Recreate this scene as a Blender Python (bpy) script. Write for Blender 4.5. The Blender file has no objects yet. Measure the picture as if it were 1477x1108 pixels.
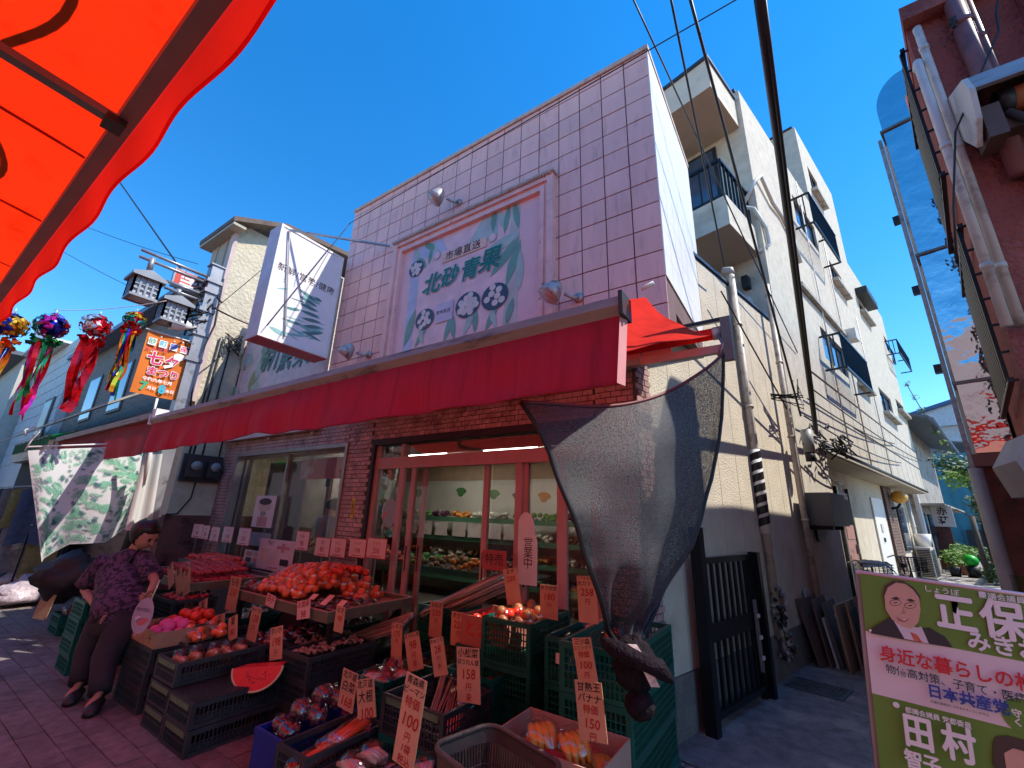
import bpy, bmesh, math, random
from mathutils import Vector, Matrix, noise
R = random.Random(7)
sc = bpy.context.scene
COL = sc.collection
PI = math.pi

# ------------------------------------------------------------------ camera
EYE = Vector((0, 0, 1.55))
FOC, CXP, CYP = 612.4, 738.5, 554.0
yaw, pit, rol = math.radians(-34.245), math.radians(17.163), math.radians(1.94)
fw = Vector((math.sin(yaw)*math.cos(pit), math.cos(yaw)*math.cos(pit), math.sin(pit)))
rt = Vector((math.cos(yaw), -math.sin(yaw), 0)); up = rt.cross(fw)
rt, up = (math.cos(rol)*rt + math.sin(rol)*up), (-math.sin(rol)*rt + math.cos(rol)*up)
cd = bpy.data.cameras.new('camera'); cam = bpy.data.objects.new('camera', cd); COL.objects.link(cam)
cd.sensor_width = 36; cd.lens = 36*FOC/1477; cd.clip_start = .02; cd.clip_end = 2000
cam.matrix_world = Matrix(((rt.x, up.x, -fw.x, 0), (rt.y, up.y, -fw.y, 0), (rt.z, up.z, -fw.z, EYE.z), (0, 0, 0, 1)))
sc.camera = cam

# ------------------------------------------------------------------ light
SUN = Vector((.56, .22, .80)).normalized()
wd = bpy.data.worlds.new('World'); sc.world = wd; wd.use_nodes = True
nt = wd.node_tree; nt.nodes.clear()
sky = nt.nodes.new('ShaderNodeTexSky'); sky.sky_type = 'NISHITA'; sky.sun_disc = False
sky.sun_elevation = math.asin(SUN.z); sky.sun_rotation = math.atan2(SUN.x, SUN.y)
sky.air_density = 1.1; sky.dust_density = .0; sky.ozone_density = 5
bg = nt.nodes.new('ShaderNodeBackground'); bg.inputs[1].default_value = .15
wo = nt.nodes.new('ShaderNodeOutputWorld')
hsv = nt.nodes.new('ShaderNodeHueSaturation'); hsv.inputs['Saturation'].default_value = 1.32; hsv.inputs['Value'].default_value = .84; nt.links.new(sky.outputs[0], hsv.inputs['Color']); nt.links.new(hsv.outputs[0], bg.inputs[0]); nt.links.new(bg.outputs[0], wo.inputs[0])
sd = bpy.data.lights.new('sun', 'SUN'); sd.energy = 2.75; sd.angle = math.radians(.5); sd.color = (1, .94, .85)
so = bpy.data.objects.new('sun', sd); COL.objects.link(so)
so.rotation_euler = SUN.to_track_quat('Z', 'Y').to_euler()
sc.view_settings.view_transform = 'Standard'; sc.view_settings.look = 'None'
sc.view_settings.exposure = 1.22; sc.view_settings.gamma = 1
sc.view_settings.use_curve_mapping = False
sc.render.engine = 'CYCLES'
sc.cycles.max_bounces = 10; sc.cycles.diffuse_bounces = 5; sc.cycles.glossy_bounces = 4
sc.cycles.transmission_bounces = 6; sc.cycles.transparent_max_bounces = 16
sc.cycles.sample_clamp_indirect = 6; sc.cycles.use_denoising = True
sc.cycles.caustics_reflective = False; sc.cycles.caustics_refractive = False

# ------------------------------------------------------------------ survey: sight lines met with real surfaces
A = math.radians(14.77)
AW = Vector((math.cos(A), -math.sin(A), 0)); AD = Vector((math.sin(A), math.cos(A), 0))   # across / along the alley
def ray(x, y): return fw*FOC + rt*(x-CXP) + up*(CYP-y)
def G(x, y, z=0.): d = ray(x, y); return EYE + d*((z-EYE.z)/d.z)
def YP(x, y, Y): d = ray(x, y); return EYE + d*(Y/d.y)
def XP(x, y, X): d = ray(x, y); return EYE + d*(X/d.x)
def NP(x, y, n, c): d = ray(x, y); return EYE + d*((c-n.dot(EYE))/n.dot(d))
def AP(x, y, c=-1.95): return NP(x, y, AW, c)
def DP(x, y, dist): d = ray(x, y).normalized(); return EYE + d*dist
def CS(c, s, z=0.): return AW*c + AD*s + Vector((0, 0, z))
def sof(p): return Vector(p).dot(AD)

# ------------------------------------------------------------------ materials
def lin(h):
    h = h.lstrip('#'); o = []
    for i in (0, 2, 4):
        v = int(h[i:i+2], 16)/255; o.append(v/12.92 if v <= .04045 else ((v+.055)/1.055)**2.4)
    return tuple(o)
_M = {}
def mat(name, c=(.5, .5, .5), rough=.6, metal=0., var=.12, scale=6., bump=0., bscale=40., emis=None, estr=1., spec=.5,
        trans=None, tcol=None, alpha=None, dirt=None, dscale=2., dlo=.5, dhi=.7, stretch=None, sub=0., rnd=0.):
    if name in _M: return _M[name]
    if isinstance(c, str): c = lin(c)
    m = bpy.data.materials.new(name); m.use_nodes = True; n = m.node_tree; N = n.nodes; L = n.links
    b = N['Principled BSDF']; out = N['Material Output']
    b.inputs['Roughness'].default_value = rough; b.inputs['Metallic'].default_value = metal
    b.inputs['Specular IOR Level'].default_value = spec
    tc = N.new('ShaderNodeNewGeometry'); src = tc.outputs['Position']
    if stretch:
        mp = N.new('ShaderNodeMapping'); mp.inputs['Scale'].default_value = stretch; L.new(src, mp.inputs[0]); src = mp.outputs[0]
    nz = N.new('ShaderNodeTexNoise'); nz.inputs['Scale'].default_value = scale; nz.inputs['Detail'].default_value = 6
    L.new(src, nz.inputs['Vector'])
    mr = N.new('ShaderNodeMapRange'); mr.inputs[1].default_value = .3; mr.inputs[2].default_value = .7
    mr.inputs[3].default_value = 1-var; mr.inputs[4].default_value = 1+var; L.new(nz.outputs[0], mr.inputs[0])
    hs = N.new('ShaderNodeMix'); hs.data_type = 'RGBA'; hs.blend_type = 'MULTIPLY'; hs.inputs[0].default_value = 1
    hs.inputs[6].default_value = (*c, 1)
    cb = N.new('ShaderNodeCombineColor')
    for i in range(3): L.new(mr.outputs[0], cb.inputs[i])
    L.new(cb.outputs[0], hs.inputs[7]); cout = hs.outputs[2]
    if rnd:
        oi = N.new('ShaderNodeObjectInfo'); rr_ = N.new('ShaderNodeMapRange'); rr_.inputs[3].default_value = 1-rnd; rr_.inputs[4].default_value = 1+rnd; L.new(oi.outputs['Random'], rr_.inputs[0])
        rc = N.new('ShaderNodeCombineColor'); rm = N.new('ShaderNodeMix'); rm.data_type = 'RGBA'; rm.blend_type = 'MULTIPLY'; rm.inputs[0].default_value = 1
        for i in range(3): L.new(rr_.outputs[0], rc.inputs[i])
        L.new(cout, rm.inputs[6]); L.new(rc.outputs[0], rm.inputs[7]); cout = rm.outputs[2]
    if dirt:
        dn = N.new('ShaderNodeTexNoise'); dn.inputs['Scale'].default_value = dscale; dn.inputs['Detail'].default_value = 8
        dn.inputs['Roughness'].default_value = .65; L.new(src, dn.inputs['Vector'])
        dr = N.new('ShaderNodeMapRange'); dr.inputs[1].default_value = dlo; dr.inputs[2].default_value = dhi; L.new(dn.outputs[0], dr.inputs[0])
        dm = N.new('ShaderNodeMix'); dm.data_type = 'RGBA'; L.new(dr.outputs[0], dm.inputs[0]); L.new(cout, dm.inputs[6])
        dm.inputs[7].default_value = (*(lin(dirt) if isinstance(dirt, str) else dirt), 1); cout = dm.outputs[2]
    L.new(cout, b.inputs['Base Color'])
    if bump:
        bn = N.new('ShaderNodeTexNoise'); bn.inputs['Scale'].default_value = bscale; bn.inputs['Detail'].default_value = 4; L.new(src, bn.inputs['Vector'])
        bp = N.new('ShaderNodeBump'); bp.inputs['Strength'].default_value = min(1, bump*4); bp.inputs['Distance'].default_value = bump*.05
        L.new(bn.outputs[0], bp.inputs['Height']); L.new(bp.outputs[0], b.inputs['Normal'])
    if emis is not None:
        b.inputs['Emission Color'].default_value = (*emis, 1); b.inputs['Emission Strength'].default_value = estr
    if trans:
        tr = N.new('ShaderNodeBsdfTranslucent'); tr.inputs[0].default_value = (*(tcol or c), 1)
        if var:
            tm = N.new('ShaderNodeMix'); tm.data_type = 'RGBA'; tm.blend_type = 'MULTIPLY'; tm.inputs[0].default_value = 1
            tm.inputs[6].default_value = (*(tcol or c), 1); L.new(cb.outputs[0], tm.inputs[7]); tc_ = tm.outputs[2]
            if dirt:
                dm2 = N.new('ShaderNodeMix'); dm2.data_type = 'RGBA'; L.new(dr.outputs[0], dm2.inputs[0]); L.new(tc_, dm2.inputs[6]); dm2.inputs[7].default_value = (*[v*.45 for v in (tcol or c)], 1); tc_ = dm2.outputs[2]
            L.new(tc_, tr.inputs[0])
        mx = N.new('ShaderNodeMixShader'); mx.inputs[0].default_value = trans
        L.new(b.outputs[0], mx.inputs[1]); L.new(tr.outputs[0], mx.inputs[2]); L.new(mx.outputs[0], out.inputs[0])
    if alpha is not None: b.inputs['Alpha'].default_value = alpha
    if sub: b.inputs['Subsurface Weight'].default_value = sub; b.inputs['Subsurface Radius'].default_value = (.02, .01, .005)
    _M[name] = m; return m
def glass_mat(name, tint=(.9, .95, .95), refl=.12, rough=.02, fres=True):
    if name in _M: return _M[name]
    m = bpy.data.materials.new(name); m.use_nodes = True; N = m.node_tree.nodes; L = m.node_tree.links; N.clear()
    t = N.new('ShaderNodeBsdfTransparent'); t.inputs[0].default_value = (*tint, 1)
    g = N.new('ShaderNodeBsdfGlossy'); g.inputs[1].default_value = rough
    fr = N.new('ShaderNodeFresnel'); ge = N.new('ShaderNodeNewGeometry'); io = N.new('ShaderNodeMapRange'); io.inputs[3].default_value = 1.5; io.inputs[4].default_value = 1/1.5; L.new(ge.outputs['Backfacing'], io.inputs[0]); L.new(io.outputs[0], fr.inputs[0])
    ad = N.new('ShaderNodeMath'); ad.operation = 'ADD'; ad.use_clamp = True; ad.inputs[1].default_value = refl; L.new(fr.outputs[0], ad.inputs[0])
    x = N.new('ShaderNodeMixShader'); o = N.new('ShaderNodeOutputMaterial')
    x.inputs[0].default_value = refl
    if fres: L.new(ad.outputs[0], x.inputs[0])
    L.new(t.outputs[0], x.inputs[1]); L.new(g.outputs[0], x.inputs[2]); L.new(x.outputs[0], o.inputs[0])
    _M[name] = m; return m

# ------------------------------------------------------------------ mesh building
class MB:
    def __init__(s): s.v = []; s.f = []; s.sm = []
    def add(s, vs, fs, smooth=False):
        k = len(s.v); s.v += [Vector(p) for p in vs]; s.f += [tuple(k+i for i in f) for f in fs]; s.sm += [smooth]*len(fs); return s
    def box(s, lo, hi):
        x0, y0, z0 = lo; x1, y1, z1 = hi
        return s.add([(x0,y0,z0),(x1,y0,z0),(x1,y1,z0),(x0,y1,z0),(x0,y0,z1),(x1,y0,z1),(x1,y1,z1),(x0,y1,z1)],
                     [(0,3,2,1),(4,5,6,7),(0,1,5,4),(1,2,6,5),(2,3,7,6),(3,0,4,7)])
    def obox(s, o, a, b, c):                      # box from a corner and three edge vectors
        o, a, b, c = map(Vector, (o, a, b, c))
        if a.cross(b).dot(c) < 0: a, b = b, a
        return s.add([o, o+a, o+a+b, o+b, o+c, o+a+c, o+a+b+c, o+b+c],
                     [(0,3,2,1),(4,5,6,7),(0,1,5,4),(1,2,6,5),(2,3,7,6),(3,0,4,7)])
    def bar(s, p, q, w, h=None, upv=(0, 0, 1)):   # rectangular bar
        p, q = Vector(p), Vector(q); h = h or w; d = (q-p).normalized(); u = Vector(upv)
        if abs(d.dot(u)) > .98: u = Vector((1, 0, 0))
        r = d.cross(u).normalized(); u = r.cross(d)
        return s.obox(p-r*w/2-u*h/2, r*w, u*h, q-p)
    def quad(s, a, b, c, d): return s.add([a, b, c, d], [(0, 1, 2, 3)])
    def poly(s, pts): return s.add(pts, [tuple(range(len(pts)))])
    def prism(s, pts, ext):                       # extrude a polygon by a vector
        ext = Vector(ext); n = len(pts); pts = [Vector(p) for p in pts]
        nn = Vector((0, 0, 0))
        for i in range(n): nn += (pts[i]-pts[0]).cross(pts[(i+1) % n]-pts[0])
        if nn.dot(ext) > 0: pts = pts[::-1]
        return s.add(pts+[p+ext for p in pts], [tuple(range(n)), tuple(range(2*n-1, n-1, -1))]+[(i, n+i, n+(i+1) % n, (i+1) % n) for i in range(n)])
    def tube(s, pts, r, k=8, cap=True):
        pts = [Vector(p) for p in pts]; rs = r if isinstance(r, (list, tuple)) else [r]*len(pts)
        vs = []; fs = []; pu = None
        for i, p in enumerate(pts):
            d = (pts[min(i+1, len(pts)-1)]-pts[max(i-1, 0)]).normalized()
            if pu is None: pu = Vector((0, 0, 1)) if abs(d.z) < .9 else Vector((1, 0, 0))
            x = d.cross(pu)
            if x.length < 1e-4: x = d.cross(Vector((.3, .8, .1)))
            x.normalize(); y = x.cross(d).normalized(); pu = y
            vs += [p+(x*math.cos(2*PI*j/k)+y*math.sin(2*PI*j/k))*rs[i] for j in range(k)]
        for i in range(len(pts)-1):
            fs += [(i*k+j, i*k+(j+1) % k, (i+1)*k+(j+1) % k, (i+1)*k+j) for j in range(k)]
        if cap: fs += [tuple(range(k))[::-1], tuple((len(pts)-1)*k+j for j in range(k))]
        return s.add(vs, fs, True)
    def ball(s, c, r, k=10, m=6, fn=None, ax=(1, 1, 1)):
        c = Vector(c); vs = [c+Vector((0, 0, -r*ax[2]))]; fs = []
        for i in range(1, m):
            t = -PI/2+PI*i/m
            for j in range(k):
                a = 2*PI*j/k; d = Vector((math.cos(t)*math.cos(a)*ax[0], math.cos(t)*math.sin(a)*ax[1], math.sin(t)*ax[2]))
                vs.append(c+d*r*(fn(d) if fn else 1))
        vs.append(c+Vector((0, 0, r*ax[2]))); T = len(vs)-1
        fs += [(0, 1+(j+1) % k, 1+j) for j in range(k)]
        for i in range(m-2): fs += [(1+i*k+j, 1+i*k+(j+1) % k, 1+(i+1)*k+(j+1) % k, 1+(i+1)*k+j) for j in range(k)]
        fs += [(T, 1+(m-2)*k+j, 1+(m-2)*k+(j+1) % k) for j in range(k)]
        return s.add(vs, fs, True)
    def grid(s, fn, nu, nv, thick=0.):
        vs = [Vector(fn(i/nu, j/nv)) for j in range(nv+1) for i in range(nu+1)]
        fs = [(j*(nu+1)+i, j*(nu+1)+i+1, (j+1)*(nu+1)+i+1, (j+1)*(nu+1)+i) for j in range(nv) for i in range(nu)]
        return s.add(vs, fs, True)
    def mesh(s, name, m=None, inv=None):
        me = bpy.data.meshes.new(name); vs = [inv @ v for v in s.v] if inv is not None else s.v
        me.from_pydata([tuple(v) for v in vs], [], s.f)
        me.polygons.foreach_set('use_smooth', s.sm); 
        if m: me.materials.append(m)
        me.update(); return me
    def build(s, name, m, parent=None, world=True, **kw):
        inv = None
        if parent is not None and world: inv = WM[parent.name].inverted()
        o = bpy.data.objects.new(name, s.mesh(name, m, inv)); COL.objects.link(o)
        if parent is not None: o.parent = parent; WM[o.name] = WM[parent.name].copy()
        else: WM[o.name] = Matrix()
        for k, v in kw.items(): o[k] = v
        return o
WM = {}
def thing(name, label, cat, M=None, group=None):
    o = bpy.data.objects.new(name, None); COL.objects.link(o); o.empty_display_size = .1
    if M is None: M = Matrix()
    elif not isinstance(M, Matrix): M = Matrix.Translation(Vector(M))
    o.matrix_world = M; WM[o.name] = M.copy(); o['label'] = label; o['category'] = cat
    if group: o['group'] = group
    return o
def tag(o, label, cat, group=None):
    o['label'] = label; o['category'] = cat
    if group: o['group'] = group
    return o
def rebase(o):                                   # put a single-mesh thing's origin at its base
    vs = o.data.vertices; n = len(vs)
    c = Vector((sum(v.co.x for v in vs)/n, sum(v.co.y for v in vs)/n, min(v.co.z for v in vs)))
    o.data.transform(Matrix.Translation(-c)); o.matrix_world = Matrix.Translation(c); WM[o.name] = Matrix.Translation(c); return o
def place(name, me, M, parent=None, **kw):        # link a copy of a shared mesh; M in the parent's own space
    o = bpy.data.objects.new(name, me); COL.objects.link(o)
    if parent is not None: o.parent = parent; o.matrix_local = M; WM[o.name] = WM[parent.name] @ M
    else: o.matrix_world = M; WM[o.name] = M.copy()
    for k, v in kw.items(): o[k] = v
    return o
def frame(o, r, u):
    r = Vector(r).normalized(); n = r.cross(Vector(u)).normalized(); u = n.cross(r)
    return Matrix(((r.x, u.x, n.x, o[0]), (r.y, u.y, n.y, o[1]), (r.z, u.z, n.z, o[2]), (0, 0, 0, 1)))
def xyz(x, y, z, rz=0., rx=0., ry=0., s=1.):
    return Matrix.Translation((x, y, z)) @ Matrix.Rotation(rz, 4, 'Z') @ Matrix.Rotation(ry, 4, 'Y') @ Matrix.Rotation(rx, 4, 'X') @ Matrix.Diagonal((s, s, s, 1))
_T = {}
def text_mesh(s, m, bold=0., shear=0., space=1., line=1., vert=False):
    key = (s, m.name, bold, shear, space, vert)
    if key in _T: return _T[key]
    cu = bpy.data.curves.new('t', 'FONT'); cu.body = '\n'.join(s) if vert else s; cu.size = 1; cu.resolution_u = 2; cu.offset = bold; cu.shear = shear
    cu.align_x = 'CENTER'; cu.align_y = 'CENTER'; cu.space_character = space; cu.space_line = line if not vert else .82
    o = bpy.data.objects.new('t', cu); COL.objects.link(o); dg = bpy.context.evaluated_depsgraph_get()
    me = bpy.data.meshes.new_from_object(o.evaluated_get(dg)); bpy.data.objects.remove(o)
    me.materials.clear(); me.materials.append(m); me.name = 'lettering'; _T[key] = me; return me
def text(parent, s, x, y, size, m, z=.003, bold=0., shear=0., rot=0., sx=1., space=1., vert=False, name='lettering', line=1.):
    me = text_mesh(s, m, bold, shear, space, line, vert)
    M = Matrix.Translation((x, y, z)) @ Matrix.Rotation(rot, 4, 'Z') @ Matrix.Diagonal((size*sx, size, size, 1))
    return place(name, me, M, parent)
def flat(parent, pts, m, z=.002, name='print', **kw):   # a flat printed shape on a sign, in the sign's own space
    b = MB().poly([(p[0], p[1], z) for p in pts]); return b.build(name, m, parent, world=False, **kw)
def ell(cx, cy, rx, ry, n=20, a0=0., a1=2*PI): return [(cx+rx*math.cos(a0+(a1-a0)*i/n), cy+ry*math.sin(a0+(a1-a0)*i/n)) for i in range(n)]
def leafpts(x, y, L, w, ang, n=6):
    o = []
    for i in range(n+1): t = i/n; o.append((t*L, w*math.sin(PI*t)**.8*.5))
    for i in range(n-1, 0, -1): t = i/n; o.append((t*L, -w*math.sin(PI*t)**.8*.5))
    c, s = math.cos(ang), math.sin(ang); return [(x+p*c-q*s, y+p*s+q*c) for p, q in o]
def sag(p, q, d, n=16, jit=0.):
    p, q = Vector(p), Vector(q); o = []
    for i in range(n+1):
        t = i/n; v = p.lerp(q, t); v.z -= d*4*t*(1-t)
        if jit: v += Vector((R.uniform(-jit, jit), R.uniform(-jit, jit), R.uniform(-jit, jit)))
        o.append(v)
    return o
def ltube(b, pts, rr, side, k=18):
    pts = [Vector(p) for p in pts]; vs = []; fs = []
    for i, p in enumerate(pts):
        d = (pts[min(i+1, len(pts)-1)]-pts[max(i-1, 0)]).normalized(); s_ = (Vector(side)-d*d.dot(Vector(side))).normalized(); t = d.cross(s_); a, c = rr[i]
        vs += [p+s_*a*math.cos(2*PI*j/k)*(1+.03*math.sin(3*j+i*2))+t*c*math.sin(2*PI*j/k) for j in range(k)]
    for i in range(len(pts)-1): fs += [(i*k+j, i*k+(j+1) % k, (i+1)*k+(j+1) % k, (i+1)*k+j) for j in range(k)]
    fs += [tuple(range(k))[::-1], tuple((len(pts)-1)*k+j for j in range(k))]; return b.add(vs, fs, True)
def cable(name, pts, r, m, label, k=6, group=None): 
    o = MB().tube(pts, r, k).build(name, m); return tag(o, label, 'cable', group)
def grab(o, kind): o['kind'] = kind; return o

# common materials
WHITE = mat('white_paint', (.78, .77, .74), .45, var=.05)
BLACK = mat('black_plastic', (.012, .012, .014), .5)
DMETAL = mat('dark_metal', (.02, .022, .026), .4, .3, var=.2)
STEEL = mat('grey_steel', (.3, .31, .33), .45, .5, dirt='#6b5a4c', dscale=5, dlo=.6, dhi=.75)
CABLE = mat('cable_black', (.012, .012, .013), .55, var=.2)
TAPE = mat('off_white_plastic', (.62, .6, .54), .5, var=.06)
# ================================================================== GROUND
gm = mat('street_paver', (.19, .16, .145), .75, var=.25, scale=14, bump=.15, bscale=60, dirt='#2c2426', dscale=2.2, dlo=.5, dhi=.8, rnd=.14)
gj = mat('street_joint', (.06, .05, .05), .9)
conc = mat('alley_concrete', (.42, .39, .35), .85, var=.35, scale=5, bump=.3, bscale=35, dirt='#3a3836', dscale=2.6, dlo=.45, dhi=.6)
conc2 = mat('alley_asphalt', (.21, .20, .19), .85, var=.3, scale=9, bump=.4, bscale=60, dirt='#a39c92', dscale=1.9, dlo=.52, dhi=.62)
b = MB(); b.box((-400, -400, -.6), (400, 400, -.10)); grab(b.build('ground', conc), 'structure')
b = MB(); b.box((-40, -8, -.09), (12, 3.3, -.03)); street = grab(b.build('street', gj), 'structure')
# herringbone-less running bond pavers, the near ones single parts
pv = MB().box((-.147, -.072, -.03), (.147, .072, 0)).mesh('paver', gm)
cand = []
for j in range(-8, 24):
    for i in range(-70, 16):
        x = i*.3+(.15 if j % 2 else 0); y = j*.15-.1
        cand.append((x, y))
def seen(x, y):
    d = Vector((x, y, 0))-EYE; return d.dot(fw) > .3 and abs(d.dot(rt)/d.dot(fw)) < 1.35 and abs(d.dot(up)/d.dot(fw)) < 1.0
vis = sorted([c for c in cand if seen(*c) and c[0] < -2.3], key=lambda c: (c[0]+3.6)**2+(c[1]-1.2)**2)
near = set(vis[:300])
bb = MB()
for c in cand:
    if c in near: place('paver', pv, xyz(c[0], c[1], R.uniform(-.002, .002), R.uniform(-.006, .006)), street)
    else: bb.box((c[0]-.147, c[1]-.072, -.03), (c[0]+.147, c[1]+.072, R.uniform(-.002, .002)))
bb.build('paving', gm, street, kind='stuff')
b = MB()
N1 = 30
b.grid(lambda u, v: CS(-2.3+u*4.6, 3.15+v*42, .004+.006*noise.noise(Vector((u*6, v*40, 1)))), 24, 120)
alley = grab(b.build('alley_path', conc), 'structure')
b = MB(); b.grid(lambda u, v: CS(-1.97+u*1.0+.25*v*0+.12*math.sin(v*9)*u, 3.2+v*9.5, .012), 6, 40); grab(b.build('alley_pavement', conc2), 'structure')
cv = thing('drain_cover', 'square patterned metal drain cover set in the alley by the black gate', 'drain cover', CS(-1.62, 5.55, .014))
fr = frame(CS(-1.62, 5.55, .016), AW, AD); cv.matrix_world = fr; WM[cv.name] = fr
gmt = mat('drain_metal', (.12, .14, .14), .5, .5, dirt='#4a4038', dscale=9)
MB().box((-.24, -.2, 0), (.24, .2, .006)).build('plate', gmt, cv, world=False)
b = MB()
for i in range(11):
    for j in range(9): b.bar((-.2+i*.04-.014, -.16+j*.04-(.014 if (i+j) % 2 else -.014), .008), (-.2+i*.04+.014, -.16+j*.04+(.014 if (i+j) % 2 else -.014), .008), .007, .006)
b.build('tread_pattern', gmt, cv, world=False, kind='stuff')
lm = mat('white_road_paint', (.75, .74, .7), .6, dirt='#7a7672', dscale=8)

# ================================================================== SHOP: brick front
BY = 3.4
brick = mat('brick_tile', (.56, .34, .30), .5, var=.2, scale=5, bump=.06, dirt='#6b3a33', dscale=7, dlo=.5, dhi=.75, rnd=.2)
mort = mat('brick_mortar', (.10, .075, .07), .9)
shop = thing('greengrocer_shop', 'greengrocer shop front with pink square-panelled fascia over brick piers', 'shop', (-4.5, BY, 0))
X1, X2 = -8.3, -1.08            # brick front extent
w1 = (YP(345, 655, BY).x, YP(505, 640, BY).x); d1 = (YP(540, 635, BY).x, -1.42)
ZH = YP(540, 635, BY).z; ZT = 3.2
def bx(lo, hi, name='wall', m=mort, par=shop): return MB().box(lo, hi).build(name, m, par)
TH = .25
bx((X1, BY, 0), (w1[0], BY+TH, ZT), 'pier'); bx((w1[1], BY, 0), (d1[0], BY+TH, ZT), 'pier'); bx((d1[1], BY, 0), (X2, BY+TH, ZT), 'pier')
bx((w1[0], BY, ZH), (w1[1], BY+TH, ZT), 'lintel'); bx((d1[0], BY, ZH), (d1[1], BY+TH, ZT), 'lintel')
bx((w1[0], BY, 0), (w1[1], BY+TH, .72), 'sill_wall')
bw, bh = .097, .052
bm = MB().box((-.045, -.012, -.022), (.045, 0, .022)).mesh('brick', brick)
cands = []
def brickwall(x0, x1, z0, z1):
    j = 0; z = z0+bh/2
    while z < z1-.01:
        off = (bw/2 if j % 2 else 0); x = x0+bw/2-off
        while x < x1:
            a, c = max(x-.045, x0+.002), min(x+.045, x1-.002)
            if c-a > .02: cands.append(((a+c)/2, z, c-a))
            x += bw
        j += 1; z += bh
brickwall(X1, w1[0], 0, ZT); brickwall(w1[1], d1[0], 0, ZT); brickwall(d1[1], X2, 0, ZT)
brickwall(w1[0], w1[1], ZH, ZT); brickwall(d1[0], d1[1], ZH, ZT)
def pin(p):
    d = Vector(p)-EYE; return (CXP+FOC*d.dot(rt)/d.dot(fw), CYP-FOC*d.dot(up)/d.dot(fw)) if d.dot(fw) > 0 else (-9, -9)
def vis_b(c):
    x, y = pin((c[0], BY, c[1])); return (500 < x < 545 and 625 < y < 830) or (545 <= x < 760 and y > 590)
cands.sort(key=lambda c: 0 if vis_b(c) else abs(c[0]+5)+5)
bb = MB()
for i, (x, z, w) in enumerate(cands):
    if i < 300 and w > .08: place('brick', bm, xyz(x+4.5, 0, z), shop)
    else: bb.box((x-w/2, BY-R.uniform(.009, .012), z-.022), (x+w/2, BY, z+.022))
bb.build('brickwork', brick, shop, kind='stuff')
# bricks on the alley-side return of the corner pier
b = MB()
ret = MB()
ret.obox((X2, BY, 0), (.02, 0, 0), (.05, .22, 0), (0, 0, ZT)); ret.build('pier', mort, shop)
for j in range(60):
    for k in range(2):
        z = j*bh+.004; s0 = k*.1+(.03 if j % 2 else 0)
        b.obox((X2+.02+s0*.25, BY+.004+s0, z), (.01, 0, 0), (.02, .09, 0), (0, 0, .044))
b.build('brickwork', brick, shop, kind='stuff')
ys = thing('yellow_plate', 'small narrow yellow plate with vertical writing on the brick pier between the windows', 'plate', YP(509, 733, BY-.014))
fr_ = frame(YP(509, 733, BY-.016), (1, 0, 0), (0, 0, 1)); ys.matrix_world = fr_; WM[ys.name] = fr_
MB().box((-.03, -.11, 0), (.03, .11, .004)).build('plate', mat('yellow', (.75, .6, .05), .5), ys, world=False)
text(ys, '営業時間', 0, 0, .05, BLACK, z=.006, vert=True)

# interior room (what the windows show)
iw = mat('interior_wall', (.62, .62, .56), .8, var=.04); ifl = mat('interior_floor', (.16, .14, .13), .6); ic = mat('interior_ceiling', (.55, .5, .47), .8, var=.04)
tanw = mat('interior_tan_band', (.42, .3, .2), .7)
RX0, RX1, RY1, RZ = -10.2, -1.3, 7.4, 2.62
bx((RX0, BY+TH, .0), (RX1, RY1, .02), 'inner_floor', ifl); bx((RX0, BY+TH, RZ), (RX1, RY1, RZ+.1), 'inner_ceiling', ic)
bx((RX0, RY1, 0), (RX1, RY1+.1, RZ), 'inner_wall', iw); bx((RX0-.1, BY+TH, 0), (RX0, RY1, RZ), 'inner_wall', iw); bx((RX1, BY+TH, 0), (RX1+.1, RY1, RZ), 'inner_wall', iw)
bx((RX0, RY1-.02, 2.25), (RX1, RY1-.001, RZ), 'tan_band', tanw); bx((RX0+.01, 4.95, 0.021), (-6.35, 5.0, RZ-.001), 'partition', mat('interior_partition', (.55, .5, .46), .7))
lampm = mat('lit_tube', (1, 1, .95), .5, emis=(1, .97, .85), estr=6)
for i, (x, y, l) in enumerate([(G(612, 655, RZ-.08).x, G(612, 655, RZ-.08).y, 1.0), (G(735, 649, RZ-.08).x, G(735, 649, RZ-.08).y, 1.0), (-3.6, 5.9, 1.1), (-5.6, 6.1, 1.1), (-7.0, 4.3, 1.1)]):
    t = thing('ceiling_light', ['lit twin-tube ceiling light behind the left transom pane', 'lit twin-tube ceiling light behind the right transom pane',
        'lit twin-tube ceiling light deep in the shop on the right', 'lit twin-tube ceiling light deep in the shop on the left', 'lit twin-tube ceiling light in the room behind the side window'][i], 'ceiling light', (x, y, RZ), group='fluorescent lights in the shop')
    MB().box((x-l/2, y-.07, RZ-.06), (x+l/2, y+.07, RZ-.001)).build('housing', WHITE, t)
    for s in (-.045, .045): MB().tube([(x-l/2+.02, y+s, RZ-.08), (x+l/2-.02, y+s, RZ-.08)], .016, 8).build('tube', lampm, t)
# red beams under the shop ceiling
for i, x in enumerate((-3.3, -2.0)): bx((RX0+3.5, 4.0+i*.9, RZ-.16), (RX1, 4.12+i*.9, RZ-.002), 'ceiling_beam', mat('beam_paint', (.42, .22, .2), .6))
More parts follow.
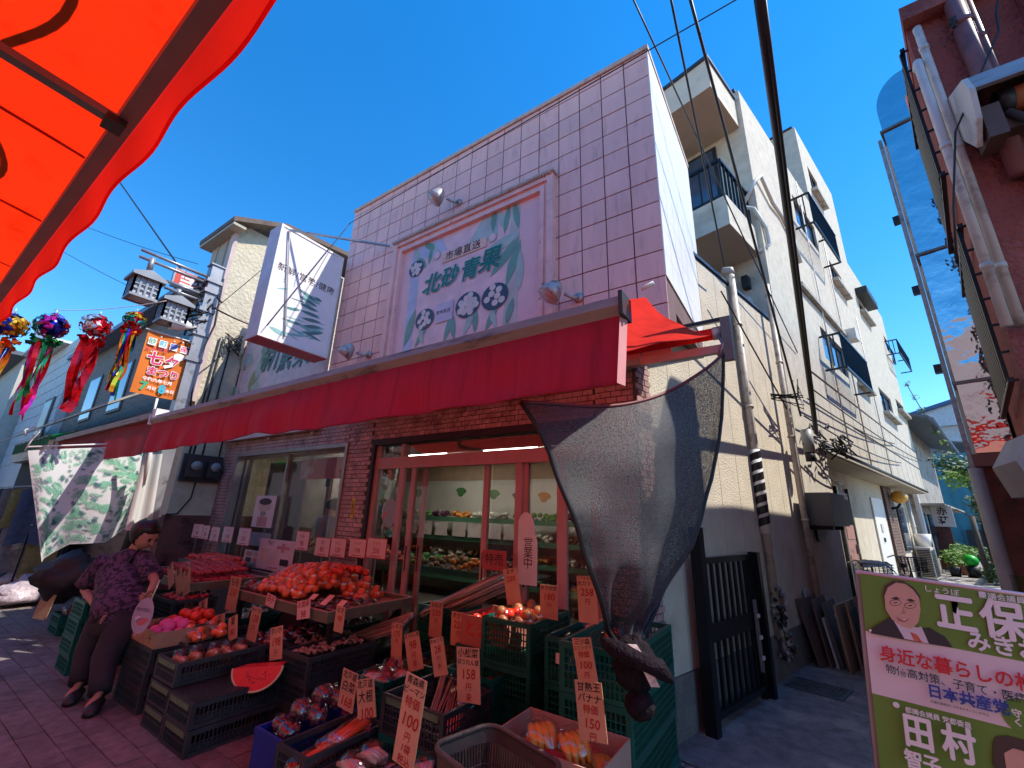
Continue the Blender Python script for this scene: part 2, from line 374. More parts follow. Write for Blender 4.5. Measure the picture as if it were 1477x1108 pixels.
# shelves with produce
shm = mat('shelf_green', (.05, .16, .09), .6); shdark = mat('shelf_dark', (.03, .03, .035), .6)
veg = [mat('veg_white', (.62, .6, .5), .5), mat('veg_green', (.1, .26, .06), .6), mat('veg_red', (.45, .05, .03), .4), mat('veg_orange', (.7, .25, .04), .5), mat('veg_purple', (.1, .02, .06), .35), mat('veg_brown', (.3, .18, .09), .7)]
def shelf(x0, x1, y, zs, label, cols, dy=.5):
    t = thing('produce_shelf', label, 'shelf', ((x0+x1)/2, y, 0), group='shelves inside the shop')
    for k, z in enumerate(zs):
        MB().box((x0, y-dy/2, z-.03), (x1, y+dy/2, z)).build('shelf_board', shdark, t)
        MB().box((x0, y-dy/2-.012, z-.055), (x1, y-dy/2-.002, z+.03)).build('price_rail', shm, t)
    for xx in (x0+.02, x1-.02):
        for yy in (y-dy/2+.03, y+dy/2-.03): MB().bar((xx, yy, 0), (xx, yy, zs[-1]-.031), .03).build('post', shdark, t)
    for k, z in enumerate(zs):
        for seg in range(int((x1-x0)/.5)):
            c = cols[(seg+k*2) % len(cols)]; bb = MB(); xs = x0+.05+seg*.5
            for q in range(26):
                r_ = R.uniform(.03, .05); bb.ball((xs+R.uniform(.03, .42), y+R.uniform(-dy/2+.06, dy/2-.06), z+r_+R.choice((0, .04, .07))), r_, 7, 5, ax=(1, 1, .85))
            o = bb.build('produce_heap', veg[c], None); tag(rebase(o), '%s vegetables heaped on a shelf inside the shop, row %s' % (['pale', 'green', 'red', 'orange', 'purple', 'brown'][c], ['bottom', 'second', 'third', 'top'][min(k, 3)]), 'vegetables', 'produce on the shelves inside'); o['kind'] = 'stuff'
shelf(-8.6, -2.6, 6.9, (.4, .75, 1.1, 1.45), 'long back shelf with four tiers of vegetables seen through the doors', (0, 0, 5, 1, 4, 3))
shelf(-6.4, -3.0, 5.2, (.78,), 'middle display table with trays of vegetables inside the shop', (3, 2, 1, 5), dy=.7)
greyp = mat('paper_grey', (.55, .5, .48), .7)
for i in range(7):
    x = -6.9+i*.42+R.uniform(-.04, .04)
    o = MB().box((x-.16, 6.6, 1.13), (x+.16, 6.605, 1.37)).build('price_card', greyp); tag(rebase(o), 'square price card hanging on the shelf at the back of the shop', 'price card', 'cards on the back shelf')
# wall stickers of vegetables on the inner wall
for i, (x, z, col_) in enumerate([(-6.3, 2.0, 1), (-5.4, 1.95, 1), (-4.8, 1.9, 4), (-7.6, 1.98, 1), (-4.2, 1.9, 3)]):
    f = frame((x, RY1-.004, z), (1, 0, 0), (0, 0, 1)); t = thing('wall_sticker', ['curved green cucumber sticker', 'green pepper sticker', 'dark aubergine sticker', 'small green leaf sticker', 'orange carrot sticker'][i]+' on the back wall of the shop', 'sticker', f)
    flat(t, [(.16*math.cos(a)*(1 if a < PI else .6), .1*math.sin(a)) for a in [2*PI*k/14 for k in range(14)]], mat('sticker%d' % col_, tuple(v*.8 for v in ((.1, .3, .1) if col_ == 1 else (.15, .05, .12) if col_ == 4 else (.6, .25, .05))), .5), 0, 'shape')

# ---- window 1
fram = mat('aluminium_frame', (.36, .33, .31), .4, .5); redf = mat('salmon_door_frame', (.55, .30, .28), .45, var=.08)
gl = glass_mat('pane_glass', (.92, .93, .93), .015)
win = thing('side_window', 'wide sliding window left of the brick pier with posters on its glass', 'window', ((w1[0]+w1[1])/2, BY, .72))
def frm(x0, x1, z0, z1, y, w, d, m, par, name='frame'):
    for lo, hi in (((x0, y, z0), (x0+w, y+d, z1)), ((x1-w, y, z0), (x1, y+d, z1)), ((x0+w, y, z0), (x1-w, y+d, z0+w)), ((x0+w, y, z1-w), (x1-w, y+d, z1))):
        MB().box(lo, hi).build(name, m, par)
frm(w1[0]+.002, w1[1]-.002, .722, ZH-.002, BY-.03, .05, .12, fram, win)
xm = YP(405, 700, BY+.1).x
for i, (a, c) in enumerate(((w1[0]+.05, xm+.06), (xm, w1[1]-.05))):
    p = MB().box((a+.04, BY+.12+i*.04, .8), (c-.04, BY+.128+i*.04, ZH-.1)).build('pane', gl, win)
    frm(a, c, .77, ZH-.05, BY+.11+i*.04, .04, .03, fram, win, 'sash')
pinkp = mat('pink_panel', (.72, .45, .43), .5)
MB().box((xm+.1, BY+.3, ZH-.42), (w1[1]-.25, BY+.33, ZH-.12)).build('header_board', mat('white_red_board', (.7, .5, .48), .4, dirt='#c22a24', dscale=.9, dlo=.48, dhi=.54), win)
MB().box((w1[0]+.1, BY+.5, .75), (xm-.05, BY+.53, ZH-.1)).build('inner_blind', mat('brown_blind', (.22, .16, .14), .7), win)
# posters
def poster(px0, py0, px1, py1, label, base, rows, name='poster', cat='poster', Y=BY+.05, lift=0):
    a = YP(px0, py0, Y); c = YP(px1, py1, Y); x0, x1 = sorted((a.x, c.x)); z1, z0 = max(a.z, c.z), min(a.z, c.z); w, h = (x1-x0)/2, (z1-z0)/2
    f = frame(((x0+x1)/2, Y, (z0+z1)/2), (1, 0, 0), (0, 0, 1)); t = thing(name, label, cat, f)
    MB().box((-w, -h, 0), (w, h, .004)).build('sheet', base, t, world=False)
    for r_ in rows:
        if r_[0] == 't': text(t, r_[1], r_[2]*w, r_[3]*h, r_[4]*h, r_[5], z=.006, bold=r_[6] if len(r_) > 6 else 0)
        elif r_[0] == 'e': flat(t, ell(r_[1]*w, r_[2]*h, r_[3]*w, r_[4]*h), r_[5], .005+.0004*rows.index(r_))
        else: flat(t, [(r_[1]*w, r_[2]*h), (r_[3]*w, r_[2]*h), (r_[3]*w, r_[4]*h), (r_[1]*w, r_[4]*h)], r_[5], .005+.0004*rows.index(r_))
    return t
pk = mat('pink_paper', (.78, .5, .47), .6, var=.05); ink = mat('dark_ink', (.05, .02, .03), .6); rink = mat('red_ink', (.5, .03, .03), .6); dpk = mat('deep_pink_print', (.6, .22, .2), .6); skn = mat('printed_skin', (.66, .38, .28), .6)
poster(371, 715, 391, 762, 'tall pink poster with a smiling portrait taped to the side window', pk, [('e', 0, .35, .62, .38, skn), ('e', 0, .62, .62, .22, ink), ('r', -.5, -.35, .5, -.95, dpk), ('t', '新鮮', 0, -.2, .35, ink)])
poster(363, 767, 388, 790, 'grey square notice under the tall pink poster', mat('grey_board', (.32, .26, .26), .6), [('t', 'ご案内', 0, 0, .5, pk)])
poster(354, 792, 384, 826, 'pale poster of small produce pictures below the grey notice', pk, [('r', -.8+(k % 3)*.58, .8-(k//3)*.6, -.35+(k % 3)*.58, .35-(k//3)*.6, [dpk, ink, skn][(k*2+k//3) % 3]) for k in range(9)])
poster(377, 776, 419, 828, 'pink notice with a large red cross emblem beside the window stands', pk, [('t', '健康は日々の', -.3, .82, .16, ink), ('t', '食事から', -.3, .66, .16, ink), ('r', .3, .8, .5, .2, dpk), ('r', .05, .6, .75, .4, dpk)]+[('r', -.8, .3-k*.14, .1, .25-k*.14, skn) for k in range(7)]+[('r', .35, -.2, .8, -.6, ink), ('t', '●●●●●●', 0, -.85, .2, dpk)], Y=BY-.1)

# ---- door front with transom
door = thing('sliding_door_front', 'salmon framed glass sliding doors with a transom across the shop entrance', 'door', ((d1[0]+d1[1])/2, BY, 0))
def rb(x0, x1, z0, z1, y0=BY+.02, y1=BY+.10, name='frame', m=redf): return MB().box((x0, y0, z0), (x1, y1, z1)).build(name, m, door)
def bxx(px, py, Y=BY+.02): return YP(px, py, Y).x
zt0, zt1 = YP(650, 672, BY+.02).z, YP(650, 654, BY+.02).z
bk = mat('shutter_slot', (.03, .025, .03), .6)
rb(d1[0]+.002, d1[0]+.05, 0, ZH-.002, BY-.02, BY+.12, 'frame', bk); rb(d1[0]+.05, d1[1]-.002, ZH-.07, ZH-.002, BY-.03, BY+.2, 'shutter_rail', bk)
rb(d1[0]+.05, d1[1]-.05, zt0, zt1); rb(d1[0]+.052, d1[0]+.11, 0, zt0-.001); rb(d1[0]+.052, d1[0]+.11, zt1+.001, ZH-.072)
for px in (582,): x = bxx(px, 640); rb(x-.025, x+.025, zt1+.001, ZH-.072, name='transom_bar')
sta = [(571, 760, .07, .02), (589, 760, .06, .05), (606, 760, .05, .09), (698, 760, .06, .09), (746, 760, .07, .03), (757, 760, .05, .06), (810, 790, .09, .02)]
for px, py, w, dy in sta:
    x = YP(px, py, BY+dy).x; s = rb(x-w/2, x+w/2, .02, zt0-.001, BY+dy, BY+dy+.04, 'door_stile')
    if px in (589, 606, 757, 698):
        MB().box((x-.008, BY+dy-.004, .95), (x+.008, BY+dy-.0005, 1.2)).build('pull_slot', BLACK, s)
rb(d1[1]-.07, d1[1]-.003, 0, ZH-.072)
xs = [YP(p[0], p[1], BY).x for p in sta]
rb(d1[0]+.11, xs[0]-.036, .02, .12, name='bottom_rail'); rb(xs[3], xs[5], .02, .12, BY+.09, BY+.13, 'bottom_rail')
for a, c, dy in ((d1[0]+.11, xs[0], .04), (xs[0], xs[2], .07), (xs[3], xs[5], .11), (xs[5], xs[6], .05), (xs[6], d1[1]-.06, .05)):
    rb(a+.002, c-.002, .1, zt0-.002, BY+dy, BY+dy+.005, 'pane', gl)
rb(d1[0]+.11, xs[1]-.2, zt1+.002, ZH-.075, BY+.05, BY+.055, 'pane', gl); rb(xs[1]-.15, d1[1]-.07, zt1+.002, ZH-.075, BY+.05, BY+.055, 'pane', gl)
# decals on the left door pane
f = frame(YP(560, 740, BY+.035), (1, 0, 0), (0, 0, 1)); t = thing('pane_sticker', 'sticker of vegetables and fruit on the left glass pane of the doors', 'sticker', f)
for k in range(9):
    flat(t, leafpts(-.05+.03*math.sin(k*2), .5-.12*k, .12, .05, 1.2+k*.7), [veg[1], dpk, mat('pale_green_print', (.25, .42, .3), .6)][k % 3], .0004*k, 'shape')
flat(t, ell(.02, 0, .12, .16), mat('pale_blue_print', (.3, .4, .42), .5), -.001, 'shape')
# white hanging bag/apron card
f = frame(YP(761, 790, BY+.0), (1, 0, 0), (0, 0, 1)); t = thing('hanging_notice', 'white round-topped notice with black writing hanging between the door frames', 'notice', f)
flat_pts = [(-.09, -.3), (.1, -.3), (.1, .05)]+ell(-.02, .1, .1, .2, 8, 0, PI*.9)+[(-.1, .0)]
MB().prism([(x, y, 0) for x, y in flat_pts], (0, 0, .006)).build('card', WHITE, t, world=False); text(t, '営業中', .01, -.05, .1, ink, z=.008, vert=True)

# ================================================================== FASCIA
FY = 3.3
fx0, fx1 = YP(513, 303, FY).x, YP(933, 66, FY).x; fz1 = YP(933, 66, FY).z; T = .2533
bounce_pinkm = mat('fascia_panel_bounce_pink', (.88, .50, .43), .42, var=.06, scale=3, dirt='#a98078', dscale=5, dlo=.55, dhi=.9, stretch=(3, 3, .5), rnd=.05)  # white panels; red bounce from the awnings is put into this pink
grout = mat('fascia_joint', (.17, .10, .10), .8)
fas = thing('shop_fascia', 'tall fascia of bounce-tinted pink square panels with a picture-frame moulding above the red awning', 'shop fascia', ((fx0+fx1)/2, FY, 2.6))
FZ0 = 3.0; ysd = 5.12
MB().box((fx0+.01, FY+.012, FZ0), (fx1-.012, FY+.3, fz1-.03)).build('backing', grout, fas)
MB().box((fx1-.3, FY+.301, FZ0+.3), (fx1-.012, ysd, fz1-.03)).build('backing', grout, fas)
capm = mat('rusty_coping', (.52, .36, .28), .7, dirt='#c9b2a4', dscale=14, dlo=.45, dhi=.55)
MB().box((fx0-.01, FY-.02, fz1-.055), (fx1+.01, FY+.32, fz1)).build('coping', capm, fas); MB().box((fx1-.3, FY+.321, fz1-.055), (fx1+.01, ysd+.01, fz1)).build('coping', capm, fas)
# picture frame geometry
ax0, ax1 = YP(569, 357, FY-.06).x, YP(797.8, 244.6, FY-.06).x; az1 = (YP(569, 357, FY-.06).z+YP(797.8, 244.6, FY-.06).z)/2
g_ = .006
rows_z = []
z = fz1-.055-.09
rows_z.append((z, fz1-.055))
while z > FZ0: rows_z.append((z-T, z)); z -= T
cols = []
x = fx1-.002
while x > fx0: cols.append((max(x-T, fx0), x)); x -= T
pm = {}
for (a, c) in cols:
    for (z0, z1_) in rows_z:
        if a > ax0-.03 and c < ax1+.03 and z1_ < az1+.02: continue
        key = (round(c-a, 3), round(z1_-z0, 3))
        if key not in pm: pm[key] = MB().box((g_, -.0, g_), (key[0]-g_, .012, key[1]-g_)).mesh('panel', bounce_pinkm)
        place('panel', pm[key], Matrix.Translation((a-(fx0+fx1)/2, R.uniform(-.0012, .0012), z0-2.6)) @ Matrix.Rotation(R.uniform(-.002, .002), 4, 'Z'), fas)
pside = mat('side_panel', (.86, .85, .80), .35, var=.04)
pms = {}
y = FY
while y < ysd-.02:
    y1 = min(y+T, ysd)
    for (z0, z1_) in rows_z:
        if z0 < FZ0+.3: continue
        key = (round(y1-y, 3), round(z1_-z0, 3))
        if key not in pms: pms[key] = MB().box((-.012, g_*.5, g_*.5), (0, key[0]-g_*.5, key[1]-g_*.5)).mesh('side_panel', pside)
        place('side_panel', pms[key], Matrix.Translation((fx1-(fx0+fx1)/2, y-FY, z0-2.6)), fas)
    y = y1
# moulding
mold = mat('frame_moulding', (.84, .50, .44), .45, dirt='#6e4436', dscale=11, dlo=.6, dhi=.72)
zb = FZ0
def prof(lo, hi): return MB().box(lo, hi).build('moulding', mold, fas)
for k, (w0, w1_, pr) in enumerate(((0, .07, .075), (.07, .11, .045), (.11, .16, .06))):
    prof((ax0+w0, FY-pr, zb), (ax0+w1_, FY+.01, az1-w0)); prof((ax1-w1_, FY-pr, zb), (ax1-w0, FY+.01, az1-w0)); prof((ax0+w1_, FY-pr, az1-w1_), (ax1-w1_, FY+.01, az1-w0))
MB().box((ax0-.02, FY-.10, az1+.001), (ax1+.02, FY+.01, az1+.03)).build('drip_ledge', capm, fas)
n_ = MB()
for k in range(90): xx = ax0+k*(ax1-ax0)/90; n_.box((xx, FY-.098, az1-.02), (xx+.012, FY-.078, az1))
n_.build('dentils', capm, fas, kind='stuff')

# ---- printed billboard
f = frame((0, FY-.012, 0), (1, 0, 0), (0, 0, 1))
b0, b1 = ax0+.16, ax1-.16
bill = thing('billboard', 'pink billboard with green brush lettering in the moulded frame on the fascia', 'billboard', f)
MB().box((b0, zb, -.01), (b1, az1-.16, 0)).build('board', mat('billboard_pink', (.84, .50, .48), .4, var=.04), bill, world=False)
def bp(px, py, Y=FY-.014): p = YP(px, py, Y); return (p.x, p.z)
pr_pale = mat('print_pale', (.84, .54, .52), .4); pr_blue = mat('print_blue', (.5, .5, .62), .4); pr_green = mat('print_green', (.17, .34, .24), .4); pr_lg = mat('print_light_green', (.42, .50, .42), .4)
pr_beige = mat('print_beige', (.55, .48, .42), .4); pr_dg = mat('print_dark_green', (.01, .13, .09), .4); pr_or = mat('print_orange', (.8, .5, .35), .4); pr_dk = mat('print_dark', (.05, .06, .09), .4)
P_ = [bp(597, 355), bp(750, 290), bp(746, 462), bp(579, 503)]
xa, xb = min(p[0] for p in P_), max(p[0] for p in P_); zt = (P_[0][1]+P_[1][1])/2; xa = bp(590, 420)[0]; xb = bp(748, 380)[0]; zt = az1-.17
flat(bill, [(xa, zb+.01), (xb, zb+.01), (xb, zt), (xa, zt)], pr_pale, .001)
flat(bill, [(xa, zb+.01), (xa+.16, zb+.01), (xa+.16, zt-.3), (xa, zt-.2)], pr_blue, .002)
flat(bill, [(xa, zt-.22), (xa+.62, zt-.22), (xa+.5, zt), (xa, zt)], pr_blue, .0025)
flat(bill, [(xa+.9, zt-.35), (xb-.3, zt-.3), (xb-.3, zt), (xa+1.15, zt)], mat('print_mint', (.45, .5, .45), .4), .002)
flat(bill, [(xb-.2, zb+.01), (xb, zb+.01), (xb, zt), (xb-.12, zt)], pr_beige, .002)
for i, (px, py, L, w, an) in enumerate([(600, 358, .3, .1, -1.2), (612, 352, .28, .09, -.6), (625, 350, .32, .07, -1.7), (628, 350, .3, .07, -1.3), (604, 372, .26, .09, -.9), (714, 300, .34, .08, -1.6), (720, 300, .36, .08, -1.3), (735, 293, .4, .08, -1.7), (742, 290, .4, .08, -1.4),
      (750, 335, .5, .16, 3.4), (750, 340, .55, .13, 3.95), (751, 345, .55, .12, 4.4), (751, 360, .5, .1, 4.7), (583, 500, .5, .12, 1.3), (598, 502, .35, .08, 1.0), (610, 498, .3, .07, 1.9), (640, 495, .4, .08, 1.3), (655, 490, .42, .09, 1.8), (668, 487, .45, .09, 1.2), (685, 480, .3, .08, 1.6), (700, 478, .35, .08, 1.1), (716, 474, .3, .07, 1.9), (730, 468, .3, .08, 1.3)]):
    flat(bill, leafpts(*bp(px, py), L, w, an), pr_green if i % 3 else pr_lg, .003+.0003*i)
g1, g2 = mat('brush_green', (.015, .17, .11), .4), mat('brush_shadow', (.3, .45, .45), .4)
for ch, px, py, s in (('北', 622, 412, .30), ('砂', 648, 401, .28), ('青', 677, 391, .29), ('果', 706, 377, .32)):
    q = bp(px, py); text(bill, ch, q[0]+.015, q[1]-.01, s, g2, z=.011, bold=.008, shear=.2); text(bill, ch, q[0], q[1], s, g1, z=.0125, bold=.022, shear=.2)
q = bp(668, 362); flat(bill, [(q[0]-.33, q[1]-.07), (q[0]+.36, q[1]-.07), (q[0]+.36, q[1]+.06), (q[0]-.33, q[1]+.06)], pr_or, .0105); text(bill, '市場直送', q[0], q[1], .13, ink, z=.012, bold=.01, space=1.15)
for px, py, r_, n in ((613, 461, .155, 8), (675, 440, .18, 14), (714, 428, .18, 7), (601, 388, .13, 11)):
    q = bp(px, py); flat(bill, ell(q[0], q[1], r_, r_*.9), pr_dk if n != 12 else pr_green, .0115)
    for k in range(n):
        a = 2.4*k; rr = r_*.72*math.sqrt((k+.5)/n); flat(bill, ell(q[0]+rr*math.cos(a), q[1]+rr*math.sin(a), r_*.24, r_*.22, 12), [mat('print_cream', (.75, .58, .5), .4), mat('print_cream2', (.68, .6, .52), .4)][k % 2], .012+.0002*k)
q = bp(640, 450); flat(bill, [(q[0]-.12, q[1]-.13), (q[0]+.15, q[1]-.13), (q[0]+.15, q[1]+.12), (q[0]-.12, q[1]+.12)], mat('print_grey', (.6, .5, .58), .4), .0118); text(bill, '産地直送', q[0], q[1], .055, ink, z=.0125, bold=.01)
for px, py in ((631, 369), (711, 343)): q = bp(px, py); flat(bill, ell(q[0], q[1], .06, .06), pr_lg, .011); flat(bill, ell(q[0], q[1], .045, .05), pr_pale, .0115)

# ---- left lower billboard 新鮮
lb = thing('side_billboard', 'pale green and pink billboard with brush characters beneath the projecting sign', 'billboard', frame((0, FY-.015, 0), (1, 0, 0), (0, 0, 1)))
lx0, lx1, lz1 = bp(345, 560)[0], bp(486, 430)[0], bp(487, 402)[1]
MB().box((lx0, 2.6, -.05), (lx1, lz1, 0)).build('board', mat('billboard_pale', (.68, .53, .5), .4), lb, world=False)
MB().box((lx0-.06, 2.6, -.08), (lx0-.001, lz1, .02)).build('edge_trim', mold, lb, world=False)
for i in range(14): flat(lb, leafpts(lx0+.1+.22*(i % 4), 2.9+.12*i+.0, .5, .25, .8+(i % 5)*.5), [pr_lg, pr_green, mat('print_olive', (.28, .33, .14), .4)][i % 3], .001+.0003*i)
flat(lb, [(lx1-.3, 3.9), (lx1-.02, 3.9), (lx1-.02, lz1-.02), (lx1-.25, lz1-.02)], mat('print_olive', (.28, .33, .14), .4), .006)
for ch, px, py, s in (('新', 391, 516, .62), ('鮮', 416, 515, .6), ('果', 436, 512, .5)): q = bp(px, py); text(lb, ch, q[0], q[1], s, pr_dg, z=.008, bold=.015, shear=.2)

# ---- projecting sign
SX = YP(495.7, 374.1, 3.2).x
ot, it, ib, ob = XP(407.3, 321.3, SX), XP(495.7, 374.1, SX), XP(470.3, 519.4, SX), XP(370.8, 480.8, SX)
y0, y1, z0, z1 = (ot.y+ob.y)/2, 3.2, (ib.z+ob.z)/2, (ot.z+it.z)/2; th = .3
ps = thing('projecting_sign', 'large white box sign projecting over the street with pale landscape print', 'sign', frame((SX, 0, 0), (0, 1, 0), (0, 0, 1)))
sgw = mat('sign_case_pink', (.7, .55, .55), .4); sgf = mat('sign_face', (.82, .78, .78), .3, var=.04)
MB().box((y0, z0, -th), (y1, z1, -.004)).build('case', sgw, ps, world=False)
MB().box((y0+.03, z0+.03, -.0035), (y1-.03, z1-.03, .001)).build('face', sgf, ps, world=False)
for lo, hi in (((y0, z0, -.003), (y0+.03, z1, .012)), ((y1-.03, z0, -.003), (y1, z1, .012)), ((y0+.03, z0, -.003), (y1-.03, z0+.03, .012)), ((y0+.03, z1-.03, -.003), (y1-.03, z1, .012))): MB().box(lo, hi).build('rim', WHITE, ps, world=False)
MB().box((y0+.001, z0-.012, -th), (y1, z0-.001, -.001)).build('bottom_plate', mat('sign_bottom_red', (.5, .1, .12), .5), ps, world=False)
def sp(px, py): p = XP(px, py, SX); return (p.y, p.z)
q = sp(443, 404); text(ps, '新鮮/営養/健康', (y0+y1)/2, q[1], .125, ink, z=.003, bold=.005, space=1.05)
tq = mat('print_teal', (.25, .5, .48), .4); tq2 = mat('print_teal_dark', (.09, .24, .24), .4)
rr_ = random.Random(3)
for k in range(26):
    yy, zz = rr_.uniform(y0+.1, y1-.25), rr_.uniform(z0+.12, q[1]-.2)
    flat(ps, leafpts(yy, zz, rr_.uniform(.1, .35), rr_.uniform(.015, .06), rr_.uniform(-.4, .4)), tq2 if rr_.random() < .35 else tq, .0015+.0001*k)
for k in range(7): flat(ps, leafpts(y1-.3+.03*k, q[1]-.25-.07*k, .28, .05, 2.9+.1*k), tq2, .0045+.0002*k)
for s_ in (.15, .5): text(ps, '222', y0+.12+s_*.4, q[1]-.12, .06, tq2, z=.003, vert=True)
braces = MB()
tp = Vector((SX+.02, y0+.1, z1-.05))
braces.bar(tp, YP(562, 355, FY-.02), .025); braces.build('stay_rod', STEEL, ps)
MB().bar(tp+Vector((0.01, 0, 0)), XP(411, 486, SX+.02), .014).build('stay_rod', STEEL, ps)

# ---- spot lights on fascia
lmp = mat('lamp_grey', (.45, .4, .38), .45, .3, dirt='#6b3028', dscale=14)
def spot(px, py, label, dirx, grp='floodlights on the fascia'):
    base = YP(px, py, FY-.005); t = thing('floodlight', label, 'floodlight', base, grp)
    MB().tube([base, base+Vector((0, -.02, 0))], .05, 10).build('wall_plate', lmp, t)
    k = base+Vector((dirx*.08, -.14, .0)); MB().tube([base+Vector((0, -.02, 0)), base+Vector((dirx*.02, -.08, -.03)), k], .018, 8).build('arm', lmp, t)
    c = k+Vector((dirx*.07, -.09, .02)); d = Vector((dirx*.55, -.55, .5)).normalized() if dirx else Vector((0, -.7, .6)).normalized()
    d2 = Vector((dirx*.3, -.2, -.5)).normalized()
    MB().tube([c-d2*.09, c-d2*.06, c+d2*.02, c+d2*.09], [.03, .06, .095, .105], 12).build('lamp_head', lmp, t)
    MB().tube([c+d2*.091, c+d2*.096], .098, 12).build('lens', mat('lamp_lens', (.5, .5, .48), .1), t)
spot(662, 293, 'floodlight above the picture frame on the fascia', -1); spot(835, 430, 'floodlight right of the picture frame just above the awning', -1); spot(533, 512, 'floodlight between the projecting sign and the picture frame', -1)

# ================================================================== AWNING
AY = 1.45; AZ = YP(900, 430, AY).z
ax_l, ax_r = YP(228, 598, AY).x, YP(900, 430, AY).x
redc = mat('awning_cloth', (.58, .028, .03), .75, var=.12, scale=4, bump=.05, trans=.55, tcol=(.95, .05, .035), bscale=18, stretch=(6, 1, .6))
aw_ = thing('shop_awning', 'long red cloth awning stretched over the produce stalls', 'awning', ((ax_l+ax_r)/2, AY, AZ))
barm = mat('awning_bar', (.28, .22, .19), .5, dirt='#1f1a16', dscale=3, dlo=.55, dhi=.7, stretch=(1, 6, 6))
MB().prism([(ax_l, AY, AZ), (ax_l, AY-.045, AZ-.01), (ax_l, AY-.055, AZ-.05), (ax_l, AY-.03, AZ-.085), (ax_l, AY+.04, AZ-.085), (ax_l, AY+.04, AZ)], (ax_r-ax_l, 0, 0)).build('front_bar', barm, aw_)
for s_, x in ((-1, ax_l), (1, ax_r)): MB().box((x-.004 if s_ > 0 else x-.012, AY-.058, AZ-.09), (x+.012 if s_ > 0 else x+.004, AY+.045, AZ+.006)).build('end_cap', mat('end_cap_black', (.03, .03, .03), .5) if s_ > 0 else WHITE, aw_)
RYr = 3.26; RZr = YP(1030, 482, RYr).z; rxr = YP(1030, 482, RYr).x
def cloth(u, v):
    x = ax_l+.03+u*(ax_r+.0-ax_l-.03); 
    xe = x+(rxr-ax_r)*u**12
    y = AY+.02+v*(RYr-AY-.02); z = AZ-.005+v*(RZr-AZ)
    z += -.02*math.sin(PI*v)*(1+.3*math.sin(u*25))+.012*math.sin(u*60+v*9)
    return (xe+(.0 if u < 1 else -.05*math.sin(PI*v)), y, z)
MB().grid(cloth, 90, 14).build('cloth', redc, aw_)
VD = AZ-YP(893, 560, AY-.03).z
def val(u, v):
    x = ax_l+.04+u*(ax_r-ax_l-.05); w = .012*math.sin(u*70)*v+.03*noise.noise(Vector((u*14, 2, v*1.5)))*v
    h = VD*(1+.05*noise.noise(Vector((u*7, 5, 0)))) - (.0 if not .38 < u < .5 else .03*math.sin((u-.38)/.12*PI))
    return (x, AY-.03-w-.03*v, AZ-.085-v*(h-.085))
valm = mat('valance_cloth', (.46, .014, .04), .75, var=.08, scale=3, bump=.06, trans=.32, tcol=(.75, .02, .03), bscale=9, stretch=(7, 1, .5), dirt='#5c0c16', dscale=2.4, dlo=.52, dhi=.9)
MB().grid(val, 220, 10).build('valance', valm, aw_)
hem = [Vector(val(i/200, 1))+Vector((0, -.001, .004)) for i in range(201)]
MB().tube(hem, .006, 5).build('hem', valm, aw_)
# right side: hem tape, folding arm, roller and end bracket
MB().grid(lambda u, v: (ax_r-.008+.012*u, AY-.035-.06*v+.05*u, AZ-.09-v*(VD-.09)), 1, 8).build('side_hem', mat('side_hem_pink', (.6, .25, .24), .6), aw_)
MB().tube([(rxr-4.3, RYr+.02, RZr+.01), (rxr-.01, RYr+.02, RZr+.01)], .045, 12).build('roller', redc, aw_)
MB().tube([(rxr-.01, RYr+.02, RZr+.01), (rxr+.05, RYr+.02, RZr+.01)], .05, 12).build('roller_end', TAPE, aw_)
MB().prism([(rxr-4.3, RYr-.06, RZr+.1), (rxr-4.3, RYr+.035, RZr+.14), (rxr-4.3, RYr+.035, RZr+.1), (rxr-4.3, RYr-.06, RZr+.07)], (4.42, 0, 0)).build('hood', DMETAL, aw_)
MB().box((rxr+.055, RYr-.07, RZr-.24), (rxr+.12, RYr-.02, RZr+.09)).build('end_bracket', mat('bracket_brown', (.16, .12, .11), .5), aw_)
bz = RZr-.13
MB().box((rxr-3.9, RYr-.03, bz-.03), (rxr+.1, RYr+.02, bz+.03)).build('square_bar', mat('square_bar', (.45, .38, .36), .45), aw_)
for x in (ax_l+.5, -3.2, ax_r-.35):
    e = Vector((x-.75, 2.35, (AZ+RZr)/2-.18)); a_ = MB(); a_.bar((x, AY+.03, AZ-.06), e, .035, .045); a_.bar(e, (x-.15, RYr-.03, bz), .045, .055); a_.build('folding_arm', barm, aw_)
MB().tube([YP(925, 417, AY+.02), YP(943, 408, AY+.02)], .008, 6).build('rod_tip', WHITE, aw_)
for px, py in ((455, 633), (521, 607), (638, 597), (690, 590)): pass
MB().tube([(rxr+.03, RYr-.03, RZr-.02), (rxr+.06, RYr-.06, RZr-.12), (rxr+.02, RYr-.06, RZr-.2)], .014, 6).build('crank_eye', STEEL, aw_)
# round lamp bulbs under the lintel
for i, (px, py) in enumerate(((451, 625), (388, 633), (635, 598))):
    p = YP(px, py, BY-.05); o = MB().ball(p, .028, 10, 6).build('bulb', mat('dull_bulb', (.6, .35, .3), .3)); tag(rebase(o), 'small round unlit bulb under the brick lintel, %s' % ['above the side window', 'over the window left post', 'over the doors'][i], 'bulb', 'bulbs under the lintel')
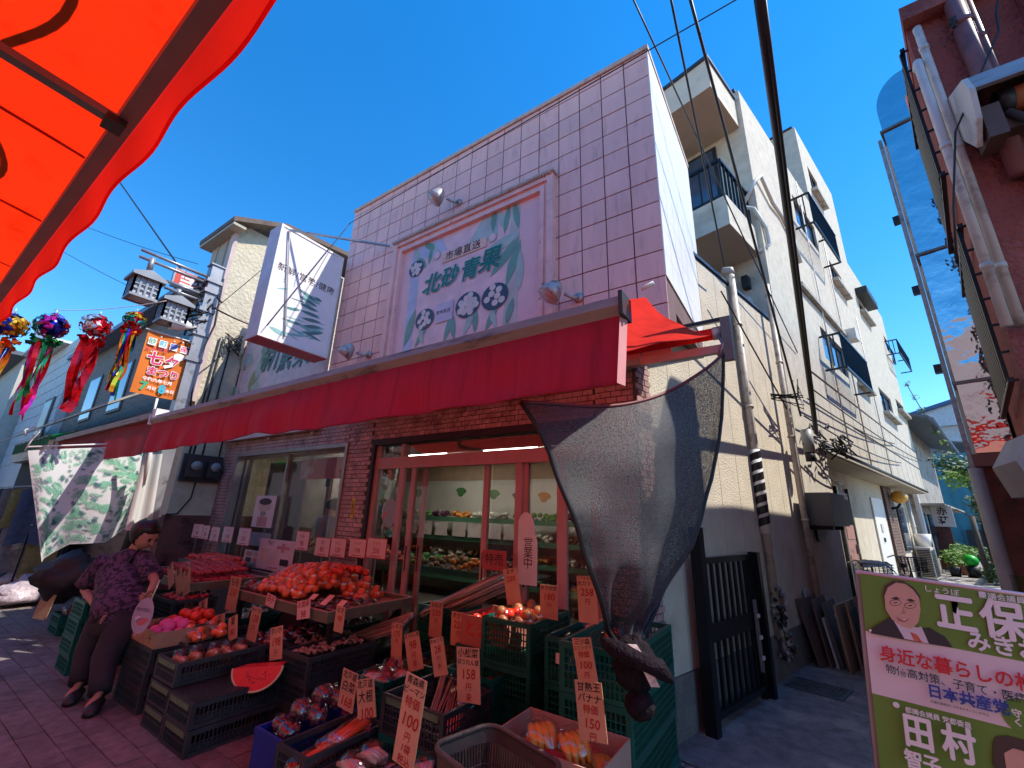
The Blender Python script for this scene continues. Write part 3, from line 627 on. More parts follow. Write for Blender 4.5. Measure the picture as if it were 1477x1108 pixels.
# ================================================================== LEFT NEIGHBOURS
XC = -8.31
stuc = mat('cream_stucco', (.58, .50, .36), .85, var=.1, scale=5, bump=.5, bscale=16, dirt='#7d6c50', dscale=1.6, dlo=.55, dhi=.8)
stf = mat('beige_board', (.42, .37, .29), .8, var=.08)
cb_ = thing('cream_house', 'tall narrow cream stucco house with tiled eaves left of the pink fascia', 'house', (XC-2, 2.8, 0))
CY0 = 2.72; CW = 1.02
MB().box((XC-CW, CY0+.05, 1.38), (XC, 8, 6.75)).build('wall', stuc, cb_)
MB().box((XC-CW-.01, CY0+.03, 0), (XC+.015, 8, 1.379)).build('plinth', mat('maroon_plinth', (.16, .06, .05), .8, dirt='#2b1614', dscale=4, bump=.2), cb_)
for z in (.45, .9): MB().box((XC+.0155, CY0+.1, z), (XC+.02, 3.39, z+.02)).build('plinth_joint', mort, cb_)
for i in range(2):
    MB().box((XC-.35-i*.4, CY0-.0, 3.2), (XC-.32-i*.4, CY0+.019, 6.7)).build('batten', stf, cb_)
MB().box((XC-CW, CY0+.02, 3.2), (XC-.1, CY0+.048, 6.7)).build('facing_board', stf, cb_)
MB().box((XC-.14, CY0-.02, 3.2), (XC+.02, CY0+.049, 6.74)).build('corner_trim', mat('pinkish_trim', (.55, .42, .38), .7), cb_)
rt_ = mat('roof_tile', (.12, .075, .055), .7, dirt='#3d2a20', dscale=6)
MB().prism([(XC+.28, CY0-.18, 6.66), (XC+.28, CY0+.75, 7.1), (XC+.28, 8, 7.6), (XC+.28, 8, 7.5), (XC+.28, CY0+.75, 7.0), (XC+.28, CY0-.18, 6.56)], (-CW-.45, 0, 0)).build('roof', rt_, cb_)
MB().box((XC-CW-.15, CY0-.17, 6.5), (XC+.27, CY0+.05, 6.55)).build('soffit', stf, cb_)
for i in range(0): y = CY0-.3+i*.42; MB().ball((XC+.2, y, 6.72+.5*min(1, (y-CY0+.35)/1.1)+.1*max(0, y-3.2)), .05, 8, 5).build('ridge_tile', mat('ridge_pale', (.25, .18, .14), .6), cb_)
MB().box((XC-.95, CY0-.12, 4.3), (XC-.45, CY0-.001, 5.1)).build('window_grille', DMETAL, cb_)
# meter box on the lit side wall
mt = thing('meter_board', 'dark board with two round electricity meters on the cream side wall', 'meter', (XC, 3.1, 1.9))
my = mat('meter_dark', (.035, .03, .032), .4)
MB().box((XC+.001, 2.8, 1.9), (XC+.05, 3.37, 2.34)).build('board', my, mt)
for y in (2.95, 3.23):
    MB().box((XC+.051, y-.1, 1.97), (XC+.16, y+.1, 2.25)).build('meter_case', my, mt); MB().tube([(XC+.161, y, 2.15), (XC+.2, y, 2.15)], .075, 12).build('dial', mat('dial', (.3, .3, .3), .1), mt)
for i, y in enumerate((2.86, 2.92, 3.05, 3.3)):
    MB().tube([(XC+.03, y, 2.345), (XC+.03, y, 3.2), (XC+.03, y+.02, 4.4)], .014, 6).build('conduit', CABLE, mt)
MB().tube([(XC+.02, 3.05, 1.895), (XC+.02, 3.04, 1.65), (XC+.03, 2.9, 1.4), (XC+.03, 2.75, 1.39)], .012, 6).build('conduit', CABLE, mt)
def wire_run(name, pts, r, label, m=CABLE): return cable(name, pts, r, m, label)
wire_run('wall_cable', [Vector((XC+.03, 2.7, 5.5)), Vector((XC+.03, 2.75, 4.6)), Vector((XC+.03, 2.62, 3.8)), Vector((XC+.03, 2.72, 3.0))], .014, 'pair of black cables running down the cream side wall')
pts = [Vector((XC+.08+.05*math.cos(k), 3.1+.18*math.sin(k*1.3)*R.uniform(.4, 1), 4.35+.22*math.cos(k*1.1)*R.uniform(.4, 1))) for k in range(34)]
wire_run('cable_coil', pts, .009, 'tangled coil of black cable hanging on the cream side wall')

# ---- utility pole
PX = YP(300, 430, 1.9)
pole = thing('utility_pole', 'square grey steel street pole carrying two lantern arms and a banner', 'pole', (PX.x, 1.9, 0))
pz = YP(308, 393, 1.9).z
polem = mat('pole_steel', (.33, .34, .36), .4, .5, dirt='#55504c', dscale=7, dlo=.55, dhi=.7)
MB().box((PX.x-.065, 1.84, 0), (PX.x+.065, 1.97, pz+.05)).build('post', polem, pole)
MB().box((PX.x-.08, 1.82, pz+.051), (PX.x+.08, 1.99, pz+.07)).build('cap', polem, pole)
for k, z in enumerate((pz-.2, pz-.35, pz-.62, pz-.95, pz-1.3)):
    MB().box((PX.x-.085, 1.815, z), (PX.x+.085, 1.995, z+.05)).build('clamp_band', STEEL, pole)
cl = MB()
for k in range(26): 
    p = Vector((PX.x+R.uniform(-.1, .14), 1.83+R.uniform(-.1, .12), pz-.25-R.random()*.9)); cl.tube([p, p+Vector((R.uniform(-.1, .1), R.uniform(-.1, .1), R.uniform(-.12, .12))), p+Vector((R.uniform(-.12, .12), R.uniform(-.12, .12), R.uniform(-.18, .05)))], .012, 5)
cl.build('fittings', DMETAL, pole, kind='stuff')
def arm(px0, py0, zoff): 
    p = XP(px0, py0, PX.x); 
    for dz in (0, -.09): MB().tube([(PX.x, p.y, p.z+dz), (PX.x, 1.84, p.z+dz)], .02, 8).build('arm', polem, pole)
    return p
a1 = arm(204, 360, 0); a2 = arm(240, 405, 0)
def lantern(px, py, top, label):
    c = XP(px, py, PX.x); s = .13
    t = thing('street_lantern', label, 'street lamp', (PX.x, c.y, c.z), 'street lanterns on the pole')
    MB().tube([(PX.x, c.y, c.z+.2), (PX.x, c.y, top)], .03, 8).build('stem', polem, t)
    lg = mat('lantern_grey', (.27, .285, .3), .45, .3); z0, z1 = c.z-.2, c.z+.05
    MB().prism([(PX.x+s+.04, c.y-s-.03, z1-.005), (PX.x+s+.04, c.y-s-.03, z1+.03), (PX.x+s+.04, c.y, z1+.10), (PX.x+s+.04, c.y+s+.03, z1+.03), (PX.x+s+.04, c.y+s+.03, z1-.005)], (-2*s-.08, 0, 0)).build('roof', lg, t)
    q = s*.82
    for lo, hi in (((-s, -s), (-s+.03, s)), ((s-.03, -s), (s, s)), ((-s+.03, -s), (s-.03, -s+.03)), ((-s+.03, s-.03), (s-.03, s))):
        MB().box((PX.x+lo[0], c.y+lo[1], z0), (PX.x+hi[0], c.y+hi[1], z0+.03)).build('bottom_frame', lg, t)
    MB().box((PX.x-q, c.y-q, z0+.01), (PX.x+q, c.y+q, z1)).build('diffuser', mat('lantern_milk', (.55, .56, .55), .3), t)
    g = MB()
    for k in range(5):
        o = -s+k*(2*s-.02)/4
        for a_, b_ in (((s-.02, o), (s, o+.02)), ((-s, o), (-s+.02, o+.02)), ((o, s-.02), (o+.02, s)), ((o, -s), (o+.02, -s+.02))): g.box((PX.x+a_[0], c.y+a_[1], z0+.031), (PX.x+b_[0], c.y+b_[1], z1-.002))
    g.build('lattice', lg, t)
    for z in (z0+.09, z0+.15): frm_y = [MB().box((PX.x+s-.018, c.y-s+.021, z), (PX.x+s-.004, c.y+s-.021, z+.015)).build('rail', lg, t), MB().box((PX.x-s+.021, c.y-s+.004, z), (PX.x+s-.021, c.y-s+.018, z+.015)).build('rail', lg, t)]
lantern(208, 412, a1.z-.05, 'outer house-shaped grey street lantern hanging highest over the street')
lantern(250, 447, a2.z-.05, 'inner house-shaped grey street lantern below the other one')
rs = thing('hanging_sign', 'small red and white sign hanging behind the lantern arms', 'sign', frame(XP(276, 408, PX.x-.15), (0, 1, 0), (0, 0, 1)))
MB().box((-.2, -.13, -.06), (.2, .13, 0)).build('case', polem, rs, world=False); flat(rs, [(-.18, -.11), (.18, -.11), (.18, .11), (-.18, .11)], mat('sign_red', (.6, .05, .04), .5), .002); flat(rs, [(-.12, -.08), (.12, -.08), (.12, .08), (-.12, .08)], WHITE, .003); text(rs, '三二', 0, 0, .14, mat('sign_red', (0, 0, 0)), z=.004, bold=.02)
cc = thing('security_camera', 'white bullet security camera on the pole under the lanterns', 'camera', XP(266, 470, PX.x+.05)); q = XP(266, 470, PX.x+.05)
MB().tube([q+Vector((0, -.14, -.03)), q+Vector((0, .1, .03))], .07, 12).build('housing', WHITE, cc); MB().tube([q+Vector((0, -.145, -.031)), q+Vector((0, -.15, -.032))], .05, 12).build('lens', BLACK, cc); MB().tube([q+Vector((0, .1, .03)), Vector((PX.x, 1.84, q.z+.02))], .02, 8).build('arm', WHITE, cc)
# orange festival banner on the pole
org = mat('banner_orange', (.85, .20, .012), .6, var=.05, trans=.25, tcol=(.9, .25, .02)); cwh = mat('banner_white', (.85, .83, .8), .5); cmag = mat('banner_magenta', (.65, .02, .12), .5); cgr = mat('banner_green', (.05, .4, .18), .5); cyan = mat('banner_cyan', (.03, .45, .6), .5); yel = mat('banner_yellow', (.9, .55, .03), .5)
def banner(center, w, h, rx, label, extra=True, tilt=0.):
    f = frame(center, rx, (0, tilt, 1)); t = thing('festival_banner', label, 'banner', f, 'orange festival banners')
    MB().grid(lambda u, v: (-w/2+u*w, -h/2+v*h, .01*math.sin(u*7+v*3)-.01), 8, 10).build('cloth', org, t, world=False)
    MB().tube([(-w/2-.03, h/2+.01, 0), (w/2+.06, h/2+.01, 0)], .009, 6).build('rod', WHITE, t, world=False)
    fz = .008
    for k, (ch, c) in enumerate(zip('砂町銀座', (cgr, cyan, mat('banner_blue', (.05, .1, .5), .5), cmag))):
        x = -w*.36+k*w*.24; flat(t, [(x-w*.09, h*.28), (x+w*.09, h*.28), (x+w*.09, h*.4), (x-w*.09, h*.4)], cwh, fz); text(t, ch, x, h*.34, w*.17, c, z=fz+.001, bold=.02)
    for sx_, sy_, s in ((-.32, .18, 0), (.1, .44, 0), (.3, .46, 0), (-.2, .45, 0)): flat(t, ell(sx_*w, sy_*h, .008, .008, 8), cwh, fz)
    text(t, 'スナマチ', -w*.22, h*.22, w*.13, cmag, z=fz, bold=.02, rot=.1)
    flat(t, ell(w*.3, h*.2, w*.13, h*.06), cwh, fz)
    if extra:
        for ch, x, y, s in (('七', -.2, .07, .36), ('夕', .17, .06, .34)): text(t, ch, x*w, y*h, s*w, cwh, z=fz+.001, bold=.08); text(t, ch, x*w, y*h, s*w, cmag, z=fz+.003, bold=.03)
        text(t, 'まつり', .05*w, -.13*h, .25*w, cwh, z=fz+.001, bold=.08); text(t, 'まつり', .05*w, -.13*h, .25*w, cmag, z=fz+.003, bold=.03)
        text(t, '令和六年七月', -.02*w, -.26*h, .11*w, cwh, z=fz, bold=.03)
        text(t, '7', -.28*w, -.38*h, .3*w, cgr, z=fz, bold=.05); text(t, '8', .12*w, -.38*h, .3*w, cyan, z=fz, bold=.05); text(t, '月日', -.1*w, -.39*h, .1*w, cwh, z=fz, bold=.03); text(t, '木日', .3*w, -.39*h, .1*w, cwh, z=fz, bold=.03)
    return t
bc = XP(238, 530, PX.x+.03)
c0, c1, c2 = XP(216, 480, PX.x), XP(274, 492, PX.x), XP(204, 566, PX.x)
banner(((0, 0, 0), (PX.x+.02, (c0.y+c1.y)/2, (c0.z+c2.z)/2))[1], abs(c1.y-c0.y)+.04, abs(c0.z-c2.z)+.04, (0, 1, 0), 'orange star festival banner hanging whole from the street pole')
fp = thing('flag_stick', 'white stick at the foot of the orange banner above the awning corner', 'pole', XP(219, 604, PX.x+.02)); MB().tube([XP(219, 604, PX.x+.02), XP(227, 575, PX.x+.02)], .012, 8).build('stick', WHITE, fp)

# ---- festival string and pompoms
def P3(px, py, d=6.3): return DP(px, py, d)
wire_run('festival_string', sag(P3(78, 447, 6.9), P3(240, 434, 6.2), .04, 14), .004, 'thin white string carrying the four festival pompoms', mat('string_white', (.7, .7, .68), .6))
foil = {}
def foilm(n, c, me=.75):
    if n not in foil: foil[n] = mat('foil_'+n, c, .22, me, var=.25, scale=30)
    return foil[n]
fc = dict(gold=(.85, .42, .03), blue=(.02, .03, .35), red=(.65, .01, .02), silver=(.7, .7, .72), green=(.02, .35, .12), mag=(.7, .02, .25), teal=(.02, .3, .35), yellow=(.9, .6, .03), orange=(.9, .18, .02), purple=(.2, .02, .3))
def pompom(px, py, rpx, cols, label, stre, lpx, d=6.3):
    c = P3(px, py, d); r = rpx*d/FOC*.52; lpx = lpx*.8
    t = thing('festival_pompom', label, 'festival decoration', c, 'festival pompoms on a string')
    for k, cn in enumerate(cols):
        b = MB()
        for q in range(150):
            z = R.uniform(-1, 1); a = R.uniform(0, 2*PI); 
            if len(cols) == 5: band = int(min(4, (1-z)/2*5)); 
            else: band = int((a/(2*PI)*len(cols)*2) % len(cols))
            if band != k: continue
            s_ = math.sqrt(1-z*z); d_ = Vector((s_*math.cos(a), s_*math.sin(a), z*.95)); p = c+d_*r*R.uniform(.8, 1.02)
            u = d_.cross(Vector((R.uniform(-1, 1), R.uniform(-1, 1), R.uniform(-1, 1)))).normalized(); w = d_.cross(u)
            s2 = r*.25; b.poly([p+u*s2+d_*.01, p+w*s2*.7, p-u*s2+d_*s2*.4, p-w*s2*.7+d_*s2*.3])
        b.ball(c, r*.78, 10, 8) if k == 0 else None
        b.build('foil_petals', foilm(cn, fc[cn]), t, kind='stuff')
    zc = c-Vector((0, 0, r*1.35)); 
    col_ring = MB()
    for q in range(60):
        a = R.uniform(0, 2*PI); p = zc+Vector((math.cos(a)*r*R.uniform(.4, .9), math.sin(a)*r*R.uniform(.4, .9), R.uniform(-.05, .05)))
        u = Vector((R.uniform(-1, 1), R.uniform(-1, 1), R.uniform(-1, 1))).normalized()*r*.22; w = u.orthogonal().normalized()*r*.2; col_ring.poly([p+u, p+w, p-u, p-w])
    col_ring.build('foil_ruff', foilm(stre[0], fc[stre[0]]), t, kind='stuff')
    Ln = lpx*d/FOC
    nst = len(stre)*3
    for q in range(nst):
        cn = stre[q % len(stre)]; a = 2*PI*q/nst; b = MB(); L_ = Ln*R.uniform(.65, 1); x0, y0 = math.cos(a)*r*.55, math.sin(a)*r*.55; w = .025 if len(stre) > 2 else .05; ph = R.uniform(0, 6)
        def st(u, v, x0=x0, y0=y0, L_=L_, w=w, ph=ph, a=a): 
            k = 1-.45*v; return zc+Vector((x0*k+math.cos(ph+v*9)*.03*v-w*(u-.5)*math.sin(a+v*3), y0*k+math.sin(ph+v*7)*.03*v+w*(u-.5)*math.cos(a+v*3)*1.5, -v*L_))
        b.grid(st, 2, 16); b.build('streamer', foilm(cn, fc[cn]), t)
    MB().tube([c+Vector((0, 0, r)), c+Vector((0, 0, r*1.35))], .004, 5).build('hook', WHITE, t)
pompom(14, 469, 24, ['gold', 'blue'], 'gold and blue foil pompom with orange and gold streamers at the frame edge', ['orange', 'blue', 'gold'], 100)
pompom(74, 470, 24, ['blue', 'red', 'teal', 'mag'], 'blue, red and magenta foil pompom with green streamers', ['green', 'mag', 'red'], 100)
pompom(139, 470, 23, ['red', 'silver'], 'red and silver foil pompom with long red streamers', ['red', 'red'], 95)
pompom(194, 461, 18, ['red', 'yellow', 'green', 'teal', 'silver'], 'rainbow banded pompom with thin rainbow ribbons nearest the pole', ['red', 'yellow', 'orange', 'green', 'blue'], 95)

# ---- distant left buildings on the shop side of the street
def house(name, label, x0, x1, y0, y1, h, m, cat='building'):
    t = thing(name, label, cat, ((x0+x1)/2, y0, 0)); MB().box((x0, y0, 0), (x1, y1, h)).build('wall', m, t); return t
greyb = mat('taupe_siding', (.24, .19, .145), .7, var=.08, stretch=(1, 1, 8), dirt='#4a443c', dscale=3)
GYf = 2.78
gx1, gx0 = XC-CW-.03, -17.5
gb = house('taupe_house', 'taupe two-storey house with blue-grey gutter left of the cream house', gx0, gx1, GYf, 9, 5.5, greyb)
MB().box((gx0-.1, GYf-.35, 5.501), (gx1-.0, GYf+.2, 5.62)).build('gutter', mat('blue_gutter', (.12, .17, .25), .5), gb); MB().prism([(gx0, GYf+.2, 5.63), (gx0, 9, 5.63), (gx0, 5.6, 6.0)], (gx1-gx0, 0, 0)).build('roof', mat('grey_roof', (.1, .11, .12), .6), gb)
for i, (xx, zz) in enumerate(((-12.9, 4.1), (-15.2, 4.1))):
    wn = MB().box((xx-.5, GYf-.03, zz-.6), (xx+.5, GYf-.001, zz+.6)).build('window', mat('window_dark_frame', (.1, .09, .085), .5), gb); MB().box((xx-.44, GYf-.035, zz-.54), (xx+.44, GYf-.031, zz+.54)).build('pane', mat('pane_reflect', (.1, .16, .25), .08, spec=1), wn)
tinm = mat('weathered_tin', (.34, .31, .26), .6, dirt='#6e5a44', dscale=2, dlo=.5, dhi=.7)
for i in range(16):
    x = XC-.2-i*.62; MB().prism([(x, 1.75, 2.98), (x, 2.44, 3.5), (x, 2.44, 3.46), (x, 1.75, 2.94)], (-.6, 0, 0)).build('canopy_sheet', tinm, gb)
whb = mat('white_tile_wall', (.62, .62, .6), .6, var=.06)
wb = house('white_block', 'white tiled three-storey block with a blue-railed balcony far down the street', -23.4, -17.6, 2.6, 9, 6.4, whb)
for j in range(10):
    for i in range(11): MB().box((-23.38+i*.525, 2.585, 2.6+j*.38), (-22.9+i*.525, 2.599, 2.94+j*.38)).build('cladding_panel', whb, wb)
bw_ = MB().box((-19.3, 2.54, 3.3), (-18.2, 2.584, 4.5)).build('window', mat('window_dark_frame', (0, 0, 0)), wb); MB().box((-19.2, 2.53, 3.4), (-18.3, 2.539, 4.4)).build('pane', mat('pane_sage', (.3, .38, .36), .3), bw_)
blr = mat('blue_rail', (.2, .3, .42), .5)
for k in range(14): MB().bar((-22.4+k*.24, 2.1, 6.5), (-22.4+k*.24, 2.1, 7.3), .035).build('baluster', blr, wb)
MB().bar((-22.5, 2.1, 7.32), (-19.2, 2.1, 7.32), .05).build('rail', blr, wb); MB().box((-22.5, 2.0, 6.41), (-19.2, 4, 6.49)).build('balcony_slab', whb, wb)
for i, (x0, x1, y0, h, c, lab) in enumerate([(-31, -23.6, 2.2, 6.6, (.5, .46, .4), 'cream striped block beyond the white block'), (-40, -31.2, 1.4, 5.2, (.25, .3, .38), 'blue-grey house at the far end of the street'), (-60, -40.3, -.6, 7, (.42, .4, .37), 'grey block closing the far end of the street')]):
    t = house('distant_house', lab, x0, x1, y0, 12, h, mat('distant_wall%d' % i, c, .8))
    for j in range(int((x1-x0)/1.6)):
        for k in range(1, int(h/2.6)):
            w_ = MB().box((x0+.4+j*1.6, y0-.04, k*2.6+.7), (x0+1.3+j*1.6, y0-.001, k*2.6+1.9)).build('window', mat('pane_reflect', (0, 0, 0)), t)
    MB().box((x0-.2, y0-.4, h), (x1+.2, y0+.4, h+.15)).build('eave', mat('grey_roof', (0, 0, 0)), t)
# far street on the camera's side, closing the view; the middle house's unseen wall is coloured pink for bounce fill
for i, (x0, x1, y1, h, c, lab) in enumerate([(-30, -16, -4.2, 5.0, (.35, .3, .26), 'brown shop building on the near side far down the street'), (-15.8, 7, -3.5, 6.0, (.68, .47, .37), 'shop building on the near side behind the overhead canopy'), (-46, -30.3, -4.4, 8, (.5, .48, .44), 'pale building on the near side at the end of the street')]):
    house('distant_house', lab, x0, x1, -12, y1, h, mat('near_side_wall%d' % i, c, .8))

# ---- dark open shopfront with clothes far left
sf = thing('clothes_shop_front', 'dark open clothes shop front under the green awning', 'shop front', (-12.5, 2.3, 0))
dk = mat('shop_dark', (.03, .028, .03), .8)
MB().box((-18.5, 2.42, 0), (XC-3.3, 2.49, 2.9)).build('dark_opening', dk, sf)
MB().box((-18.5, 2.2, 2.5), (XC-4.2, 2.41, 2.95)).build('sign_board', mat('shop_signboard', (.5, .46, .45), .5), sf)
f = frame((-15.4, 2.19, 2.73), (1, 0, 0), (0, 0, 1)); tsn = thing('shop_sign', 'red and blue lettered shop sign above the clothes shop', 'sign', f)
MB().box((-1.5, -.18, 0), (1.5, .18, .02)).build('board', mat('sign_pale', (.6, .5, .48), .5), tsn, world=False); text(tsn, '洋品HOUSE', 0, 0, .3, mat('sign_red', (0, 0, 0)), z=.024, bold=.03)
for i in range(46):
    x = -17.5+i*.145+R.uniform(-.03, .03); L_ = R.uniform(.6, 1.05); c = R.choice([(.03, .03, .05), (.2, .18, .17), (.05, .08, .14), (.35, .32, .3), (.1, .05, .07), (.25, .22, .08)])
    zt_ = 1.75 if i % 2 else 1.1; yy = 1.75+.3*(i % 3)*.5
    if zt_ < 1.5: L_ = min(L_, .85)
    o = MB().grid(lambda u, v: (x+.04*math.sin(v*3+i)+.02*math.sin(u*9), yy-.2+.4*u, zt_-v*L_-.1*abs(u-.5)), 6, 5).build('hanging_garment', mat('garment%d' % (i % 9), c, .85, var=.3, scale=14)); tag(rebase(o), {(.03, .03, .05): 'near-black', (.2, .18, .17): 'grey', (.05, .08, .14): 'navy', (.35, .32, .3): 'pale grey', (.1, .05, .07): 'wine', (.25, .22, .08): 'mustard'}[c]+' garment hanging on the %s street rail of the clothes shop' % ('upper' if i % 2 else 'lower'), 'garment', 'garments hanging outside the clothes shop')
for i, z in enumerate((1.78, 1.13)):
    t = thing('clothes_rail', ['upper', 'lower'][i]+' steel rail of hanging garments outside the clothes shop', 'clothes rail', (-14.3, 1.8, 0), 'clothes rails')
    MB().tube([(-17.7, 1.8, z), (-10.9, 1.8, z)], .015, 6).build('rail', STEEL, t)
    for x in (-17.6, -11): MB().tube([(x, 1.8, 0), (x, 1.8, z)], .015, 6).build('post', STEEL, t)
# green awning and small red awning
gc = mat('green_cloth', (.01, .12, .035), .7, var=.15, trans=.35, tcol=(.01, .3, .08), scale=3)
ga = thing('green_awning', 'dark green cloth awning over the clothes shop', 'awning', (-12, 1.4, 2.6))
gl0, gl1 = YP(30, 640, 1.55).x, YP(170, 600, 1.55).x
MB().grid(lambda u, v: (gl0+u*(XC-1.6-gl0), 1.5+v*.95, 2.55+v*.5-.06*math.sin(PI*v)), 20, 6).build('cloth', gc, ga)
MB().grid(lambda u, v: (gl0+u*(XC-1.6-gl0), 1.49-.01*math.sin(u*60), 2.55-v*.2), 60, 3).build('valance', gc, ga)
MB().bar((gl0, 1.5, 2.53), (XC-1.6, 1.5, 2.53), .03).build('front_bar', BLACK, ga)
sa = thing('side_valance', 'short faded red cloth valance closing the left end of the long awning', 'awning', (-5.5, 1.1, 2.3))
s0, s1 = G(84, 638, 2.3), YP(225, 604, 1.45); b0_, b1_ = XP(80, 672, s0.x+.01), XP(206, 656, s1.x)
fad = mat('faded_red_cloth', (.20, .016, .024), .75, var=.25, scale=4, trans=.25, tcol=(.5, .02, .03), stretch=(7, 1, .5))
MB().grid(lambda u, v: tuple((s0.lerp(s1, u)).lerp(b0_.lerp(b1_, u), v)+Vector((0, -.012*math.sin(u*40)*v, 0))), 60, 5).build('valance', fad, sa)
MB().grid(lambda u, v: tuple(s0.lerp(s1, u)+Vector((.0-.14*v, .0, .04+.03*v))), 20, 3).build('cloth', fad, sa)
MB().bar(s0+Vector((0, 0, .03)), s1+Vector((.05, 0, .03)), .07, .06).build('front_bar', barm, sa); MB().box(tuple(s1+Vector((.05, -.05, -.03))), tuple(s1+Vector((.13, .05, .08)))).build('end_cap', WHITE, sa)

# ---- leaf print curtain
def leafmat():
    m = bpy.data.materials.new('leaf_print_cloth'); m.use_nodes = True; N = m.node_tree.nodes; L = m.node_tree.links; b = N['Principled BSDF']; b.inputs['Roughness'].default_value = .8
    tc = N.new('ShaderNodeUVMap') if False else N.new('ShaderNodeTexCoord')
    vo = N.new('ShaderNodeTexVoronoi'); vo.inputs['Scale'].default_value = 4.2; mp = N.new('ShaderNodeMapping'); mp.inputs['Scale'].default_value = (2.6, 2.6, 3.4); mp.inputs['Rotation'].default_value = (.6, .2, .3)
    dn = N.new('ShaderNodeTexNoise'); dn.inputs['Scale'].default_value = 9; mx = N.new('ShaderNodeMix'); mx.data_type = 'VECTOR'; mx.inputs[0].default_value = .1
    L.new(tc.outputs['Object'], mp.inputs[0]); L.new(mp.outputs[0], mx.inputs[4]); L.new(dn.outputs[1], mx.inputs[5]); L.new(mx.outputs[1], vo.inputs['Vector'])
    wv = N.new('ShaderNodeTexWave'); wv.inputs['Scale'].default_value = 7; wv.inputs['Distortion'].default_value = 9; wv.inputs['Detail'].default_value = 2; L.new(mp.outputs[0], wv.inputs['Vector'])
    lt = N.new('ShaderNodeMath'); lt.operation = 'LESS_THAN'; lt.inputs[1].default_value = .5; L.new(vo.outputs['Distance'], lt.inputs[0])
    g2_ = N.new('ShaderNodeMath'); g2_.operation = 'GREATER_THAN'; g2_.inputs[1].default_value = .42; L.new(wv.outputs[0], g2_.inputs[0])
    mm = N.new('ShaderNodeMath'); mm.operation = 'MULTIPLY'; L.new(lt.outputs[0], mm.inputs[0]); L.new(g2_.outputs[0], mm.inputs[1])
    cr = N.new('ShaderNodeValToRGB'); L.new(vo.outputs['Color'], cr.inputs[0]); cr.color_ramp.elements[0].color = (.16, .36, .24, 1); cr.color_ramp.elements[1].color = (.03, .10, .12, 1); cr.color_ramp.elements.new(.5).color = (.28, .48, .34, 1)
    fm = N.new('ShaderNodeMix'); fm.data_type = 'RGBA'; fm.inputs[6].default_value = (.72, .74, .70, 1); L.new(mm.outputs[0], fm.inputs[0]); L.new(cr.outputs[0], fm.inputs[7]); L.new(fm.outputs[2], b.inputs['Base Color'])
    tr = N.new('ShaderNodeBsdfTranslucent'); L.new(fm.outputs[2], tr.inputs[0]); ms = N.new('ShaderNodeMixShader'); ms.inputs[0].default_value = .3; L.new(b.outputs[0], ms.inputs[1]); L.new(tr.outputs[0], ms.inputs[2]); L.new(ms.outputs[0], N['Material Output'].inputs[0]); return m
lfm = leafmat()
CXp = -6.4
def cpt(px, py, dx=0.): return XP(px, py, CXp+dx)
q00, q10, q01, q11 = cpt(40, 648), cpt(240, 640), cpt(56, 812), cpt(178, 770)
mids = [(40, 650, 58, 810), (80, 648, 66, 806), (120, 646, 100, 785), (170, 644, 150, 782), (205, 643, 185, 762), (240, 640, 232, 745)]
def curt(u, v):
    k = u*(len(mids)-1); i = min(int(k), len(mids)-2); f_ = k-i
    a, b = mids[i], mids[i+1]; t = [a[j]+(b[j]-a[j])*f_ for j in range(4)]
    px, py = t[0]+(t[2]-t[0])*v, t[1]+(t[3]-t[1])*v
    return cpt(px, py)+Vector((.05*math.sin(u*11+v*2)*(.3+v)+.1*math.sin(v*PI)*math.sin(u*3), 0, 0))
lc = thing('leaf_curtain', 'white sun cloth printed with green leaves hung across the stall end', 'cloth', Vector((CXp, 1.6, .9)))
lfm = mat('white_cloth', (.72, .73, .70), .85, var=.04, trans=.3, tcol=(.7, .72, .68))
MB().grid(curt, 60, 40).build('cloth', lfm, lc)
lcm = [mat('leaf_print_green', (.16, .40, .27), .8), mat('leaf_print_pale', (.3, .48, .38), .8), mat('leaf_print_teal', (.035, .11, .14), .8)]
lbs = [MB(), MB(), MB()]
for k in range(430):
    gu, gv = R.random(), R.random(); a = R.uniform(.2, 1.6) if k % 3 else R.uniform(2, 4); L_ = R.uniform(.05, .09)*(1.4 if k % 4 == 0 else .7); q_ = k % 3 if k % 4 else 0
    ca, sa2 = math.cos(a), math.sin(a)
    lobes = [(t, s_, .55*(1-abs(t-.45))) for t in (.12, .26, .4, .54, .68, .82) for s_ in (-1, 1)]+[(0, 0, 1)]
    for (t, s_, ln) in lobes:
        if s_ == 0: loc = [(x, y) for x, y in leafpts(0, 0, 1, .09, 0, 4)]
        else: loc = leafpts(t, 0, ln*.75, .075, s_*.95, 3)
        pp = []
        for x, y in loc:
            u_, v_ = gu+(x*ca-y*sa2)*L_, gv+(x*sa2+y*ca)*L_*1.1
            pp.append((u_, v_))
        if all(.01 < p[0] < .99 and .01 < p[1] < .99 for p in pp): lbs[q_].poly([curt(*p)+Vector((.006+.002*q_, 0, 0)) for p in pp])
for q_ in range(3): lbs[q_].build('leaf_print', lcm[q_], lc, kind='stuff')
MB().tube([cpt(38, 645), cpt(242, 637)], .01, 6).build('rod', WHITE, lc)
hk = cpt(36, 650); MB().tube([hk+Vector((0, -.03, .14)), hk+Vector((0, -.05, .2)), hk+Vector((0, 0, .24)), hk+Vector((0, .05, .2)), hk+Vector((0, .02, .12)), hk+Vector((0, 0, 0))], .007, 6).build('hanger_hook', WHITE, lc)
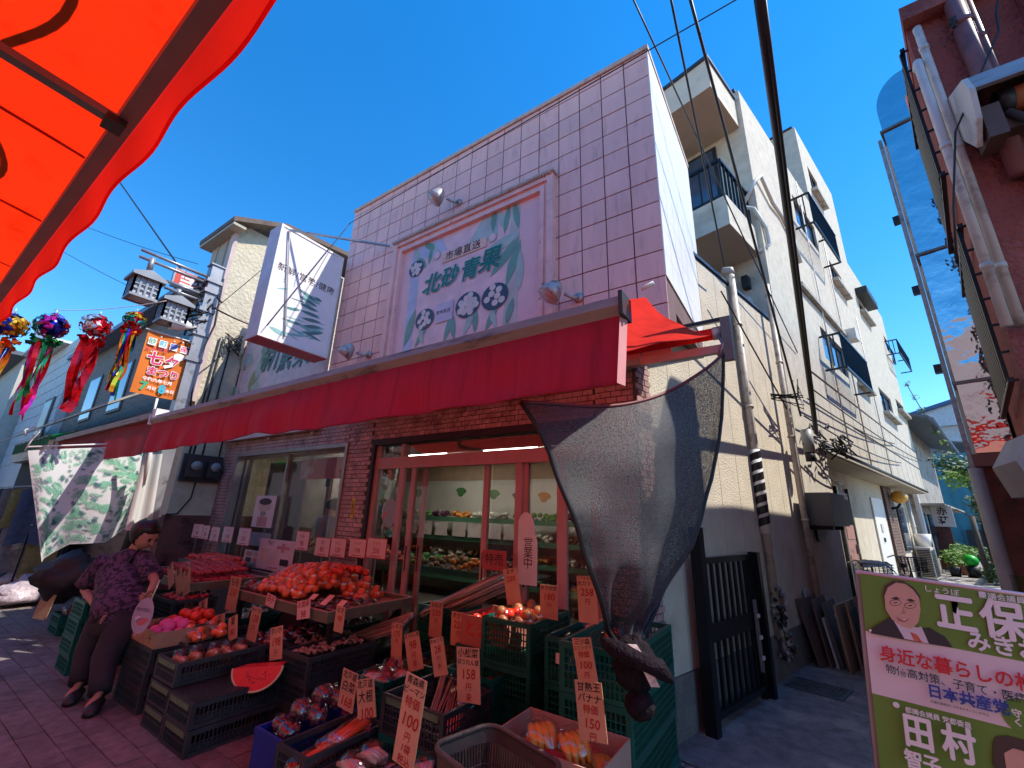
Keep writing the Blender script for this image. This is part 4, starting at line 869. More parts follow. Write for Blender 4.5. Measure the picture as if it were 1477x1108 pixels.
# second strip of the cloth beyond the pole, and dark tarpaulin roll
MB().grid(lambda u, v: XP(208+u*26-v*28+u*v*10, 655+v*110, CXp+.4)+Vector((.04*math.sin(u*9), 0, 0)), 10, 24).build('cloth_end', lfm, lc)
dp = thing('dark_post', 'dark leaning tarpaulin roll behind the woman at the awning end', 'tarpaulin', XP(190, 770, -7.1)); MB().tube([XP(240, 650, -6.6), XP(215, 720, -6.7), XP(188, 800, -6.8)], [.05, .09, .11], 10).build('roll', mat('tarp_dark', (.02, .018, .022), .6), dp)
MB().ball(XP(105, 830, -7.7), .42, 18, 12, lambda d: .8+.4*noise.noise(d*2), (1, .9, .75)).build('dark_cover', mat('tarp_dark', (0, 0, 0)), dp)
# plastic bags and bundles on the ground far left
pbag = mat('crumpled_plastic', (.4, .33, .36), .35, var=.3, scale=20, bump=.3, bscale=18)
for i, (px, py, r_) in enumerate(((30, 845, .22), (52, 855, .25), (18, 866, .2))):
    c = G(px, py+8, 0); rr = R.random()*9; o = MB().ball(c+Vector((0, 0, r_*.8)), r_*1.5, 16, 12, lambda d, rr=rr: .8+.35*noise.noise(d*2.2+Vector((rr, 0, 0))), (1.3, 1.3, .62)).build('plastic_bundle', pbag); tag(rebase(o), ['pale plastic bundle nearest the street edge by the clothes shop', 'pale plastic bundle in the middle beside the newspapers', 'pale plastic bundle furthest left on the pavement'][i], 'bundle', 'plastic bundles on the pavement')
for i in range(9):
    p = G(85+i*5, 890-i*3, .0); o = MB().bar(p+Vector((0, 0, .05)), p+Vector((.5, .8, .6+.02*i)), .16, .03).build('wrapped_burdock', mat('wrapped_stick', (.16, .1, .08), .4, var=.3)); tag(rebase(o), 'dark wrapped bundle of long roots leaning left of the green crates', 'roots', 'wrapped root bundles')
# ================================================================== ALLEY: left side
C0 = -1.95
bei = mat('rough_beige_render', (.68, .60, .46), .9, var=.08, scale=4, bump=.28, bscale=60, dirt='#8b8069', dscale=.8, dlo=.6, dhi=.85)
bei2 = mat('smooth_beige_render', (.64, .57, .45), .85, var=.06, scale=3, bump=.1, bscale=30, dirt='#85795f', dscale=1.2, dlo=.6, dhi=.85)
bei3 = mat('grey_beige_render', (.55, .50, .40), .85, var=.12, scale=7, bump=.2, bscale=40)
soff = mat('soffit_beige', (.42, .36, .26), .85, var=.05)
plin = mat('dark_plinth', (.19, .165, .15), .85, var=.2, bump=.3, bscale=30)
def cbox(c0, c1, s0, s1, z0, z1, name, m, par): return MB().obox(CS(c0, s0, z0), AW*(c1-c0), AD*(s1-s0), Vector((0, 0, z1-z0))).build(name, m, par)
SA0 = sof((X2, BY+.2, 0)); SA1 = 7.12
la = thing('beige_annex', 'low rough beige rendered building behind the pink fascia with the black gate', 'building', CS(C0, 5, 0))
cbox(-2.12, C0-.006, SA0, SA1, 0, 4.62, 'wall', mat('render_joint', (.3, .27, .22), .9), la)
s = SA0
while s < SA1-.05:
    e = min(s+.46, SA1); cbox(C0-.005, C0+.008, s+.004, e-.004, .42, 4.60, 'wall_panel', bei, la); s = e
cbox(C0-.004, C0+.02, SA0+.01, SA1, 0, .415, 'plinth', plin, la)
cbox(-2.2, C0+.03, SA0, SA1, 4.621, 4.66, 'coping', mat('blue_black_coping', (.03, .04, .06), .4), la); cbox(-2.2, C0+.012, SA0, SA1, 4.602, 4.6205, 'coping_under', DMETAL, la)
# pipes on annex
def vpipe(s, z0, z1, r, m, label, c=C0+.06, top=True, name='drain_pipe', cat='pipe'):
    t = thing(name, label, cat, CS(c, s, z0)); MB().tube([CS(c, s, z0), CS(c, s, z1)], r, 10).build('pipe', m, t)
    for k in range(int((z1-z0)/1.1)+1): 
        z = z0+.3+k*1.1
        if z < z1: MB().tube([CS(c, s, z), CS(c, s, z+.03)], r*1.25, 10).build('collar', m, t)
    if top: MB().tube([CS(c, s, z1-.02), CS(c, s, z1+.05), CS(c-.09, s, z1+.08)], r*1.15, 8).build('elbow', m, t)
    return t
s1p = sof(AP(1054.8, 401.7, C0+.06)); pipem = mat('old_pipe_beige', (.5, .44, .36), .5, dirt='#6a5d4c', dscale=6)
vp1 = vpipe(s1p, .4, 4.78, .045, pipem, 'beige drain pipe with black and white striped sleeve on the annex corner')
b = MB(); z = 1.35
zs0, zs1 = AP(1108, 770, C0+.06).z, AP(1092, 650, C0+.06).z
n = 12
MB().tube([CS(C0+.06, s1p, zs0), CS(C0+.06, s1p, zs1)], .058, 16).build('stripe_sleeve', WHITE, vp1)
for h_ in (0,):
    sb_ = MB(); c_ = CS(C0+.06, s1p, 0)
    for k in range(168):
        a0, a1 = k*2*PI/24, (k+1)*2*PI/24; f0, f1 = k/168, (k+1)/168; q_ = lambda a, z: c_+Vector((.0595*math.cos(a), .0595*math.sin(a), z)); sb_.add([q_(a0, zs0+.0+(zs1-zs0-.09)*f0), q_(a1, zs0+(zs1-zs0-.09)*f1), q_(a1, zs0+(zs1-zs0-.09)*f1+.085), q_(a0, zs0+(zs1-zs0-.09)*f0+.085)], [(0, 1, 2, 3)])
    sb_.build('spiral_stripe', BLACK, vp1)
s2p = sof(AP(1127, 470, C0+.05)); vpipe(s2p, .1, 4.5, .03, pipem, 'thin beige pipe further along the annex wall near the cardboard', C0+.05)
tp_ = MB(); 
for k in range(60): tp_.ball(CS(C0+.1+R.uniform(-.05, .05), s1p+R.uniform(-.06, .08), .2+k*.012), R.uniform(.02, .045), 6, 4, lambda d: .5+.9*R.random(), (.8, 1, R.uniform(.5, 1.6)))
o = tp_.build('taped_bundle', mat('printed_tape', (.35, .3, .28), .5, var=.5, scale=18, dirt='#101014', dscale=7, dlo=.45, dhi=.55)); tag(rebase(o), 'crumpled printed plastic wrapped round the foot of the striped pipe', 'plastic wrap')
# black gate
gt = thing('black_gate', 'black metal slatted gate standing at the alley wall beside the crates', 'gate', CS(C0+.06, 4.4, 0))
g0, g1_ = sof(AP(1012, 801, C0+.08)), sof(AP(1077, 799, C0+.08)); gz = AP(1040, 802, C0+.08).z
gbm = mat('gate_black', (.012, .013, .017), .35, .4)
c = C0+.08
def gbar(s0, s1, z0, z1, d=.045, name='frame'): return cbox(c, c+d, s0, s1, z0, z1, name, gbm, gt)
gbar(g0-.2, g0-.12, 0, gz+.25, .09, 'post'); gbar(g1_+.02, g1_+.09, 0, gz+.02, .09, 'post'); gbar(g0-.115, g0-.06, .02, gz); gbar(g1_-.06, g1_, .02, gz); gbar(g0-.06, g1_-.06, gz-.05, gz); gbar(g0-.06, g1_-.06, .08, .13); gbar(g0-.06, g1_-.06, .6, .74, .03, 'mid_rail')
for k in range(8): s = g0-.02+k*(g1_-g0-.08)/7.6; cbox(c+.01, c+.03, s, s+.035, .131, .599, 'slat', gbm, gt); cbox(c+.01, c+.03, s, s+.035, .741, gz-.051, 'slat', gbm, gt)
cbox(c+.046, c+.07, g1_-.12, g1_-.09, .25, .85, 'latch_rod', STEEL, gt)
for z in (.35, .52, .7): cbox(c+.071, c+.085, g1_-.13, g1_-.08, z, z+.03, 'latch_tab', TAPE, gt)
cbox(C0+.03, C0+.05, g0-.15, g1_+.1, 0, .0, 'x', gbm, gt) if False else None

# building B, beige 3-4 storeys
bB = thing('beige_apartment', 'tall beige rendered apartment block with railed windows along the alley', 'building', CS(C0, 9, 0))
SB0, SB1, SB2, SB3 = 7.12, 11.64, 15.35, 20.7; ZB = 9.48
seg = [(SB0, SB1, ZB), (SB1, SB2, 12.05), (SB2, SB3, ZB-.05)]
winq = []     # (s0,s1,z0,z1,kind)
def wq(a, b, kind, pad=0): p, q = AP(*a), AP(*b); winq.append((sof(p), sof(q), min(p.z, q.z), max(p.z, q.z), kind))
wq((1159, 241), (1181, 300), 'sill'); wq((1134, 293), (1182, 388), 'rail'); wq((1189.6, 376), (1214, 429), 'sill'); wq((1232, 431), (1250, 468), 'hood')
wq((1271, 494), (1295, 539), 'rail'); wq((1174.4, 488.6), (1225, 570.6), 'rail'); wq((1224, 520), (1246.8, 567), 'sill'); wq((1261.4, 558.6), (1287, 609), 'sill'); wq((1286.6, 575), (1302, 602), 'sill')
LWZ = 2.77; SUP = 8.6
for (a, e, h) in seg:
    lo = LWZ if a > SB0 else 0
    cbox(-5.5, C0-.02, max(a, SB0), e, (LWZ if a > SB0 else 0), h, 'wall', bei3, bB) if a > SB0 else (cbox(-5.5, C0-.02, SB0, SUP, 0, h, 'wall', bei3, bB), cbox(-5.5, C0-.02, SUP+.001, e, LWZ, h, 'wall', bei3, bB))
    cbox(-5.55, C0+.03, a-(.03 if a > SB0 else .05), e-.031, h+.001, h+.06, 'coping', mat('blue_black_coping', (0, 0, 0)), bB)
wd_ = mat('window_black_frame', (.03, .032, .036), .4, .4); pn = mat('pane_sky_blue', (.04, .07, .12), .03, spec=1., var=.3, scale=2); sillm = mat('sill_concrete', (.42, .4, .34), .8, dirt='#6e675a', dscale=5)
rail_m = mat('rail_black', (.015, .018, .025), .35, .4)
# render skin with real window openings
def skin(a, e, z0, z1, c, m, wins):
    ss = sorted({a, e, *[v for w in wins for v in (w[0], w[1]) if a < v < e]}); zz = sorted({z0, z1, *[v for w in wins for v in (w[2], w[3]) if z0 < v < z1]})
    b = MB()
    for i in range(len(ss)-1):
        for j in range(len(zz)-1):
            ms, mz = (ss[i]+ss[i+1])/2, (zz[j]+zz[j+1])/2
            if any(w[0] < ms < w[1] and w[2] < mz < w[3] for w in wins): continue
            b.obox(CS(c-.1, ss[i], zz[j]), AW*.1, AD*(ss[i+1]-ss[i]), Vector((0, 0, zz[j+1]-zz[j])))
    return b
holes = []
for (s0, s1, z0, z1, k) in winq:
    if k == 'rail': holes.append((s0+.25, s1-.1, z0+.35, z1+.35))
    else: holes.append((s0, s1, z0, z1))
for (a, e, h) in seg: skin(a, e, (LWZ if a > SB0 else .0), h, C0+.08, bei3, holes).build('render_coat', bei3, bB) if a > SB0 else (skin(SB0, SUP, 0, h, C0+.08, bei3, holes).build('render_coat', bei3, bB), skin(SUP, e, LWZ, h, C0+.08, bei3, holes).build('render_coat', bei3, bB))
for (s0, s1, z0, z1), (_, _, rz0, rz1, k) in zip(holes, winq):
    w = thing('x', 'x', 'x') if False else None
    fo = MB(); c = C0-.005
    for (p, q, r_, t_) in ((s0, s0+.05, z0, z1), (s1-.05, s1, z0, z1), (s0+.05, s1-.05, z0, z0+.05), (s0+.05, s1-.05, z1-.05, z1), ((s0+s1)/2-.025, (s0+s1)/2+.025, z0+.05, z1-.05)):
        fo.obox(CS(c, p, r_), AW*.045, AD*(q-p), Vector((0, 0, t_-r_)))
    wo_ = fo.build('window', wd_, bB)
    MB().obox(CS(c+.01, s0+.05, z0+.05), AW*.01, AD*(s1-s0-.1), Vector((0, 0, z1-z0-.1))).build('pane', pn, wo_)
    MB().obox(CS(C0-.019, s0, z0), AW*.004, AD*(s1-s0), Vector((0, 0, z1-z0))).build('backing', DMETAL, wo_)
    if k in ('sill', 'hood'): MB().obox(CS(C0+.082, s0-.1, z0-.1), AW*.14, AD*(s1-s0+.2), Vector((0, 0, .095))).build('sill', sillm, wo_)
    if k == 'hood': MB().obox(CS(C0+.082, s0-.15, z1+.05), AW*.28, AD*(s1-s0+.3), Vector((0, 0, .22))).build('hood', BLACK, wo_)
    if k == 'rail':
        a, e = s0-.3, s1+.12; cc_ = C0+.42
        rl = MB(); rl.bar(CS(cc_, a, rz1-.02), CS(cc_, e, rz1-.02), .04); rl.bar(CS(cc_, a, rz0), CS(cc_, e, rz0), .04)
        for q in (a, e): rl.bar(CS(C0+.09, q, rz1-.02), CS(cc_, q, rz1-.02), .035); rl.bar(CS(C0+.09, q, rz0), CS(cc_, q, rz0), .035)
        ro = rl.build('railing', rail_m, wo_)
        nb = int((e-a)/.11)
        for i in range(nb+1): MB().bar(CS(cc_, a+(e-a)*i/nb, rz0+.02), CS(cc_, a+(e-a)*i/nb, rz1-.04), .022).build('baluster', rail_m, wo_)
        for i in range(2): MB().bar(CS(C0+.2+.11*i, a, rz0+.02), CS(C0+.2+.11*i, a, rz1-.04), .022).build('baluster', rail_m, wo_)
# penthouse near face is the wall end; recessed street-side front with two balconies
S_B = 5.93
def bal(z0, z1, open_rail=False, par=bB, nm='balcony'):
    k = cbox(-4.6, C0, S_B, SB0-.001, z0, z0+.12, nm, bei2, par)
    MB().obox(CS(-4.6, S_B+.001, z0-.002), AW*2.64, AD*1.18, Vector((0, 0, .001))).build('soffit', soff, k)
    MB().obox(CS(-4.6, S_B-.0, z0+.121), AW*2.65, AD*.12, Vector((0, 0, z1-z0-.121))).build('parapet', bei2, k); MB().obox(CS(C0-.12, S_B+.121, z0+.121), AW*.12, AD*1.06, Vector((0, 0, z1-z0-.121))).build('parapet', bei3, k)
    return k
kb = bal(5.85, 6.38)
rl = MB(); rl.bar(CS(-4.6, S_B+.05, 7.12), CS(C0-.05, S_B+.05, 7.12), .05); rl.bar(CS(C0-.05, S_B+.05, 7.12), CS(C0-.05, SB0-.01, 7.12), .05); rl.bar(CS(-4.6, S_B+.05, 6.44), CS(C0-.05, S_B+.05, 6.44), .04); rl.bar(CS(C0-.05, S_B+.05, 6.44), CS(C0-.05, SB0-.01, 6.44), .04); rl.build('railing', rail_m, kb)
for i in range(17): MB().bar(CS(C0-.05-i*.165, S_B+.05, 6.39), CS(C0-.05-i*.165, S_B+.05, 7.1), .028).build('baluster', rail_m, kb)
for i in range(1, 8): MB().bar(CS(C0-.05, S_B+.05+i*.155, 6.39), CS(C0-.05, S_B+.05+i*.155, 7.1), .035).build('baluster', rail_m, kb)
ks = bal(8.62, 9.25, nm='roof_slab'); cbox(-4.65, C0+.03, S_B-.04, SB0-.06, 9.251, 9.31, 'coping', mat('blue_black_coping', (0, 0, 0)), bB)
dwm = MB().obox(CS(-3.5, SB0-.04, 6.5), AW*1.1, AD*.03, Vector((0, 0, 2.0))).build('window', wd_, bB); MB().obox(CS(-3.44, SB0-.05, 6.56), AW*.98, AD*.009, Vector((0, 0, 1.88))).build('pane', pn, dwm)
# white cable duct loops and boxes on the wall
wire_run('white_conduit', [CS(C0-.1, 7.05, 6.9), CS(C0+.1, 7.1, 7.3), CS(C0+.15, 7.35, 7.55), CS(C0+.13, 7.9, 7.3), CS(C0+.12, 8.4, 7.3), CS(C0+.12, 9.0, 7.0), CS(C0+.12, 9.2, 6.6)], .035, 'thick white conduit looping over the corner of the beige block', TAPE)
wire_run('white_conduit', [CS(C0-.1, 7.05, 6.85), CS(C0+.05, 7.0, 6.7), CS(C0+.12, 7.25, 6.4), CS(C0+.12, 7.3, 6.1), CS(C0+.0, 7.08, 5.9)], .035, 'white conduit curling beside the balcony rail', TAPE)
eb = thing('junction_boxes', 'cluster of beige meter boxes under the balcony of the beige block', 'meter boxes', CS(-2.4, 7.1, 5))
for (c_, z, w, h, m) in ((-2.55, 5.25, .3, .35, mat('box_yellowed', (.55, .46, .26), .5)), (-2.2, 5.3, .1, .22, BLACK), (-2.6, 4.8, .26, .3, TAPE), (-2.28, 4.82, .24, .3, TAPE), (-2.85, 4.75, .15, .35, TAPE)):
    cbox(c_-w/2, c_+w/2, SB0-.14, SB0-.002, z, z+h, 'meter_case', m, eb)
for c_ in (-2.75, -2.45): MB().tube([CS(c_, SB0-.05, 4.65), CS(c_, SB0-.05, 5.85)], .02, 6).build('conduit', TAPE, eb)
MB().tube([CS(-2.35, SB0-.1, 5.25), CS(-2.25, SB0-.12, 5.05), CS(-2.3, SB0-.08, 4.9)], .012, 6).build('conduit', CABLE, eb)
# vertical pipes / joints on block B
for i, (px, py, z0, z1, r, lab) in enumerate([(1130, 560, .2, 5.1, .04, 'beige drain pipe at the seam between annex and beige block'), (1172, 380, 2.8, 9.3, .012, 'thin conduit on the beige block left of the upper windows'), (1205, 430, 2.8, 9.4, .014, 'thin conduit on the beige block between the two rows of windows'), (1251, 530, 2.8, 7.2, .012, 'thin conduit on the beige block near its far end')]):
    vpipe(sof(AP(px, py, C0+.12)), z0, z1, r, pipem if i == 0 else TAPE, lab, C0+.12, False)
hb = thing('gutter_bar', 'long beige gutter bar and box fixed across the beige block above the lower rail', 'gutter', CS(C0, 10, 6.1)); p, q = AP(1144, 413), AP(1210, 486)
MB().bar(CS(C0+.13, sof(p), p.z), CS(C0+.13, sof(q), q.z), .07, .09).build('bar', sillm, hb); cbox(C0+.081, C0+.33, sof(q)+.0, sof(q)+.35, q.z-.12, q.z+.15, 'box', TAPE, hb)
for z, a, e in ((4.15, SUP, SB3), (3.55, SUP+2.6, SB3)): cbox(C0+.0801, C0+.095, a, e, z, z+.015, 'joint_line', mat('joint_dark', (.2, .19, .16), .9), bB)  # darker strips along the render joints
s = SUP
while s < SB3-.3: cbox(C0+.0801, C0+.083, s, s+.01, LWZ+.01, 4.14, 'joint_line', mat('joint_dark', (0, 0, 0)), bB); s += .9
# upper-storey overhang: soffit and recessed ground floor
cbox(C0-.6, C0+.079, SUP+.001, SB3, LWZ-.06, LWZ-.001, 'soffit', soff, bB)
MB().tube([CS(C0+.14, SUP-.4, LWZ+.02), CS(C0+.14, 12.5, LWZ+.02), CS(C0+.14, SB3, LWZ+.0)], .035, 8).build('gutter', DMETAL, bB)
GC = -2.4
cbox(GC-2.5, GC-.01, SUP, SB3, 0, LWZ-.061, 'wall', mat('render_joint', (0, 0, 0)), bB)
s = SUP+.001
while s < SB3-.02:
    e = min(s+.62, SB3)
    if not (16.2 < s < 17.9): cbox(GC-.009, GC+.0, s+.006, e-.006, .01, LWZ-.062, 'wall_panel', bei, bB)
    s = e
cbox(C0-.46, C0-.0, SUP-.02, SUP-.0001, 0, LWZ-.062, 'return_wall', bei2, bB)
# doors, brick pier, lamp
dr = thing('pink_door', 'faded pink panelled door in the recessed wall of the alley', 'door', CS(GC, 11.6, 0)); dm_ = mat('pink_door_paint', (.42, .2, .16), .6, dirt='#2f1a16', dscale=6)
cbox(GC+.001, GC+.04, 11.2, 12.05, .05, 2.25, 'leaf', dm_, dr); cbox(GC+.001, GC+.06, 11.1, 11.199, 0, 2.35, 'frame', DMETAL, dr); cbox(GC+.001, GC+.06, 12.051, 12.15, 0, 2.35, 'frame', DMETAL, dr)
for z in (.4, 1.3): cbox(GC+.041, GC+.05, 11.35, 11.9, z, z+.6, 'raised_panel', dm_, dr)
cbox(GC+.05, GC+.09, 11.92, 11.98, 1.0, 1.2, 'handle', STEEL, dr)
wdr = thing('white_door', 'pale door with a narrow side panel left of the far brick pier', 'door', CS(GC, 15, 0)); cbox(GC+.001, GC+.04, 14.5, 15.9, .05, 2.3, 'leaf', WHITE, wdr); cbox(GC+.041, GC+.06, 15.0, 15.25, 1.45, 1.65, 'door_phone', TAPE, wdr); cbox(GC+.041, GC+.07, 15.05, 15.15, 1.2, 1.3, 'handle', BLACK, wdr)
bp_ = thing('alley_brick_pier', 'dark brown brick pier carrying the yellow lamp', 'brick pier', CS(GC, 17, 0)); cbox(GC-.3, GC+.05, 16.3, 17.6, 0, LWZ-.062, 'core', mort, bp_)
fb = mat('far_brick', (.2, .12, .09), .8, var=.25)
fbm = {}
for j in range(33):
    for k in range(5):
        s = 16.31+k*.26+(.0 if j % 2 else .0); cbox(GC+.0501, GC+.065, s, s+.24, .02+j*.08, .085+j*.08, 'brick', fb, bp_)
yl = thing('yellow_lamp', 'round yellow glass lamp on a black bracket on the alley brick pier', 'lamp', CS(GC+.2, 17, 2.3)); MB().ball(CS(GC+.28, 17.0, 2.42), .2, 14, 10, ax=(1, 1, .9)).build('globe', mat('amber_glass', (.75, .42, .06), .2), yl); MB().tube([CS(GC+.066, 17, 2.1), CS(GC+.2, 17, 2.12), CS(GC+.28, 17, 2.24)], .035, 8).build('bracket', BLACK, yl)
fw_ = thing('far_window', 'tall grey window by the drain pipe beyond the brick pier', 'window', CS(GC, 18.6, 0)); cbox(GC+.001, GC+.05, 18.1, 19.2, .9, 2.2, 'frame', wd_, fw_); cbox(GC+.051, GC+.06, 18.18, 19.12, .98, 2.12, 'pane', pn, fw_)
vpipe(20.0, .2, 2.6, .06, TAPE, 'white pipe with elbow at the far end of the recessed wall', GC+.1)
# dark AC / meter box on bracket
s0_, s1_ = sof(AP(1145, 725)), sof(AP(1190, 745)); z0_, z1_ = AP(1147, 757).z, AP(1146, 722).z
ab = thing('wall_aircon', 'dark grey air conditioner outdoor unit bolted to the alley wall', 'air conditioner', CS(C0, s0_, z0_)); cbox(C0+.09, C0+.42, s0_, s0_+.75, z0_, z1_+.1, 'casing', mat('dark_grey_case', (.07, .07, .075), .5), ab)
cbox(C0+.09, C0+.4, s0_+.78, s0_+1.1, z0_+.02, z1_+.05, 'casing', BLACK, ab); MB().tube([CS(C0+.12, s0_+.3, z0_), CS(C0+.12, s0_+.32, z0_-.16), CS(C0+.1, s0_+.45, z0_-.2)], .02, 6).build('hose', CABLE, ab); cbox(C0+.09, C0+.38, s0_+.1, s0_+.14, z0_-.05, z0_-.001, 'bracket', DMETAL, ab); cbox(C0+.09, C0+.38, s0_+.6, s0_+.64, z0_-.05, z0_-.001, 'bracket', DMETAL, ab)
# cable junction cluster on wall
cj = CS(C0+.25, sof(AP(1150, 632)), AP(1150, 632).z)
jn = thing('cable_junction', 'tangle of black cable joints where the thick cable meets the alley wall', 'cable junction', cj)
b = MB()
for k in range(34):
    p = cj+AW*R.uniform(-.12, .15)+AD*R.uniform(-.15, 1.3)+Vector((0, 0, R.uniform(-.14, .14))); b.tube([p, p+AD*R.uniform(.05, .3)+Vector((0, 0, R.uniform(-.1, .1))), p+AD*R.uniform(.1, .5)+AW*R.uniform(-.1, .1)+Vector((0, 0, R.uniform(-.14, .1)))], .014, 5)
b.build('cable_tangle', CABLE, jn, kind='stuff'); MB().tube([cj-AD*.5+Vector((0, 0, -.3)), cj-AD*.5+Vector((0, 0, .02))], .07, 12).build('cylinder', mat('grey_can', (.3, .31, .3), .5), jn); MB().tube([cj-AD*.5+Vector((0, 0, -.42)), cj-AD*.5+Vector((0, 0, -.3))], .06, 12).build('base', BLACK, jn)
for k in range(9): p = AP(1112, 571, C0+.1); cable('loose_wire', [p+Vector((0, 0, R.uniform(-.05, .05))), p+AD*R.uniform(.4, .7)+AW*.2+Vector((0, 0, R.uniform(-.12, .12))), AP(1150, 560+R.uniform(-14, 14), C0+.35)], .007, CABLE, 'thin loose wire bundle fanning from the wall to the thick cable', group='loose wires at the seam')
# bicycles (basket + frame) by wall
def bike(o, rz, label, colr, cover=False):
    t = thing('bicycle', label, 'bicycle', Matrix.Translation(o) @ Matrix.Rotation(rz, 4, 'Z'), 'bicycles parked in the alley'); fm = mat(colr[0], colr[1], .4, .3)
    for x in (-.5, .5):
        c = Vector((x, 0, .33)); w = MB().tube([c+Vector((.32*math.cos(a), 0, .32*math.sin(a))) for a in [2*PI*k/28 for k in range(29)]], .018, 6, False).build('wheel', BLACK, t, world=False)
        sp_ = MB()
        for k in range(14): a = 2*PI*k/14; sp_.tube([c, c+Vector((.31*math.cos(a), 0, .31*math.sin(a)))], .002, 3)
        sp_.build('spokes', STEEL, w, world=False)
        w.location = (0, 0, 0)
    f_ = MB(); bb_, st_, hd = Vector((-.08, 0, .3)), Vector((-.22, 0, .75)), Vector((.36, 0, .78))
    for p, q in ((bb_, st_), (bb_, hd), (st_-Vector((0, 0, .1)), hd+Vector((0, 0, -.12))), (bb_, Vector((-.5, 0, .33))), (st_-Vector((0, 0, .1)), Vector((-.5, 0, .33))), (hd, Vector((.5, 0, .33))), (hd, hd+Vector((-.05, 0, .22)))): f_.tube([p, q], .016, 7)
    f_.build('frame', fm, t, world=False)
    MB().tube([hd+Vector((-.22, .27, .2)), hd+Vector((-.05, .2, .25)), hd+Vector((-.03, 0, .22)), hd+Vector((-.05, -.2, .25)), hd+Vector((-.22, -.27, .2))], .012, 7).build('handlebar', STEEL, t, world=False)
    MB().ball((-.25, 0, .82), .12, 10, 6, ax=(1.1, .7, .35)).build('saddle', BLACK, t, world=False)
    bk_ = MB(); x0, x1, z0, z1 = .42, .74, .78, 1.02
    for k in range(7): 
        z = z0+(z1-z0)*k/6; bk_.tube([(x0, -.17, z), (x1, -.2, z), (x1, .2, z), (x0, .17, z), (x0, -.17, z)], .004, 4)
    for k in range(8):
        y = -.17+.34*k/7; bk_.tube([(x1, y, z1), (x1-.02, y*.9, z0), (x0, y*.9, z0), (x0, y, z1)], .004, 4)
    for k in range(6): x = x0+(x1-x0)*k/5; bk_.tube([(x, -.18, z1), (x, -.16, z0)], .004, 4); bk_.tube([(x, .18, z1), (x, .16, z0)], .004, 4)
    bk_.build('basket', BLACK, t, world=False)
    if cover: MB().grid(lambda u, v: (.38+u*.42, -.22+v*.44, 1.05+.03*noise.noise(Vector((u*5, v*5, 2)))-.12*(abs(v-.5)*2)**4-.06*u*u), 12, 12).build('grey_cover', mat('grey_vinyl', (.3, .29, .27), .5, bump=.2, bscale=12), t, world=False)
    return t
_t1 = G(1240, 822, .92); _t2 = G(1297, 812, .92)
bike(Vector((_t1.x, _t1.y, .01))+AD*.58, A+PI*.5-PI-PI*.06, 'bicycle with a grey cover over its front basket behind the cardboard', ('bike_grey', (.08, .09, .1)), True)
bike(Vector((_t2.x, _t2.y, .01))+AD*.58, A+PI*.5-PI-.2, 'black bicycle with open basket further down the alley', ('bike_black', (.02, .02, .02)))
# cardboard stack
cbm = mat('cardboard', (.38, .25, .15), .8, var=.12, dirt='#7b5a3c', dscale=5); cbw = mat('cardboard_white', (.5, .48, .44), .7, var=.1); cbd = mat('cardboard_damp', (.14, .1, .075), .85, var=.2)
for k in range(19):
    c_ = C0+.1+k*.047; h = R.uniform(.5, .78)-.12*(k > 15); w = R.uniform(.45, .7); mi = R.randrange(5); m = [cbm, cbm, cbd, cbd, cbw][mi]; o = CS(c_, 6.25+R.uniform(0, .35), 0.02); d1_ = (AD+AW*R.uniform(-.16, .16)).normalized(); u_ = (Vector((0, 0, 1))-AW*R.uniform(.02, .2)+AD*R.uniform(-.05, .1)).normalized()
    x = MB().obox(o, d1_*w, AW*.018, u_*h).build('flattened_box', m); tag(rebase(x), ['plain brown', 'light brown', 'damp dark brown', 'dark stained', 'whitish'][mi]+' flattened box, %s the pile against the alley wall' % ('at the wall end of' if k < 7 else 'in the middle of' if k < 13 else 'at the outer end of'), 'cardboard', 'flattened boxes against the alley wall')
x = MB().obox(CS(-1.35, 6.2, .02), AW*.12, AD*.02, Vector((.06, .06, .55))).build('white_board', cbw); tag(rebase(x), 'narrow white board leaning on the front of the cardboard pile', 'board')
for k in range(3): o = MB().ball(CS(-1.15+.12*k, 7.0+.1*k, .06), .13, 10, 7, lambda d: .7+.5*noise.noise(d*3+Vector((k, 0, 0)))).build('crumpled_paper', cbw); tag(rebase(o), 'crumpled pale paper on the ground beside the cardboard pile', 'paper', 'crumpled papers by the cardboard')

# far alley: AC, plants, sign, houses, shed, tree, fence
ac = thing('floor_aircon', 'pale outdoor air conditioner standing on the alley floor by the plants', 'air conditioner', CS(-2.1, 20.3, 0)); cbox(-2.3, -1.95, 19.3, 20.3, .08, 1.0, 'casing', mat('ac_cream', (.55, .53, .47), .5), ac)
for k in range(16): cbox(-2.28, -1.97, 19.27, 19.299, .14+k*.05, .165+k*.05, 'slat', DMETAL, ac)
for k in range(16): cbox(-1.949, -1.93, 19.35, 20.2, .14+k*.05, .165+k*.05, 'slat', DMETAL, ac)
x = MB().tube([CS(-2.12, 19.9, 1.0), CS(-2.12, 19.9, 1.4)], [.16, .22], 14).build('white_bucket', WHITE); tag(rebase(x), 'white bucket standing on top of the alley air conditioner', 'bucket')
nb = thing('grey_row_house', 'shaded grey house with small eaves beyond the beige block', 'house', CS(-2.4, 24, 0)); nbm = mat('grey_boards', (.34, .31, .27), .8, dirt='#55483c', dscale=2)
cbox(-6, -2.2, 20.75, 31, 0, 5.6, 'wall', nbm, nb); MB().prism([CS(-2.2+.9, 20.6, 5.3), CS(-2.2+.9, 20.6, 5.4), CS(-6, 20.6, 7.0), CS(-6, 20.6, 6.9)], AD*10.5).build('roof', mat('blue_grey_roof', (.1, .13, .16), .6), nb)
